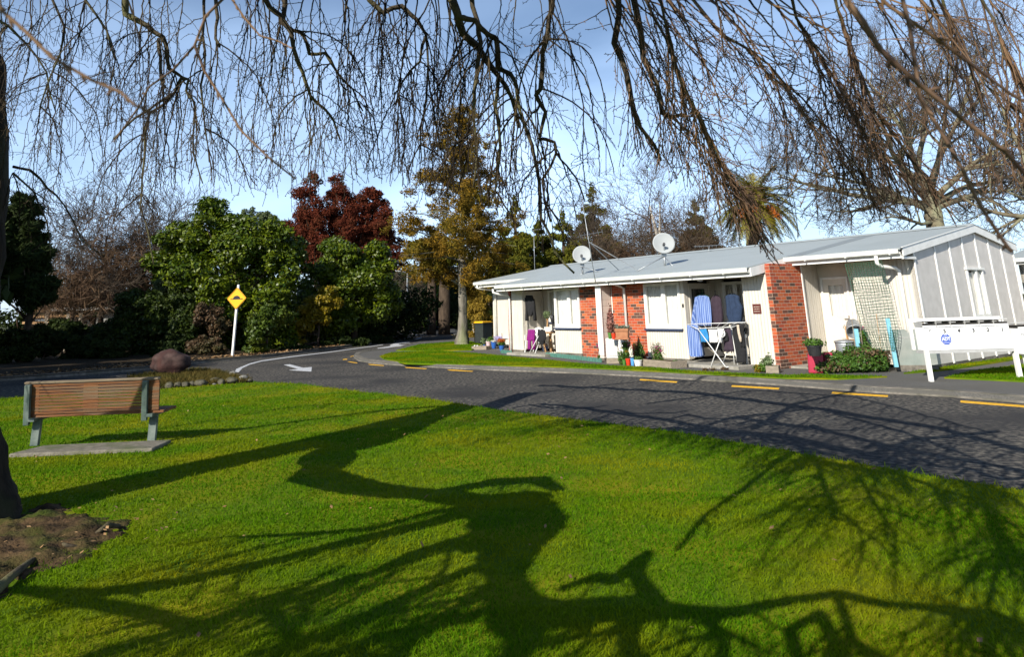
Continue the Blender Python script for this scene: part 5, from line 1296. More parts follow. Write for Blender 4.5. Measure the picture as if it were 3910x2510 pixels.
mat('rock_stone', (.075, .068, .035), (.03, .03, .016), rough=.95, scale=5, bump=1, bscale=24, c3=(.12, .11, .08), big=4)
mat('pale_stone', (.24, .235, .21), (.15, .147, .13), rough=.9, scale=6, bump=.8, bscale=30)
mat('sign_yellow', (.86, .42, .015), (.82, .39, .012), rough=.4, scale=3)
mat('bin_body', (.028, .034, .032), (.02, .025, .024), rough=.5, scale=8)
mat('bin_lid', (.85, .48, .01), (.8, .44, .01), rough=.4)
mat('blue_glaze', (.03, .12, .42), (.022, .09, .34), rough=.25, spec=.6, scale=8)
mat('blue_plastic', (.08, .30, .62), (.07, .26, .55), rough=.4)
mat('sky_blue_timber', (.22, .50, .62), (.18, .44, .56), rough=.6, scale=12)
mat('terracotta', (.38, .17, .085), (.30, .125, .06), rough=.8, scale=9)
mat('red_plastic', (.62, .045, .015), (.54, .038, .013), rough=.4)
mat('crimson_plastic', (.36, .018, .05), (.30, .014, .04), rough=.35, scale=4)
mat('green_plastic', (.07, .19, .035), (.055, .155, .03), rough=.45)
mat('pink_plastic', (.62, .45, .46), (.56, .4, .41), rough=.5)
mat('edging_green', (.085, .21, .17), (.065, .165, .13), rough=.5)
mat('dish_grey', (.33, .35, .355), (.30, .315, .32), rough=.6, spec=.2, scale=3)
mat('white_plastic', (.74, .74, .72), (.66, .66, .64), rough=.35, spec=.5)
mat('box_white', (.80, .80, .79), (.74, .74, .73), rough=.4, scale=4)
mat('box_grey', (.42, .42, .41), (.36, .36, .35), rough=.5)
mat('timber_grey', (.30, .25, .19), (.19, .16, .12), rough=.9, scale=5, stretch=(1, 6, 6), bump=.3)
mat('timber_tan', (.42, .25, .11), (.3, .17, .08), rough=.8, scale=5, bump=.2)
mat('fibre_cement', (.25, .285, .265), (.18, .21, .195), rough=.9, scale=2.2, detail=9, bump=.2, bscale=30, c3=(.29, .30, .28), big=1.5)
mat('wire_green', (.02, .10, .05), (.016, .08, .04), rough=.5)
mat('sticker_blue', (.01, .07, .42), (.01, .065, .4), rough=.4)
mat('corrugated_pale', (.34, .40, .45), (.24, .29, .33), rough=.5, scale=3)
mat('red_roofing', (.16, .03, .03), (.12, .025, .025), rough=.7)
def stripe_mat(name, a, c, pitch):
    m, t, b, new, lk = base_mat(name)
    at = new('ShaderNodeAttribute'); at.attribute_name = 'across'
    mu = new('ShaderNodeMath'); mu.operation = 'MULTIPLY'; mu.inputs[1].default_value = 1 / pitch; lk(at.outputs['Fac'], mu.inputs[0])
    fr = new('ShaderNodeMath'); fr.operation = 'FRACT'; lk(mu.outputs[0], fr.inputs[0])
    cr = new('ShaderNodeValToRGB'); cr.color_ramp.interpolation = 'CONSTANT'
    cr.color_ramp.elements[0].color = (*a, 1); cr.color_ramp.elements[1].position = .62; cr.color_ramp.elements[1].color = (*c, 1)
    q = cr.color_ramp.elements.new(.25); q.color = (*[x * .72 for x in a], 1); q = cr.color_ramp.elements.new(.4); q.color = (*a, 1)
    lk(fr.outputs[0], cr.inputs['Fac']); lk(cr.outputs['Color'], b.inputs['Base Color']); b.inputs['Roughness'].default_value = .9; MATS[name] = m
stripe_mat('blue_stripe_cloth', (.075, .14, .38), (.24, .32, .52), .04)
for nm, c in (('black_cloth', (.018, .018, .02)), ('navy_cloth', (.022, .04, .085)), ('plum_cloth', (.045, .03, .045)), ('purple_cloth', (.22, .012, .17)), ('blue_cloth', (.03, .22, .5)), ('white_cloth', (.74, .74, .73)), ('beige_cloth', (.55, .46, .36)), ('dark_grey_cloth', (.05, .048, .045))):
    mat(nm, c, tuple(x * .75 for x in c), rough=.95, scale=12, bump=.3, bscale=50)

# ---- bench on its slab
BL, BR = Vector((-6.48, 10.03, 0)), Vector((-4.99, 10.17, 0))
bdir = (BR - BL).normalized(); bw = (BR - BL).length; brz = math.atan2(bdir.y, bdir.x)
SL = [G(x / 1.96, 1400 + y / 1.96, .045) for x, y in ((65, 655), (1140, 612), (1285, 548), (330, 590))]
b = MB(); mat('slab_concrete', (.20, .18, .145), (.12, .11, .085), rough=.95, scale=10, bump=.5, bscale=40, c3=(.09, .10, .05), big=2.5)
b.slab(SL, -.05, .045); o = b.build('concrete_slab', 'slab_concrete', bevel=.015); tag(o, 'flat concrete slab under the park bench', 'slab')
PB = thing('park_bench', 'slatted timber park bench with green steel legs, seen from behind', 'bench', (BL + BR) / 2 + Vector((0, 0, .045)), brz)
zt_ = -.045
TB = Matrix.Rotation(math.radians(-8), 4, 'X')          # backrest leans towards us at the top
TB = Matrix.Translation((-.02, -.12, .44 + zt_)) @ Matrix.Rotation(math.radians(10), 4, 'X')
bk = MB()
r = random.Random(4)
for i in range(10):
    z0 = .0 + i * .0405
    bk.box(-.86, .86, -.014 + r.uniform(-.002, .002), .014, z0, z0 + .029, TB)
for x0, x1 in ((-.86, -.68), (-.12, .07), (.66, .86)): bk.box(x0, x1, -.011, .011, .006, .395, TB)
BKO = bk.build('backrest', 'bench_wood', PB, bevel=.003)
tpb = MB(); tpb.box(-.865, .865, -.03, .025, .405, .43, TB); tpb.build('top_rail', 'bench_wood_grey', PB, bevel=.006)
se = MB()
for i in range(6): se.box(-.86, .9, -.12 + i * .078, -.05 + i * .078, .40 + zt_, .435 + zt_)
se.build('seat', 'bench_wood', PB, bevel=.004)
for x in (-bw / 2, bw / 2):
    l = MB(); l.box(x - .05, x + .05, -.06, .0, -.005, .38 + zt_); l.build('leg', 'bench_steel', PB, bevel=.006)
    l = MB(); l.box(x - .04, x + .04, -.2, .34, .36 + zt_, .40 + zt_); l.build('seat_bracket', 'bench_steel', PB, bevel=.004)
    l = MB(); xx = x - .06; l.box(xx - .035, xx + .035, -.066, -.016, -.12, .40, TB); l.build('post', 'bench_steel', PB, bevel=.006)

# ---- stones
def stone(name, label, cat, p, rx, ry, rz, m, seed, group=None, sub=3, rough=.22, flat=1.0):
    bm = bmesh.new(); bmesh.ops.create_icosphere(bm, subdivisions=sub, radius=1)
    r = np.random.default_rng(seed); ph = r.uniform(0, 6.28, 12); fr = r.uniform(1.5, 3.2, 12)
    cuts = [(Vector(r.normal(size=3)).normalized(), r.uniform(.6, .9)) for _ in range(9)]
    for v in bm.verts:
        d = v.co.normalized()
        for nn, cut in cuts:
            e = d.dot(nn)
            if e > cut: d = d * (cut / e * .6 + .4)
        k = 1 + rough * (.3 * math.sin(d.x * fr[0] * 2 + ph[0]) * math.sin(d.y * fr[1] * 2 + ph[1]) + .25 * math.sin(d.z * fr[2] * 4 + ph[2]) + .18 * math.sin(d.x * 9 + ph[3]) * math.sin(d.y * 8 + d.z * 7 + ph[4]))
        v.co = Vector((d.x * rx, d.y * ry, d.z * rz)) * k
    me = bpy.data.meshes.new(name); bm.to_mesh(me); bm.free()
    me.polygons.foreach_set('use_smooth', [sub > 2] * len(me.polygons))
    o = bpy.data.objects.new(name, me); COL.objects.link(o); me.materials.append(MATS[m]); o.location = p
    tag(o, label, cat, group); return o
def z5(x, y): return 550 + x / 5.33, 1330 + y / 5.33
SCALE[z5] = 5.33
IZ = -.02
pc = G(*z5(560, 560), IZ); k = mpp(pc, z5)
stone('boulder', 'large rounded reddish boulder behind the bench', 'boulder', pc + Vector((-.28, .4, k * 215)), k * 425, k * 320, k * 295, 'boulder_stone', 5, sub=4, rough=.12)
RK = [(465, 770, 95, 75, 'pale topped lumpy rock nearest the bench end', 'rock_stone'), (650, 755, 75, 60, 'mossy rock second from the bench end', 'rock_stone'), (800, 745, 75, 65, 'mossy rock third from the bench end', 'rock_stone'), (940, 735, 65, 60, 'small dark rock left of the biggest border rock', 'rock_stone'),
      (1130, 720, 140, 80, 'biggest mossy rock in the border row', 'rock_stone'), (1410, 660, 105, 60, 'brown rock right of the biggest border rock', 'rock_stone'), (1535, 700, 80, 62, 'pointed brown rock in the border row', 'rock_stone'), (1745, 670, 130, 70, 'long mossy rock near the road end of the border', 'rock_stone'),
      (1770, 530, 82, 58, 'smooth pale grey rock beside the white line tip', 'pale_stone'), (2000, 620, 105, 65, 'grey angular rock at the tip of the border', 'pale_stone'), (2120, 660, 70, 35, 'low dark rock at the very tip of the border', 'rock_stone'), (1395, 745, 42, 22, 'small pale stone in front of the border row', 'pale_stone')]
for i, (x, y, w, h, lab, m) in enumerate(RK):
    p = G(*z5(x, y + h * .55), IZ); k = mpp(p, z5)
    stone('border_rock', lab, 'rock', p + Vector((0, .1, k * h * .55)), k * w, k * w * .8, k * h * .95, m, 60 + i, 'rocks edging the boulder bed')
isl = poly_px([z5(*q) for q in ((-400, 800), (330, 800), (900, 760), (1500, 720), (2000, 690), (2220, 660), (2050, 600), (1750, 540), (1500, 470), (1050, 430), (500, 500), (-300, 560))], IZ)
b = MB(); b.slab(isl, -.2, IZ); struct(b.build('soil_bed', 'mulch', tri=True))
r_ = np.random.default_rng(70); P = []
xs = [p[0] for p in isl]; ys = [p[1] for p in isl]
P = np.c_[r_.uniform(min(xs), max(xs), 9000), r_.uniform(min(ys), max(ys), 9000)]; P = P[inside(P, isl)][:1500]
leaf_mat('dry_tuft', (.06, .05, .012), (.13, .095, .025), (.045, .05, .01), rough=.8, spec=.1, trans=.2)
n = len(P) * 7; P7 = np.repeat(P, 7, 0) + r_.normal(0, .04, (n, 2)); a = r_.uniform(0, 6.28, n); h = r_.uniform(.03, .14, n)
base = np.c_[P7, np.full(n, IZ)]; s_ = np.c_[np.cos(a), np.sin(a), 0 * a] * .012; tip = base + np.c_[r_.normal(0, .07, (n, 2)), h]
struct(fast_mesh('ground_cover', np.stack([base - s_, base + s_, tip], 1).reshape(-1, 3), np.arange(3 * n), 3, 'dry_tuft', rndv=r_.random(n)), 'stuff')

# ---- hump warning sign
sp_ = G(887, 1362, -.05); SG = thing('warning_sign', 'yellow diamond road hump sign on a white post by the evergreens', 'sign', sp_, math.radians(-11))
b = MB(); b.beam((0, 0, -.1), (.07, 0, 2.98), .085, .085, up=(0, 1, 0)); b.build('post', 'white_paint', SG, bevel=.006)
cz = 2.40; hd = .475
def diamond(h_, d0, d1):
    b = MB(); c_ = .86; pts = []
    for sx, sy in ((0, -1), (1, 0), (0, 1), (-1, 0)):
        tx, ty = -sy, sx
        for sg in (-1, 1): pts.append((.055 + h_ * (sx * .94 + sg * tx * .05), cz + h_ * (sy * .94 + sg * ty * .05)))
    M_ = Matrix.Translation((0, -d0, 0)); b.prism(pts, d0 - d1, M_); return b
PLT = diamond(hd, .066, .05).build('sign_plate', 'sign_yellow', SG)
bd = MB()
for i, (ax_, az_) in enumerate(((0, -1), (1, 0), (0, 1), (-1, 0))):
    bx_, bz_ = ((1, 0), (0, 1), (-1, 0), (0, -1))[i]; q = hd * .93
    bd.beam((.055 + ax_ * q, -.069, cz + az_ * q), (.055 + bx_ * q, -.069, cz + bz_ * q), .006, .022, up=(0, 1, 0))
bd.build('sign_border', 'lettering_black', PLT)
hp = [(-.30, -.035), (.30, -.035), (.30, .0), (.17, .0)] + [(.17 * math.cos(t), .0 + .125 * math.sin(t)) for t in np.linspace(.1, PI - .1, 12)] + [(-.17, .0), (-.30, .0)]
b = MB(); b.prism([(.055 + x, cz - .01 + z) for x, z in hp], .003, Matrix.Translation((0, -.07, 0))); b.build('hump_symbol', 'lettering_black', PLT, tri=True)

# ---- letterboxes
LBg = G(3557, 1458, PATHZ); lb_y = LBg.y
def lx(px, py): p = onY(px, py, lb_y); return p.x - LBg.x, p.z - LBg.z
def z6(x, y): return 3450 + x / 4.813, 1180 + y / 4.813
xl, zb0 = lx(*z6(415, 770)); xr, _ = lx(*z6(2030, 790)); _, zf = lx(*z6(315, 345)); xl2, zt2 = lx(*z6(290, 165)); xr2, zt3 = lx(*z6(2040, 135)); 
W6 = (xr - xl) / 6
BK6 = thing('letterbox_bank', 'bank of six white letterboxes on a post frame, numbered six to one', 'letterbox', LBg)
b = MB(); b.box(xl - .03, xl + .045, -.03, .05, -.1, zb0); b.build('post', 'white_paint', BK6, bevel=.004)
b = MB(); b.box(xr + .02, xr + .10, .02, .10, -.1, zb0); b.build('post', 'white_paint', BK6, bevel=.004)
b = MB(); b.box(xl - .02, xr + .02, .0, .34, zb0 - .06, zb0 - .004); b.build('shelf', 'box_grey', BK6)
b = MB(); b.box(xl - .1, xr + .06, .3, .35, zt3 - .075, zt3); b.box(xl - .1, xl - .04, .3, .35, zb0, zt3 - .075); b.box(xr, xr + .06, .3, .35, zb0, zt3 - .075); b.build('frame', 'white_paint', BK6, bevel=.004)
for i in range(6):
    x0 = xl + i * W6; b = MB()
    b.box(x0 + .003, x0 + W6 - .003, 0, .3, zb0, zf)
    bx_ = b.build('letterbox', 'box_white', BK6, bevel=.004)
    b = MB(); ins = .012
    b.box(x0 + ins, x0 + W6 - ins, .012, .29, zf, zf + .07); b.build('slot_shade', 'dark_room', bx_)  # solid near-black block stands in for the shade inside the mail opening
    b = MB(); b.add([(x0 + .01, -.025, zf + .005), (x0 + W6 - .01, -.025, zf + .005), (x0 + W6 - .01, .01, zf + .035), (x0 + .01, .01, zf + .035), (x0 + .01, -.015, zf), (x0 + W6 - .01, -.015, zf), (x0 + W6 - .01, .015, zf + .02), (x0 + .01, .015, zf + .02)], [(0, 1, 2, 3), (7, 6, 5, 4), (0, 4, 5, 1), (1, 5, 6, 2), (2, 6, 7, 3), (3, 7, 4, 0)])
    b.build('lip', 'box_white', bx_)
    b = MB(); b.add([(x0 - .02, -.03, zf + .135), (x0 + W6 - .025, -.03, zf + .135), (x0 + W6 - .015, .3, zf + .10), (x0, .3, zf + .10), (x0 - .02, -.03, zf + .125), (x0 + W6 - .025, -.03, zf + .125), (x0 + W6 - .015, .3, zf + .09), (x0, .3, zf + .09)], [(0, 1, 2, 3), (7, 6, 5, 4), (0, 4, 5, 1), (1, 5, 6, 2), (2, 6, 7, 3), (3, 7, 4, 0)])
    b.build('lid', 'box_white', bx_)
    b = MB(); b.add([(x0 - .02, -.03, zf + .13), (x0 - .012, -.03, zf + .13), (x0 + .012, 0, zf + .005), (x0 + .004, 0, zf + .005), (x0 - .02, .28, zf + .1), (x0 - .012, .28, zf + .1), (x0 + .012, .28, zf + .005), (x0 + .004, .28, zf + .005)], [(0, 1, 2, 3), (7, 6, 5, 4), (0, 4, 5, 1), (1, 5, 6, 2), (2, 6, 7, 3), (3, 7, 4, 0)])
    b.build('lid_side', 'box_grey', bx_)
    text_mesh('number', '654321'[i], .105, 'lettering_black', bx_, (x0 + W6 * .5, -.002, zf - .085), bold=.004)
    if i == 1:
        cx, c_z, rr = x0 + W6 * .5, zf - .245, .112
        b = MB(); b.prism([(cx + rr * math.cos(PI / 8 + k_ * PI / 4), c_z + rr * math.sin(PI / 8 + k_ * PI / 4)) for k_ in range(8)], .003, Matrix.Translation((0, -.004, 0)))
        st = b.build('sticker', 'sticker_blue', bx_)
        text_mesh('lettering', 'ADT', .092, 'lettering_white', st, (cx, -.0055, c_z + .004), bold=.003, squash=.9)
        b = MB(); w, h = .086, .05
        for q in ((-w, w, h - .004, h), (-w, w, -h, -h + .004), (-w, -w + .004, -h + .004, h - .004), (w - .004, w, -h + .004, h - .004)): b.box(cx + q[0], cx + q[1], -.0055, -.0042, c_z + q[2], c_z + q[3])
        for zq_, ww in ((.075, .045), (.086, .03), (-.075, .065)): b.box(cx - ww, cx + ww, -.0055, -.0042, c_z + zq_ - .003, c_z + zq_ + .003)
        b.build('sticker_border', 'lettering_white', st)
LB2 = thing('letterbox_bank', 'white letterbox lettered Homes at the right edge beside the numbered letterboxes', 'letterbox', LBg + Vector((xr + .0, -.12, 0)))
x0 = .10
_, zb2 = lx(*z6(2075, 828)); _, zf2 = lx(*z6(2025, 360))
b = MB(); b.box(x0, x0 + .8, 0, .34, zb2, zf2); bx2 = b.build('letterbox', 'box_white', LB2, bevel=.004)
b = MB(); b.box(x0 + .01, x0 + .79, .012, .33, zf2, zf2 + .06); b.build('slot_shade', 'dark_room', bx2)
b = MB(); b.box(x0, x0 + .8, -.02, .012, zf2 + .005, zf2 + .03); b.build('lip', 'box_white', bx2)
b = MB(); b.add([(x0 - .06, -.03, zf2 + .12), (x0 + .8, -.03, zf2 + .12), (x0 + .8, .34, zf2 + .09), (x0, .34, zf2 + .09), (x0 - .06, -.03, zf2 + .11), (x0 + .8, -.03, zf2 + .11), (x0 + .8, .34, zf2 + .08), (x0, .34, zf2 + .08)], [(0, 1, 2, 3), (7, 6, 5, 4), (0, 4, 5, 1), (1, 5, 6, 2), (2, 6, 7, 3), (3, 7, 4, 0)]); b.build('lid', 'box_white', bx2)
text_mesh('lettering', 'Homes', .075, 'lettering_black', bx2, (x0 + .03, -.003, zf2 - .115), align='LEFT')
text_mesh('lettering', 'K', .07, 'lettering_black', bx2, (x0 + .20, -.003, zf2 - .20), align='LEFT')
b = MB(); b.box(x0 + .09, x0 + .17, .1, .18, -.1, zb2); b.build('post', 'white_paint', LB2, bevel=.004)
# far letterboxes
pf = G(1807, 1270, PATHZ); kf = mpp(pf)
FB = thing('letterbox_bank', 'small distant bank of white letterboxes in front of the golden conifer', 'letterbox', pf)
b = MB(); b.box(-.03, .06, -.03, .06, -.05, kf * 32); b.build('post', 'white_paint', FB)
b = MB(); b.box(-.1, kf * 36, 0, .4, kf * 29, kf * 54); bo = b.build('letterbox', 'box_white', FB)
b = MB(); b.box(-.02, kf * 33, .3, .42, kf * 54, kf * 65); b.build('frame', 'white_paint', FB)
b = MB()
for i in range(4): b.box(-.05 + i * .16, .06 + i * .16, -.03, .1, kf * 56, kf * 58)
b.build('slot_shade', 'dark_room', bo)

# ---- wheelie bin
bp = gp(zz, 190, 1305); k = mpp(bp, zz)
WB = thing('wheelie_bin', 'black wheelie bin with a yellow lid at the end of the house', 'bin', bp + Vector((.1, .25, 0)), HROT + .25)
b = MB(); b.box(-.29, .29, -.34, .34, .06, .97, taper=.78); b.box(-.31, .31, -.37, .37, .92, .98); b.build('body', 'bin_body', WB, bevel=.015)
b = MB(); b.box(-.32, .32, -.40, .38, .985, 1.03); b.box(-.27, .27, -.33, .3, 1.03, 1.065); b.build('lid', 'bin_lid', WB, bevel=.015)
b = MB(); b.box(-.29, .29, .38, .45, .93, .97); b.build('handle', 'bin_body', WB, bevel=.01)
for x in (-.24, .24): b = MB(); b.lathe([(.1, -.03), (.1, .03)], 14, Matrix.Translation((x, .32, .1)) @ Matrix.Rotation(PI / 2, 4, 'Y')); b.build('wheel', 'black_plastic', WB)
b = MB(); b.box(-.23, -.1, -.352, -.345, .62, .86, Matrix.Rotation(-.07, 4, 'X') @ Matrix.Translation((0, .05, .02))); b.build('sticker', 'white_plastic', WB)

# ---- pots and plants
leaf_mat('green_plant', (.03, .08, .012), (.10, .19, .025), (.06, .12, .015), rough=.45, trans=.25, spec=.35)
leaf_mat('sage_plant', (.10, .15, .06), (.2, .26, .12), (.12, .17, .07), rough=.6, trans=.2)
leaf_mat('lilac_flower', (.42, .36, .62), (.55, .5, .72), (.3, .28, .5), rough=.7, trans=.2)
leaf_mat('white_flower', (.75, .72, .55), (.8, .8, .75), (.5, .5, .3), rough=.7, trans=.2)
leaf_mat('orange_flower', (.42, .07, .01), (.5, .16, .02), (.14, .17, .03), rough=.6, trans=.2)
leaf_mat('dry_flower', (.28, .13, .05), (.38, .2, .1), (.22, .13, .08), rough=.8, trans=.1)
leaf_mat('dusty_pink_flower', (.33, .2, .18), (.42, .3, .27), (.2, .15, .08), rough=.8, trans=.1)
leaf_mat('magenta_flower', (.42, .02, .16), (.5, .05, .25), (.3, .03, .2), rough=.6, trans=.2)
leaf_mat('dark_stalk', (.12, .055, .04), (.24, .10, .07), (.3, .08, .1), rough=.7, trans=0)
def pot_shape(kind, rt, h):
    if kind == 'urn': return [(rt * .55, 0), (rt * .62, .01), (rt * .95, h * .7), (rt * .98, h * .86), (rt * 1.08, h * .9), (rt * 1.08, h), (rt * .96, h), (rt * .9, h * .9), (0.001, h * .88)]
    return [(rt * .72, 0), (rt * .95, h * .86), (rt * 1.06, h * .87), (rt * 1.06, h), (rt * .95, h), (rt * .92, h * .88), (0.001, h * .86)]
def pot(label, f, x, y, w, h, m, plants, kind='pot', seed=1, group=None, z=None, name='flower_pot'):
    p = gp(f, x, y, z); k = mpp(p, f); rt, hh = k * w / 2, k * h
    p = p - (p - CAM_P).normalized() * 0 + Vector((0, rt * .6, 0))
    t = thing(name, label, 'plant pot', p, 0, group)
    b = MB(); b.lathe(pot_shape(kind, rt, hh), 18); b.build('pot', m, t, smooth=False, bevel=0)
    for i, (dx, dy, rx, rz_, n, size, pm, pn) in enumerate(plants):
        leaves(pn, [(k * dx, 0, hh + k * dy, k * rx, k * rx, k * rz_)], n, k * size, pm, t, seed=seed * 7 + i, shell=.2, noise=.4)
    return t
BP = 'blue glazed pots along the porches'
pot('blue glazed pot of white flowers and lilac plants beside the timber planter', zz, 440, 1400, 112, 135, 'blue_glaze', [(0, 6, 75, 22, 320, 26, 'white_flower', 'flowers'), (80, 60, 85, 50, 700, 20, 'lilac_flower', 'flowers'), (-50, 50, 50, 45, 250, 34, 'green_plant', 'foliage')], 'urn', 2, BP)
pot('blue glazed pot of orange red flowers with spiky green leaves', zz, 595, 1445, 112, 105, 'blue_glaze', [(0, 35, 72, 42, 500, 30, 'green_plant', 'foliage'), (-10, 90, 75, 42, 700, 24, 'orange_flower', 'flowers')], 'urn', 3, BP)
pot('small blue glazed pot with a brown dried flower dome', zz, 925, 1460, 95, 90, 'blue_glaze', [(0, 12, 60, 42, 900, 16, 'dry_flower', 'flowers')], 'urn', 4, BP)
pot('blue glazed pot of dusty pink dried flowers beside the folding clothes rack', zz, 1445, 1498, 118, 135, 'blue_glaze', [(0, 15, 62, 34, 500, 20, 'dusty_pink_flower', 'flowers')], 'urn', 5, BP)
# timber planter with shells and little pots
pl = gp(zz, 130, 1420); k = mpp(pl, zz)
PX = thing('timber_planter', 'low weathered timber planter with white shells by the wheelie bin', 'planter', pl, HROT * .55)
b = MB(); b.box(-k * 150, k * 190, 0, .03, 0, k * 66); b.box(-k * 150, k * 190, .34, .37, 0, k * 66); b.box(-k * 150, -k * 150 + .03, .03, .34, 0, k * 66); b.box(k * 190 - .03, k * 190, .03, .34, 0, k * 66); b.build('board', 'timber_grey', PX, bevel=.004)
b = MB(); b.box(-k * 144, k * 184, .03, .34, 0, k * 56); b.build('soil', 'soil', PX)
r = random.Random(9)
for i, dx in enumerate((-65, -15, 60)):
    o = stone('shell', ('white shell at the left end of the timber planter', 'white shell in the middle of the timber planter', 'small brownish shell in the timber planter')[i], 'shell', pl + Vector((k * dx, .05, k * 76)), k * 20, k * 18, k * 17, 'white_plastic' if i < 2 else 'pale_stone', 200 + i, sub=2)
pot('pale pink plastic pot of yellow green leaves in the timber planter', zz, 335, 1372, 100, 105, 'pink_plastic', [(20, 30, 60, 45, 320, 34, 'sage_plant', 'foliage'), (0, 8, 60, 14, 160, 22, 'white_flower', 'flowers')], seed=6, z=PATHZ + .05)
pot('small dark blue pot of yellowish succulent by the wheelie bin', zz, 250, 1372, 46, 50, 'blue_glaze', [(-20, 60, 55, 60, 300, 34, 'sage_plant', 'foliage')], seed=7, z=PATHZ + .05)
# scalloped edging
def edging(label, f0, a, f1, c, n):
    p0, p1 = gp(f0, *a), gp(f1, *c); t = thing('garden_edging', label, 'edging', p0); d = p1 - p0; l = d.length / n; ang = math.atan2(d.y, d.x)
    b = MB(); M0 = Matrix.Rotation(ang, 4, 'Z')
    for i in range(n):
        pts = [(l * .06, -.03), (l * .94, -.03), (l * .94, .05)] + [(l / 2 + l * .44 * math.cos(q), .06 + l * .42 * math.sin(q)) for q in np.linspace(.2, PI - .2, 7)] + [(l * .06, .05)]
        b.prism(pts, .025 + .01 * (i % 2), M0 @ Matrix.Translation((i * l, 0, 0)))
    b.build('pickets', 'edging_green', t)
edging('short scalloped green plastic edging left of the porch step', zz, (570, 1482), zz, (790, 1512), 7)
edging('long scalloped green plastic edging under the brick panel', zz, (1450, 1543), za, (195, 1392), 22)
def plant(name, label, f, x, y, lst, seed=1, stems=0, z=None, cat='plant', group=None):
    p = gp(f, x, y, z); k = mpp(p, f); t = thing(name, label, cat, p, 0, group)
    for i, (dx, dy, rx, rz_, n, size, pm, pn) in enumerate(lst):
        leaves(pn, [(k * dx, k * rx * .3, k * dy, k * rx, k * min(rx, 120) * .8, k * rz_)], n, k * size, pm, t, seed=seed * 5 + i, shell=.15, noise=.45)
    if stems:
        T = Twigs(); r = np.random.default_rng(seed); w = max(q[0] + q[2] for q in lst); w0 = min(q[0] - q[2] for q in lst); hh = max(q[1] + q[3] for q in lst)
        for i in range(stems):
            x0 = r.uniform(w0, w) * k; T.line(np.array([[x0 * .6, .05, 0], [x0 * .8, .05 + r.normal(0, .03), hh * k * .5], [x0 + r.normal(0, .04), .05 + r.normal(0, .05), hh * k * r.uniform(.7, 1.05)]]), [.006, .005, .003])
        T.build('stem', 'dark_stalk', t)
    return t
plant('flowering_plant', 'white flowered cushion plant at the left end of the long green edging', zz, 1620, 1530, [(0, 25, 90, 42, 900, 20, 'white_flower', 'flowers'), (0, 12, 95, 30, 300, 24, 'sage_plant', 'foliage')], 11)
plant('flowering_plant', 'small upright green plant under the first kitchen window', zz, 1790, 1535, [(0, 70, 40, 75, 600, 34, 'green_plant', 'foliage'), (0, 120, 35, 30, 60, 20, 'lilac_flower', 'flowers')], 12)
plant('flowering_plant', 'dusty pink low plant along the long green edging', za, 20, 1330, [(0, 5, 130, 16, 500, 18, 'dusty_pink_flower', 'flowers'), (0, 4, 130, 14, 300, 22, 'green_plant', 'foliage')], 13)
plant('climbing_plant', 'thin stemmed plant with a magenta flower beside the white party wall', za, 165, 1385, [(0, 60, 26, 60, 160, 26, 'green_plant', 'foliage'), (-20, 260, 12, 22, 40, 22, 'magenta_flower', 'flowers')], 14, stems=6)

# ---- heat pump with its pots
ac = gp(za, 285, 1412); k = mpp(ac, za)
b = MB(); b.box(0, k * 330, 0, .42, 0, k * 82); o = b.build('timber_plinth', 'timber_grey', bevel=.006); o.location = ac; o.rotation_euler = (0, 0, HROT * .35); tag(o, 'grey timber sleeper under the white heat pump', 'plinth')
A_ = ac + Vector((0, 0, k * 82)); AC = thing('heat_pump', 'white outdoor heat pump unit against the brick panel', 'heat pump', A_, HROT * .35)
wA, hA = k * 330, k * 315
b = MB(); b.box(0, wA, .04, .38, .01, hA); b.build('casing', 'white_plastic', AC, bevel=.012)
b = MB(); b.box(.05, wA * .56, .025, .04, .06, hA - .06); gr_ = b.build('grille', 'box_grey', AC, bevel=.004)
b = MB()
for i in range(14): zc = .07 + i * (hA - .14) / 14; b.box(.055, wA * .555, .012, .027, zc, zc + .018)
for i in range(4): xc = .1 + i * (wA * .5) / 4; b.box(xc, xc + .008, .008, .012, .065, hA - .065)
b.build('grille_bars', 'white_plastic', gr_)
b = MB(); b.box(wA * .12, wA * .9, .1, .34, 0, .01); b.build('foot', 'black_plastic', AC)
ztop = A_.z + hA
def on_top(x, y): return G(*za(x, y), ztop)
pot('green plastic pot of brown succulent stalks standing on the heat pump', za, 345, 1006, 72, 100, 'green_plastic', [(-10, 120, 34, 130, 300, 40, 'dark_stalk', 'foliage')], seed=21, z=ztop, group='pots on the heat pump')
pot('red plastic pot of tall red brown succulent stalks on the heat pump', za, 405, 1014, 74, 98, 'red_plastic', [(-35, 200, 48, 190, 800, 50, 'dark_stalk', 'foliage'), (10, 60, 40, 60, 140, 40, 'dark_stalk', 'foliage')], seed=22, z=ztop, group='pots on the heat pump')
p = on_top(435, 1018); k2 = mpp(p, za); TR = thing('terracotta_trough', 'terracotta trough with grey aloe standing on the heat pump', 'planter', p, HROT * .35)
b = MB(); b.box(0, k2 * 205, .0, .26, .0, k2 * 165, taper=.9); b.box(-.02, k2 * 210, -.02, .28, k2 * 130, k2 * 172); b.build('trough', 'terracotta', TR, bevel=.008)
b = MB(); b.box(-.03, k2 * 215, -.03, .29, -.0, k2 * 24); b.build('saucer', 'terracotta', TR, bevel=.006)
T = Twigs(); r = np.random.default_rng(5)
for i in range(46):
    a = r.uniform(0, 6.28); x0 = r.uniform(.06, .9) * k2 * 205; l = r.uniform(.1, .2)
    T.line(np.array([[x0, .13, k2 * 165], [x0 + math.cos(a) * l * .5, .13 + math.sin(a) * l * .4, k2 * 165 + l * .5], [x0 + math.cos(a) * l, .13 + math.sin(a) * l * .7, k2 * 165 + l * .45]]), [.016, .012, .002], 4)
mat('aloe', (.13, .17, .13), (.09, .12, .08), rough=.5); T.build('aloe', 'aloe', TR)

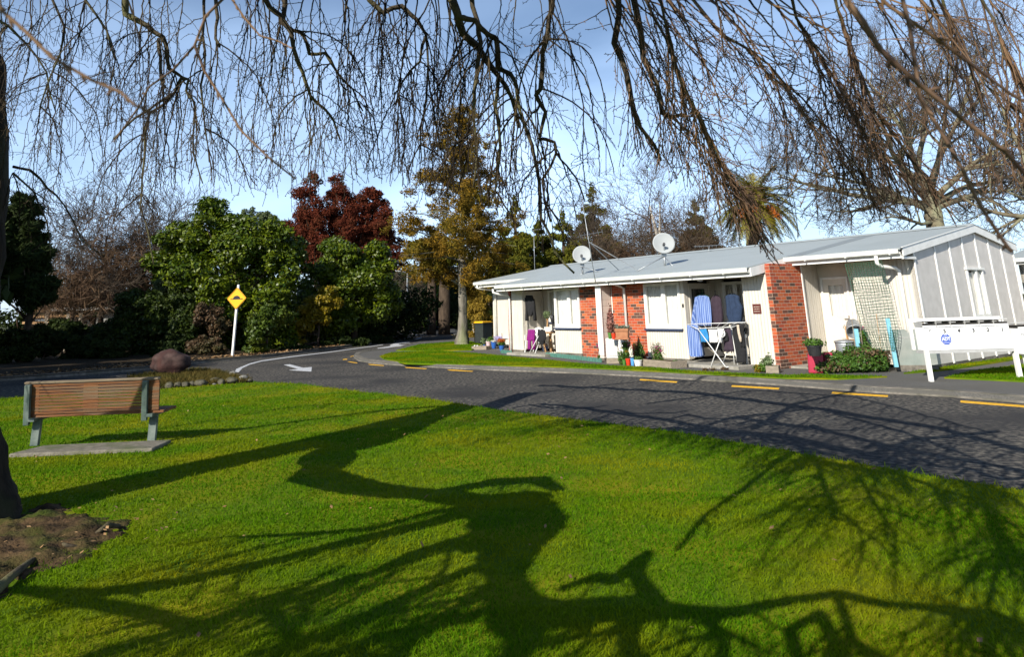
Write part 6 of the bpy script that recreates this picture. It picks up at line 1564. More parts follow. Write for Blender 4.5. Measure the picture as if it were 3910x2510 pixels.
# ---- bed in front of the second window
plant('flowering_plant', 'bushy green plant with magenta blooms hiding the heat pump side', za, 560, 1430, [(0, 110, 85, 120, 900, 34, 'green_plant', 'foliage'), (60, 290, 75, 105, 800, 28, 'green_plant', 'foliage'), (100, 290, 50, 90, 60, 30, 'magenta_flower', 'flowers'), (-30, 200, 40, 160, 60, 26, 'white_flower', 'flowers')], 31, stems=14)
RP = 'small pots on the path before the flower bed'
pot('dark green plastic pot left of the red pot on the path', za, 578, 1436, 66, 85, 'green_plastic', [(0, 10, 34, 24, 60, 30, 'green_plant', 'foliage')], seed=32, group=RP)
pot('bright red plastic pot of yellow flowers on the path', za, 645, 1440, 86, 105, 'red_plastic', [(0, 70, 30, 60, 90, 34, 'green_plant', 'foliage'), (-10, 110, 34, 16, 90, 26, 'yellow_leaf', 'flowers')], seed=33, group=RP)
pot('tall blue plastic pot holding dry pale stalks on the path', za, 712, 1448, 64, 122, 'blue_plastic', [(-10, 110, 22, 110, 70, 50, 'white_flower', 'dry_stalks')], seed=34, group=RP)
pot('white faceted pot of low greenery on the path', za, 808, 1450, 140, 98, 'white_plastic', [(0, 18, 68, 36, 380, 30, 'green_plant', 'foliage')], seed=35, group=RP)
pb = gp(za, 880, 1446); pe = gp(za, 1335, 1492); d = pe - pb; k = mpp(pb, za)
TPn = thing('timber_planter', 'long grey timber planter under the second kitchen window', 'planter', pb, math.atan2(d.y, d.x))
b = MB(); b.box(0, d.length, 0, .05, -.02, k * 105); b.box(d.length - .05, d.length, .05, .55, -.02, k * 105); b.build('board', 'timber_grey', TPn, bevel=.005)
b = MB(); b.box(0.0, d.length - .05, .05, .55, -.02, k * 88); b.build('soil', 'soil', TPn)
plant('flowering_plant', 'tall olive green bush of flower spikes at the left of the long planter', za, 860, 1370, [(0, 150, 130, 150, 1900, 28, 'green_plant', 'foliage'), (10, 120, 110, 110, 900, 26, 'sage_plant', 'foliage'), (40, 180, 90, 90, 20, 24, 'magenta_flower', 'flowers')], 36, stems=26)
plant('flowering_plant', 'spiky plant with magenta flower spikes at the right of the long planter', za, 1160, 1390, [(0, 90, 150, 95, 1000, 26, 'green_plant', 'foliage'), (-20, 190, 110, 120, 380, 24, 'green_plant', 'foliage'), (10, 200, 120, 130, 120, 26, 'magenta_flower', 'flowers')], 37, stems=34)
for i, (x, y) in enumerate(((808, 1300), (960, 1318), (1180, 1322))):
    p = gp(za, x, y + 60); k = mpp(p, za)
    t = thing('solar_lamp', ('left', 'middle', 'right')[i] + 'most small cream solar lamp among the flower bed plants' if i != 1 else 'middle small cream solar lamp among the flower bed plants', 'garden lamp', p, 0, 'solar lamps in the flower bed')
    b = MB(); b.tube([(0, 0, -.02), (0, 0, k * 60)], .008, 6); b.build('stake', 'steel', t); b = MB(); b.lathe([(k * 16, k * 58), (k * 22, k * 66), (k * 22, k * 76), (k * 4, k * 82)], 12); b.build('lamp_cap', 'white_plastic', t)
plant('weed_clump', 'grey green weed clump at the right end of the long planter', za, 1400, 1480, [(0, 45, 80, 52, 700, 30, 'sage_plant', 'foliage'), (20, 90, 40, 40, 200, 26, 'green_plant', 'foliage')], 38)
plant('weed_clump', 'small purple leaved weeds along the porch step edge', zb, 560, 1520, [(-130, 18, 50, 26, 160, 24, 'pink_brown_leaf', 'foliage'), (0, 16, 60, 26, 160, 24, 'pink_brown_leaf', 'foliage'), (200, 20, 80, 28, 240, 24, 'pink_brown_leaf', 'foliage')], 39)

# ---- plastic chairs
def chair(label, p, rz):
    t = thing('plastic_chair', label, 'chair', p, rz, 'white plastic garden chairs')
    b = MB(); b.box(-.23, .23, -.22, .22, .40, .43); b.build('seat', 'white_plastic', t, bevel=.01)
    b = MB(); n = 12
    vs, fs = [], []
    for i in range(n + 1):
        a = PI * (i / n); x = -.27 * math.cos(a); top = .45 + .42 * math.sin(a) ** .55
        for dd in (0, .015): vs += [(x * .8, .22 + dd - .06 * abs(math.cos(a)), .43), (x, .30 + dd - .10 * abs(math.cos(a)), top)]
    for i in range(n):
        o = i * 4; fs += [(o, o + 4, o + 5, o + 1), (o + 2, o + 3, o + 7, o + 6), (o + 1, o + 5, o + 7, o + 3), (o, o + 2, o + 6, o + 4)]
    b.add(vs, fs); b.build('backrest', 'white_plastic', t)
    for sx in (-1, 1):
        b = MB(); b.tube([(sx * .26, .2, .62), (sx * .28, 0, .64), (sx * .27, -.2, .6), (sx * .25, -.22, .42)], .02, 6); b.build('armrest', 'white_plastic', t)
        for sy in (-1, 1): b = MB(); b.tube([(sx * .22, sy * .19, .41), (sx * .26, sy * .24, 0)], [.026, .02], 6); b.build('leg', 'white_plastic', t)
p = gp(zz, 670, 1395); chair('white plastic chair against the brick pier at the left end of the house', p + Vector((.1, .35, 0)), HROT + .3)
p = gp(zz, 1160, 1480, .03); chair('white plastic chair in the left porch behind the purple trousers', p + Vector((.15, .3, 0)), HROT + .2)

# ---- washing
def cloth(name, label, cat, f, rows_list, v, m, amp=.02, thick=.012, folds=5, group=None, hanger=None, seed=1):
    amp *= 1.9
    """garment hanging in a plane v in front of the wall, each piece given as rows (y, left, right) in survey pixels"""
    vs, fs, ac_ = [], [], []; r = random.Random(seed)
    org = None
    for rows in rows_list:
        N_ = 14; ph = r.uniform(0, 6); R_ = []
        for (y0, a0, c0), (y1, a1, c1) in zip(rows[:-1], rows[1:]):
            for q in range(3): t_ = q / 3; R_.append((y0 + (y1 - y0) * t_, a0 + (a1 - a0) * t_, c0 + (c1 - c0) * t_))
        R_.append(rows[-1]); o = len(vs); nr = len(R_)
        for side in (0, 1):
            for i, (y, a, c) in enumerate(R_):
                for j in range(N_ + 1):
                    x = a + (c - a) * j / N_; u, z = on_house(*f(x, y), v)
                    e = (min(1, i / nr * 1.4) * .8 + .2); dv = amp * e * (math.sin(folds * j / N_ * PI + ph + i * .06) + .5 * math.sin(folds * 2.1 * j / N_ * PI + ph * 2))
                    edge = 0 if j in (0, N_) else 1
                    vs.append(H(u, v + dv + (side - .5) * 2 * thick * edge, z)); ac_.append(u)
        M_ = (N_ + 1)
        for side in (0, 1):
            for i in range(nr - 1):
                for j in range(N_):
                    q = o + side * nr * M_ + i * M_ + j; fs.append((q, q + 1, q + M_ + 1, q + M_) if side else (q + M_, q + M_ + 1, q + 1, q))
        for j in range(N_):
            q = o + j; fs.append((q, q + 1, q + nr * M_ + 1, q + nr * M_)); q = o + (nr - 1) * M_ + j; fs.append((q + 1, q, q + nr * M_, q + nr * M_ + 1))
        for i in range(nr - 1):
            for j in (0, N_): q = o + i * M_ + j; fs.append((q, q + M_, q + M_ + nr * M_, q + nr * M_))
    c0 = sum(vs, Vector()) / len(vs)
    t = thing(name, label, cat, c0, 0, group)
    me = bpy.data.meshes.new('cloth'); me.from_pydata([tuple(p - c0) for p in vs], [], fs)
    at = me.attributes.new('across', 'FLOAT', 'POINT'); at.data.foreach_set('value', np.array(ac_, np.float32))
    me.polygons.foreach_set('use_smooth', [True] * len(me.polygons))
    o = bpy.data.objects.new('cloth', me); COL.objects.link(o); me.materials.append(MATS[m]); o.parent = t
    bm = bmesh.new(); bm.from_mesh(me); bmesh.ops.remove_doubles(bm, verts=bm.verts, dist=1e-5); bmesh.ops.recalc_face_normals(bm, faces=bm.faces); bm.to_mesh(me); bm.free()
    if hanger:
        (hx, hy), (lx_, ly), (rx_, ry) = hanger; b = MB()
        P3 = [H(*(lambda q: (q[0], v, q[1]))(on_house(*f(x, y), v))) - c0 for x, y in ((lx_, ly), (hx, hy + 40), (rx_, ry))]; b.tube([P3[0], P3[1], P3[2]], .008, 6)
        hk = P3[1]; b.tube([hk, hk + Vector((0, 0, .07)), hk + HU * .03 + Vector((0, 0, .11)), hk + HU * .0 + Vector((0, 0, .13)), hk - HU * .03 + Vector((0, 0, .1))], .006, 6)
        b.build('hanger', 'wire_green' if hanger and m == 'blue_stripe_cloth' else 'black_plastic', t)
    return t
GW = 'clothes drying in the middle porch'
cloth('shirt', 'blue and white striped long sleeved shirt on a hanger', 'shirt', zb, [[(222, 325, 430), (250, 255, 490), (330, 245, 515), (450, 262, 535), (600, 290, 548), (745, 310, 550)], [(250, 250, 300), (400, 232, 285), (560, 205, 280), (690, 195, 270), (745, 200, 320)]], -.1, 'blue_stripe_cloth', .025, .03, 6, GW, ((370, 150), (260, 250), (485, 245)), 1)
cloth('jacket', 'dark plum hooded jacket on a hanger right of the striped shirt', 'jacket', zb, [[(215, 590, 630), (255, 545, 690), (300, 540, 705), (450, 545, 725), (600, 550, 742), (745, 552, 730)]], -.2, 'plum_cloth', .03, .035, 5, GW, ((600, 180), (550, 260), (690, 260)), 2)
cloth('vest', 'navy sleeveless knitted vest on a hanger', 'vest', zb, [[(200, 830, 940), (235, 770, 1010), (330, 782, 1020), (430, 795, 1068), (560, 800, 1055), (650, 835, 1045), (700, 860, 1030)]], -.15, 'navy_cloth', .02, .035, 5, GW, ((880, 130), (780, 240), (1010, 245)), 3)
cloth('trousers', 'blue striped pyjama trousers hung over the left side of the drying rack', 'trousers', zb, [[(735, 108, 300), (850, 118, 320), (1000, 135, 340), (1150, 155, 372), (1260, 172, 384), (1282, 205, 370)]], .35, 'blue_stripe_cloth', .03, .03, 7, GW, None, 4)
cloth('tee_shirt', 'bright blue cloth pegged on the front of the drying rack', 'cloth', zb, [[(800, 312, 440), (860, 318, 465), (960, 330, 488), (1028, 340, 480)]], .5, 'blue_cloth', .02, .014, 4, GW, None, 5)
cloth('tee_shirt', 'white tee shirt pegged left of the other white one on the drying rack', 'tee shirt', zb, [[(810, 460, 625), (880, 475, 625), (980, 490, 640), (1035, 500, 640)]], .5, 'white_cloth', .02, .014, 4, GW, None, 6)
cloth('tee_shirt', 'white tee shirt pegged between the other white one and the plum towel', 'tee shirt', zb, [[(800, 628, 745), (880, 640, 775), (920, 650, 775), (960, 650, 730), (1038, 660, 728)]], .52, 'white_cloth', .02, .014, 4, GW, None, 7)
cloth('sock_bundle', 'black garment hanging beside the plum towel', 'garment', zb, [[(860, 715, 800), (940, 735, 815), (1012, 760, 815)]], .45, 'black_cloth', .015, .02, 3, GW, None, 8)
cloth('towel', 'dark plum towel hanging on the drying rack', 'towel', zb, [[(785, 755, 860), (900, 755, 870), (1050, 740, 895), (1190, 735, 918)]], .4, 'plum_cloth', .02, .014, 3, GW, None, 9)
cloth('trousers', 'black trousers hung over the right side of the drying rack', 'trousers', zb, [[(728, 885, 985), (850, 900, 1000), (1000, 915, 1040), (1150, 930, 1120), (1300, 940, 1120), (1388, 955, 1118)], [(720, 1000, 1100), (850, 1030, 1085), (1000, 1040, 1100), (1120, 1050, 1115)]], .3, 'black_cloth', .02, .025, 4, GW, None, 10)
cloth('cloth', 'beige cloth strip hanging among the black trousers', 'cloth', zb, [[(730, 965, 1005), (850, 980, 1020), (960, 1000, 1048), (1030, 1025, 1048)]], .38, 'beige_cloth', .01, .014, 2, GW, None, 11)
cloth('trousers', 'dark grey washing hanging low at the back of the drying rack', 'washing', zb, [[(1040, 480, 700), (1150, 500, 700), (1230, 640, 720), (1270, 690, 760)]], .1, 'dark_grey_cloth', .03, .02, 5, GW, None, 12)
cloth('cloth', 'dark grey garment at the far right of the drying rack', 'garment', zb, [[(700, 1080, 1145), (800, 1085, 1150), (890, 1095, 1150)]], .1, 'dark_grey_cloth', .015, .016, 3, GW, None, 13)
def rack(label, f, feet, top, v0, v1, lines=7):
    """folding airer: two crossing leg frames and a wing of thin rails"""
    t = thing('clothes_rack', label, 'clothes rack', H(*[(a) for a in (on_house(*f(*feet[0]), v1)[0], v1)], 0)); L0 = t.location
    def pt(x, y, v): u, z = on_house(*f(x, y), v); return H(u, v, z) - L0
    a, b_ = feet
    for (xa, ya, va), (xb, yb, vb) in top['legs']:
        b = MB(); b.tube([pt(xa, ya, va), pt(xb, yb, vb)], .013, 7); b.build('leg', 'white_plastic', t, smooth=True)
    b = MB(); P4 = [pt(*q) for q in top['rim']]
    b.tube(P4 + [P4[0]], .011, 6); b.build('rim', 'white_plastic', t, smooth=True)
    b = MB()
    for i in range(1, lines):
        s_ = i / lines; b.tube([P4[0].lerp(P4[3], s_), P4[1].lerp(P4[2], s_)], .005, 5)
    b.build('rails', 'white_plastic', t)
rack('white folding clothes rack loaded with washing in the middle porch', zb, ((520, 1445), (780, 1465)), {'legs': [((520, 1445, .85), (740, 795, .55)), ((780, 1465, .9), (290, 795, .55)), ((725, 1395, .2), (800, 1190, .3)), ((985, 1430, .35), (860, 770, .3)), ((780, 1465, .9), (985, 1430, .35)), ((520, 1445, .85), (725, 1400, .2)), ((925, 1430, .3), (880, 800, .3))],
     'rim': [(100, 720, .3), (270, 795, .55), (880, 770, .45), (1140, 685, .1)]}, .3, .8)
# small porch table, ironing board
cloth('trousers', 'purple trousers hung on the left porch rack', 'trousers', zz, [[(1022, 1108, 1245), (1100, 1108, 1250), (1180, 1105, 1250), (1240, 1105, 1250)], [(1235, 1105, 1165), (1330, 1115, 1160), (1415, 1120, 1165)], [(1235, 1195, 1250), (1330, 1210, 1250), (1415, 1215, 1250)]], .15, 'purple_cloth', .02, .02, 4, 'clothes drying in the left porch', None, 14)
cloth('cloth', 'black garment draped on the left porch rack', 'garment', zz, [[(1020, 1300, 1430), (1120, 1305, 1455), (1200, 1300, 1450), (1270, 1320, 1410), (1315, 1355, 1395)]], .15, 'black_cloth', .03, .02, 4, 'clothes drying in the left porch', None, 15)
cloth('sweater', 'black long sleeved sweater pegged high in the left porch', 'sweater', zz, [[(350, 1062, 1200), (395, 1060, 1220), (500, 1070, 1235), (620, 1085, 1235), (700, 1100, 1215), (760, 1130, 1190)], [(395, 1050, 1085), (600, 1065, 1100), (760, 1068, 1105), (850, 1070, 1110)], [(420, 1205, 1235), (620, 1215, 1245), (760, 1225, 1260), (850, 1240, 1262)]], -.1, 'black_cloth', .02, .025, 4, 'clothes drying in the left porch', None, 16)
rack('white folding clothes rack in the left porch', zz, ((1245, 1495), (1140, 1470)), {'legs': [((1245, 1495, .4), (1325, 1290, .2)), ((1325, 1290, .2), (1240, 1030, .05)), ((1140, 1480, .3), (1310, 1160, .2)), ((1310, 1160, .2), (1245, 1035, .1))], 'rim': [(1110, 1020, -.1), (1130, 1030, .15), (1440, 1030, .15), (1420, 1015, -.1)]}, 0, .3, 5)
tu, _ = on_house(*zz(1450, 1075), -.45); tu2, _ = on_house(*zz(1640, 1060), -.45)
TBL = thing('porch_table', 'rustic log legged table against the window wall in the left porch', 'table', H(tu, -.45, .03), HROT)
b = MB(); b.box(0, tu2 - tu, -.22, .25, .66, .71); b.build('tabletop', 'timber_tan', TBL, bevel=.01)
for q, (x, y) in enumerate(((.12, -.15), (.12, .18), (tu2 - tu - .12, -.15), (tu2 - tu - .12, .18))): b = MB(); jitter_tube(b, [(x + .06, y, 0), (x - .05, y, .35), (x, y, .67)], [.035, .03, .03], 3, 7, .15, q); b.build('leg', 'timber_tan', TBL, smooth=True)
ty = H(tu, -.4, .83)
o = thing('topiary', 'ball topiary on a twisted stem in a white pot on the porch table', 'plant', H(tu + .12, -.45, .74))
b = MB(); b.box(-.12, .12, -.08, .08, 0, .17, taper=.85); b.build('pot', 'white_plastic', o); b = MB(); b.tube([(0, 0, .15), (.02, 0, .35), (0, 0, .5)], .03, 7); b.build('stem', 'timber_tan', o); leaves('ball', [(0, 0, .6, .14, .14, .14)], 900, .04, 'sage_plant', o, seed=3, noise=.1)
o = thing('figurine', 'black standing figurine with a round base on the porch table', 'ornament', H(tu + .5, -.4, .74))
b = MB(); b.lathe([(.09, 0), (.09, .03), (.03, .06), (.025, .3), (.06, .36), (.09, .48), (.06, .58), (.02, .62)], 12); b.build('figure', 'black_plastic', o, smooth=True)
IB = gp(zb, 1150, 1415, .03); kk = mpp(IB, zb); o = thing('ironing_board', 'folded pale ironing board standing behind the black trousers', 'ironing board', IB, HROT)
b = MB(); b.box(-kk * 22, kk * 22, -.02, .02, .0, kk * 520); b.build('board', 'sage_plant' if False else 'box_grey', o, bevel=.01); b = MB(); b.box(-kk * 50, kk * 40, -.04, .03, kk * 440, kk * 545); b.build('cover', 'white_cloth', o, bevel=.015)

# ---- right hand porch
plant('leafy_shrub', 'bright green leafy shrub at the foot of the brick pier', z3, 60, 1468, [(-10, 35, 75, 50, 1000, 24, 'green_plant', 'foliage'), (40, 95, 55, 62, 700, 26, 'sage_plant', 'foliage'), (-60, 25, 50, 40, 400, 22, 'yellow_leaf', 'foliage')], 41, cat='shrub')
p0, p1 = gp(z3, 65, 1478), gp(z3, 150, 1480); k = mpp(p0, z3); TPL = thing('timber_planter', 'small square timber planter beside the brick pier', 'planter', p0, HROT * .5)
b = MB(); b.box(0, k * 120, 0, .03, 0, k * 66); b.box(k * 120 - .03, k * 120, .03, .4, 0, k * 66); b.box(0, k * 120 - .03, .37, .4, 0, k * 66); b.box(0, .03, .03, .37, 0, k * 66); b.build('board', 'timber_grey', TPL, bevel=.004); b = MB(); b.box(.03, k * 120 - .03, .03, .37, 0, k * 58); b.build('soil', 'soil', TPL)
rp = gp(z3, 560, 1482); k = mpp(rp, z3); CR = thing('plastic_step', 'crimson plastic step stool carrying the black pot', 'stool', rp + Vector((.1, .2, 0)), HROT * .4)
b = MB(); b.box(-k * 72, k * 72, -.2, .2, 0, k * 178); vs = b.v; b.v = [(x * (1.12 if z < .1 else .98), y * (1.1 if z < .1 else .95), z) for x, y, z in vs]; b.build('step', 'crimson_plastic', CR, bevel=.03)
b = MB(); b.box(k * 72, k * 160, -.05, .3, k * 60, k * 190); b.build('upper_step', 'crimson_plastic', CR, bevel=.03)
pot('black plastic pot of leafy greens standing on the crimson step', z3, 565, 1312, 150, 100, 'black_plastic', [(0, 25, 90, 38, 700, 26, 'green_plant', 'foliage')], seed=42, z=PATHZ + k * 178)
def hp_at(f, x, v, z=None):
    u, _ = on_house(*f(x, 300), v); return H(u, v, PATHZ if z is None else z)
def can(name, label, p, r0, r1, h, M=None, lid=True, m='galvanised'):
    t = thing(name, label, 'bin' if lid else 'bucket', p); M = M or Matrix()
    b = MB(); pr = [(r0, 0), (r0, .01)]
    for i in range(1, 9): pr.append((r0 + (r1 - r0) * i / 9 + (.006 if i in (3, 6) else 0), h * i / 9))
    pr.append((r1, h)); pr += [(r1 - .01, h), (r0 - .01, .02), (.001, .02)]
    b.lathe(pr, 24, M); b.build('body', m, t, smooth=True)
    if lid:
        b = MB(); b.lathe([(r1 + .015, h - .02), (r1 + .015, h + .015), (r1 * .6, h + .045), (.001, h + .05)], 24, M); b.build('lid', m, t, smooth=True)
        b = MB(); b.tube([M @ Vector((-.06, 0, h + .04)), M @ Vector((-.05, 0, h + .075)), M @ Vector((.05, 0, h + .075)), M @ Vector((.06, 0, h + .04))], .008, 6); b.build('handle', m, t)
    for a in (-.6, 2.5):
        q = Vector((math.cos(a), math.sin(a), 0)); s_ = Vector((-q.y, q.x, 0)); b = MB(); rr = r1
        b.tube([M @ (q * rr - s_ * .06 + Vector((0, 0, h * .62))), M @ (q * (rr + .04) - s_ * .05 + Vector((0, 0, h * .6))), M @ (q * (rr + .04) + s_ * .05 + Vector((0, 0, h * .6))), M @ (q * rr + s_ * .06 + Vector((0, 0, h * .62)))], .009, 6); b.build('handle', m, t)
    return t
u_, z_ = on_house(*zq(138, 410), -1.0); cp = H(u_, -1.0, PATHZ); k = mpp(cp, zq); can('rubbish_can', 'galvanised lidded rubbish can in front of the right hand door', cp, k * 92, k * 110, z_ - PATHZ)
u_, z_ = on_house(*zq(235, 400), -1.45); ch = H(u_, -1.45, PATHZ); k = mpp(ch, zq); o = thing('timber_chair', 'old timber chair propping up the tilted bucket', 'chair', ch, HROT)
for x in (-.2, .2):
    for y in (-.18, .18): b = MB(); b.box(x - .02, x + .02, y - .02, y + .02, 0, (z_ + .35 - PATHZ) if y > 0 else z_ - PATHZ); b.build('leg', 'timber_tan', o)
b = MB(); b.box(-.23, .23, -.21, .21, z_ - PATHZ, z_ - PATHZ + .03); b.build('seat', 'timber_tan', o, bevel=.006); b = MB(); b.box(-.2, .2, .165, .195, z_ - PATHZ + .2, z_ - PATHZ + .34); b.build('backrest', 'timber_tan', o)
u_, zt_b = on_house(*zq(262, 240), -1.35); bc = H(u_, -1.35, zt_b); can('bucket', 'grey tub tipped on its side on the old timber chair', bc, k * 75, k * 100, k * 165, Matrix.Rotation(math.radians(125), 4, Vector((.85, -.3, 0))) @ Matrix.Translation((0, 0, -k * 85)), False)
# clipped shrub, hollyhock, net, stakes, panel
p = gp(z3, 960, 1478); k = mpp(p, z3); t = thing('clipped_shrub', 'spreading green shrub with brown tips in front of the garden netting', 'shrub', p)
leaves('foliage', [(-k * 270, .35, k * 60, k * 130, .35, k * 70), (-k * 100, .3, k * 95, k * 190, .4, k * 105), (k * 120, .3, k * 110, k * 200, .45, k * 130), (k * 290, .35, k * 90, k * 90, .35, k * 110)], 9000, .075, 'green_plant', t, seed=43, noise=.3); leaves('foliage', [(-k * 200, .25, k * 70, k * 200, .4, k * 70), (k * 150, .25, k * 150, k * 230, .45, k * 90)], 2200, .06, 'pink_brown_leaf', t, seed=44)
plant('hollyhock', 'upright leafy plant with a crimson flower spike in front of the netting', zq, 440, 745, [(0, 250, 70, 130, 800, 34, 'green_plant', 'foliage'), (10, 400, 45, 90, 300, 30, 'green_plant', 'foliage'), (10, 490, 18, 40, 60, 18, 'magenta_flower', 'flowers')], 45, stems=5)
NT = thing('garden_netting', 'green wire garden netting hanging from the eave over the right wall', 'netting', H(1.9, -1.1, 0), HROT)
vn0, vn1 = EV + .02, -.75
def npt(s_, t_):
    L_ = [(840, 410), (890, 580), (950, 830), (1010, 1050), (1130, 1255)]; R_ = [(1195, 375), (1250, 560), (1300, 800), (1360, 1050), (1330, 1255)]
    def along(A, t): q = t * (len(A) - 1); i = min(int(q), len(A) - 2); f = q - i; return A[i][0] * (1 - f) + A[i + 1][0] * f, A[i][1] * (1 - f) + A[i + 1][1] * f
    a, c = along(L_, t_), along(R_, t_); v = vn0 + (vn1 - vn0) * t_ + .06 * math.sin(t_ * 7 + s_ * 2)
    u, z = on_house(*z3(a[0] * (1 - s_) + c[0] * s_, a[1] * (1 - s_) + c[1] * s_), v)
    return (u - 1.9, -v - 1.1, z)
T = Twigs()
for i in range(15): T.line(np.array([npt(i / 14, t_) for t_ in np.linspace(0, 1, 16)]), np.full(16, .0055 if i else .009), 4)
for j in range(34): T.line(np.array([npt(s_, j / 33) for s_ in np.linspace(0, 1, 8)]) + np.random.default_rng(j).normal(0, .006, (8, 3)), np.full(8, .0055), 4)
T.build('mesh', 'wire_green', NT)
def stake(label, f, a, c, w, m, z0=None, v=-.75):
    u_, z_ = on_house(*f(*a), v); p = H(u_, v, z_ if z0 is None else z0); k = mpp(p); u_, z_ = on_house(*f(*c), v - .08); q = H(u_, v - .08, z_); o_ = thing('garden_stake', label, 'stake', p, 0, 'stakes by the right hand porch')
    b = MB(); b.beam((0, 0, -.05), q - p, w, w * .6, up=(0, 1, 0)); b.build('stake', m, o_, bevel=.003)
stake('wide sky blue painted stake at the end of the grey panel', zq, (790, 700), (680, 120), .085, 'sky_blue_timber')
stake('sky blue painted stake leaning under the tipped tub', zq, (335, 600), (285, 250), .09, 'sky_blue_timber')
stake('thin pale cane in front of the netting', zq, (300, 600), (235, 130), .018, 'timber_grey')
stake('thin brown cane up the middle of the netting', zq, (620, 640), (540, 60), .014, 'timber_tan')
stake('short pale cane beside the tipped tub', zq, (385, 600), (330, 130), .016, 'timber_grey')
def on_gable(px, py, u):
    d = ray(px, py); return CAM_P + d * ((HO + HU * u - CAM_P).dot(HU) / d.dot(HU))
u_, z_ = on_house(*z4(255, 1250), -1.0); q0 = H(u_, -1.0, -.05); q1 = on_gable(*z4(600, 1200), 3.2); q1.z = -.05
d = q1 - q0; FP = thing('privacy_panel', 'weathered grey fibre cement screen panel at the gable corner', 'panel', q0, math.atan2(d.y, d.x))
hp_ = height_at(q0, z4(205, 903)[1]) + .05
b = MB(); r = random.Random(3); n = 24; top = [(d.length * (1 - i / n), hp_ + r.uniform(-.012, .012) - (.09 if i == 14 else 0)) for i in range(n + 1)]
b.prism([(0, .13), (d.length, .13)] + top, .012); b.build('sheet', 'fibre_cement', FP, tri=True)
b = MB(); b.box(0, d.length, -.02, .1, -.05, .135); b.build('base', 'kerb_concrete', FP); b = MB(); b.box(0, d.length, -.008, -.001, hp_ * .80, hp_ * .80 + .012); b.build('joint_strip', 'box_grey', FP)
for x in (.04, d.length - .06): b = MB(); b.box(x, x + .06, .014, .07, -.05, hp_ - .05); b.build('post', 'timber_grey', FP)

# ---- roof fittings
def dish(label, foot, hub_z, cz, rad, braces):
    f0 = H(foot[0], foot[1], roofz(foot[1])); t = thing('satellite_dish', label, 'satellite dish', f0, 0, 'satellite dishes on the roof')
    b = MB(); b.tube([(0, 0, 0), (0, 0, hub_z - f0.z)], .035, 10); b.build('mast', 'galvanised', t, smooth=True)
    for u, v in braces: q = H(u, v, roofz(v)) - f0; b = MB(); b.tube([(0, 0, hub_z - f0.z - .05), q], .016, 7); b.build('brace', 'galvanised', t, smooth=True)
    nrm = Vector((-.1, -.95, .30)).normalized(); Q = nrm.to_track_quat('Z', 'Y').to_matrix().to_4x4(); c = Vector((0, -.08, cz - f0.z))
    M = Matrix.Translation(c) @ Q
    b = MB(); pr = [(rad * i / 8, .22 * rad * (i / 8) ** 2 - .1 * rad) for i in range(9)]; pr[0] = (.002, pr[0][1])
    b.lathe(pr + [(rad * 1.0, pr[-1][1] - .018), (rad * .5, pr[4][1] - .02), (.002, pr[0][1] - .02)], 36, M, cap=False); b.build('reflector', 'dish_grey', t, smooth=True)
    tip = M @ Vector((-.04 * rad, -.30 * rad, .62 * rad)); lowp = Vector((0, -.02, hub_z - f0.z + .02))
    b = MB(); b.tube([lowp, tip], .018, 8); b.build('feed_arm', 'galvanised', t); b = MB(); b.tube([tip - nrm * .0, tip - nrm * .12], .045, 10); b.build('feed_horn', 'black_plastic', t)
    b = MB(); b.box(-.07, .07, -.06, .06, -.06, .08, Matrix.Translation((0, 0, hub_z - f0.z))); b.build('bracket', 'galvanised', t, bevel=.01)
dish('taller satellite dish higher up the roof over the middle porch', (-4.54, -1.31), 3.16, 3.52, .355, ((-4.9, -.35), (-3.95, -1.0)))
dish('lower satellite dish further left on the roof', (-8.0, -.85), 3.03, 3.40, .335, ((-7.3, -1.0), (-7.7, -.5)))
def aerial(label, base, top, elems, guys=(), rad=.012):
    t = thing('tv_aerial', label, 'aerial', base, 0, 'television aerials on the roof'); b = MB(); b.tube([(0, 0, 0), Vector(top) - Vector(base)], rad, 8); b.build('mast', 'galvanised', t, smooth=True)
    b = MB()
    for a, c, rr in elems: b.tube([Vector(a) - Vector(base), Vector(c) - Vector(base)], rr, 5)
    b.build('elements', 'steel', t)
    for a, c, rr in guys: b = MB(); b.tube([Vector(a) - Vector(base), Vector(c) - Vector(base)], rr, 6); b.build('stay', 'galvanised', t)
u0, zf0 = on_house(*z1px(1215, 585), .75) if False else on_house(1800 + 1215 / 2.567, 850 + 585 / 2.567, .75)
A0 = H(u0, .75, zf0); D0 = A0.y
A1 = onY(2222, 760, D0); mid = onY(1800 + 1160 / 2.567, 850 + 195 / 2.567, D0)
el_ = [(onY(2205, 797, D0), onY(2340, 760, D0 + .6), .010), (onY(2210, 783, D0 - .1), onY(2335, 767, D0 + .5), .008)]
for i in range(9): q = el_[0][0].lerp(el_[0][1], i / 8); el_.append((q + Vector((-.06, -.2, -.02)), q + Vector((.06, .2, .02)), .005))
e2 = [(onY(2215, 900, D0), onY(2300, 885, D0 + .5), .009)]
for i in range(6): q = e2[0][0].lerp(e2[0][1], i / 5); e2.append((q + Vector((0, -.15, -.1)), q + Vector((0, .15, .1)), .005))
aerial('tall stayed aerial mast rising from the gutter by the party wall', A0, A1, el_ + e2, ((mid, H(-6.59, -1.24, roofz(-1.24)), .014), (mid, H(-4.6, -.2, roofz(-.2)), .014)))
g = onY(2041, 1023, 33); top = onY(2038, 880, 33); aerial('aerial mast behind the left end of the roof ridge', Vector((g.x, g.y, 2.9)), top, [(top + Vector((-.35, 0, 0)), top + Vector((.35, 0, .05)), .01)] + [(top + Vector((-.3 + i * .12, -.15, 0)), top + Vector((-.3 + i * .12, .15, 0)), .006) for i in range(6)])
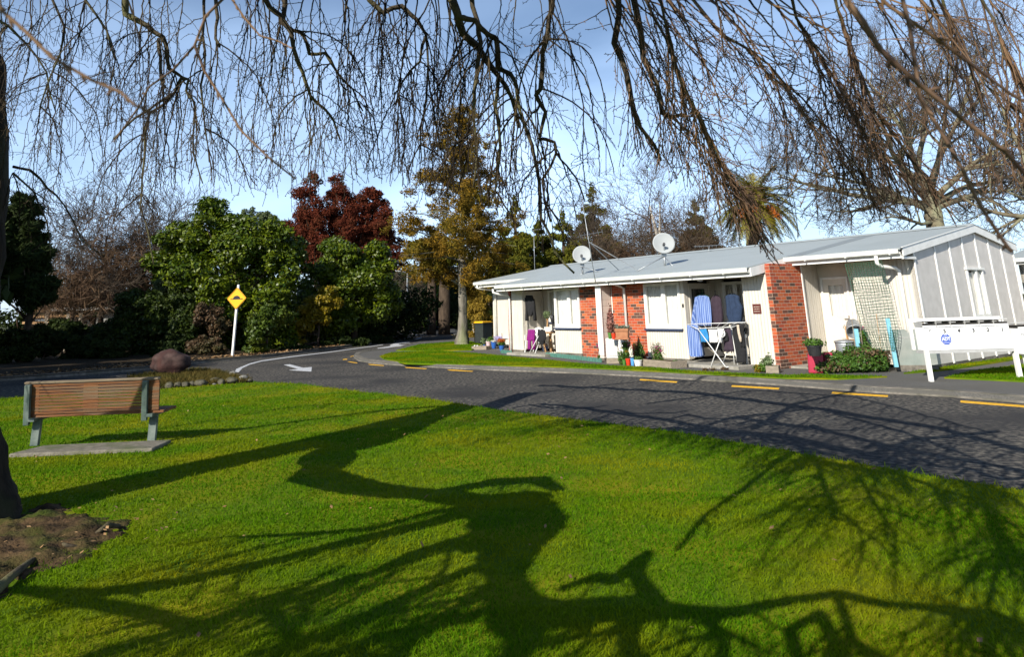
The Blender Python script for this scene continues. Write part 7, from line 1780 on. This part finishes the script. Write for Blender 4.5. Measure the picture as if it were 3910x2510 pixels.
g = onY(2705, 985, 26); c = onY(2708, 940, 26); aerial('low grid aerial on the ridge in front of the palm', Vector((g.x, g.y, 3.3)), c, [(onY(2650, 942, 26), onY(2750, 936, 26.3), .012)] + [(onY(2655 + i * 16, 938, 26), onY(2655 + i * 16, 946, 26.2), .006) for i in range(6)])
g = onY(2825, 945, 25); c = onY(2812, 862, 25); aerial('thin bare aerial mast on the ridge right of the palm', Vector((g.x, g.y, 3.3)), c, [(c + Vector((-.02, 0, -.05)), c + Vector((.02, 0, 0)), .008)], rad=.011)
g = onY(3750, 885, 27); c = onY(3722, 760, 27); aerial('aerial mast behind the gable peak', Vector((g.x, g.y, 2.8)), c, [(onY(3728, 800, 27), onY(3768, 808, 27.3), .012), (onY(3730, 808, 27), onY(3766, 820, 27.3), .01), (onY(3736, 825, 27), onY(3760, 822, 27.2), .01)], rad=.012)

# ---- far things
p = ground_spot(953, 52); h = spot(953, 640, 52).z; LP = thing('lamp_post', 'thin grey lamp post on the far verge', 'lamp post', p)
b = MB(); b.tube([(0, 0, -.1), (0, 0, h)], [.07, .05], 8); b.build('pole', 'galvanised', LP); b = MB(); b.tube([(0, 0, h), (-.5, -.1, h + .15)], .04, 6); b.box(-.85, -.45, -.18, .0, h + .12, h + .2); b.build('lamp_head', 'galvanised', LP)
b = MB(); b.box(-.2, -.02, -.1, .1, 2.0, 2.5); b.build('box', 'galvanised', LP)
p = ground_spot(925, 64); VN = thing('parked_van', 'white flat fronted van parked beyond the trees at the road bend', 'van', p, .5)
b = MB(); b.prism([(-2.3, .45), (2.0, .45), (2.05, 1.2), (1.6, 1.35), (1.25, 2.1), (-2.3, 2.15)], 1.8, Matrix.Translation((0, -.9, 0))); b.build('body', 'white_paint', VN, bevel=.06)
b = MB(); b.prism([(1.3, 1.35), (1.52, 1.35), (1.22, 2.0), (.6, 2.0), (.6, 1.35)], .01, Matrix.Translation((0, -.915, 0))); b.box(-1.8, .4, -.915, -.905, 1.35, 1.95); b.build('window', 'dark_room', VN)
for x in (-1.5, 1.3):
    for y in (-.85, .85): b = MB(); b.lathe([(.33, -.1), (.33, .1)], 18, Matrix.Translation((x, y, .33)) @ Matrix.Rotation(PI / 2, 4, 'X')); b.build('wheel', 'black_plastic', VN)
# corrugated shed at the left
YS = 41.0
def zl(x, y): return x / 2.053, 700 + y / 2.053
SO = onY(*zl(400, 1250), YS); SO = Vector((SO.x, SO.y, 0)); SH_ = thing('garden_shed', 'open fronted timber shed with pale corrugated walls behind the left trees', 'shed', SO)
def sp2(x, y, dy=0): p = onY(*zl(x, y), YS + dy) - SO; return Vector((p.x, p.y, p.z))
def sbeam(nm, a, c, w, m): b = MB(); b.beam(a, c, w, w, up=(0, 1, 0)); b.build(nm, m, SH_)
def sheet_(x0, y0, x1, y1, dy, m, nm='wall'):
    a, c = sp2(x0, y1, dy), sp2(x1, y0, dy); n = 60; vs, fs = [], []
    for i in range(n + 1):
        x = a.x + (c.x - a.x) * i / n; d_ = .03 * math.sin(i * 1.6)
        vs += [(x, a.y + d_, max(-.05, a.z)), (x, a.y + d_, c.z)]
    for i in range(n): fs.append((2 * i, 2 * i + 2, 2 * i + 3, 2 * i + 1))
    b = MB(); b.add(vs, fs); o = b.build(nm, m, SH_); so = o.modifiers.new('thick', 'SOLIDIFY'); so.thickness = .02
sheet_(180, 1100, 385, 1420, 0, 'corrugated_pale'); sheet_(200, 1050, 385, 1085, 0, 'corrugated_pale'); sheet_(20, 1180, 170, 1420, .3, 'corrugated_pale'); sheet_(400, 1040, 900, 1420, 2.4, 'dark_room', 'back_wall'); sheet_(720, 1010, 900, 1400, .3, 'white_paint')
sheet_(500, 1070, 570, 1200, 1.5, 'box_grey', 'panel')
for x, y0, y1 in ((392, 990, 1420), (655, 1000, 1420), (265, 990, 1420), (560, 965, 1070)): sbeam('post', Vector((sp2(x, y0).x, -.1, -.05)), Vector((sp2(x, y0).x, -.1, sp2(x, y0).z)), .2, 'timber_grey')
for (x0, y0), (x1, y1) in (((180, 1045), (390, 1045)), ((180, 1095), (390, 1095)), ((240, 998), (680, 1005)), ((400, 1040), (680, 1040)), ((420, 1200), (640, 1195))): sbeam('beam', sp2(x0, y0, -.12), sp2(x1, y1, -.12), .14, 'timber_tan')
a, c = sp2(430, 1010), sp2(900, 985); b = MB(); b.box(a.x, c.x, -.4, 3, c.z - .05, c.z + .12); b.build('roof', 'white_paint', SH_)
RH = ground_spot(262, 60); t = thing('red_roofed_house', 'dull red roofed house far behind the shed', 'house', RH)
zr0, zr1 = spot(262, 722, 60).z, spot(262, 686, 60).z; w = sz(34, 60)
b = MB(); b.box(-w * .9, w * .9, 0, 6, 0, zr0); b.build('wall', 'cream_paint', t); b = MB(); b.prism([(-w, zr0 - .1), (w, zr0 - .1), (w * .3, zr1), (-w * .3, zr1)], 6.4, Matrix.Translation((0, -.2, 0))); b.build('roof', 'red_roofing', t)
b = MB(); b.box(-.4, .4, -.03, .0, zr0 * .4, zr0 * .8); b.build('window', 'white_paint', t)
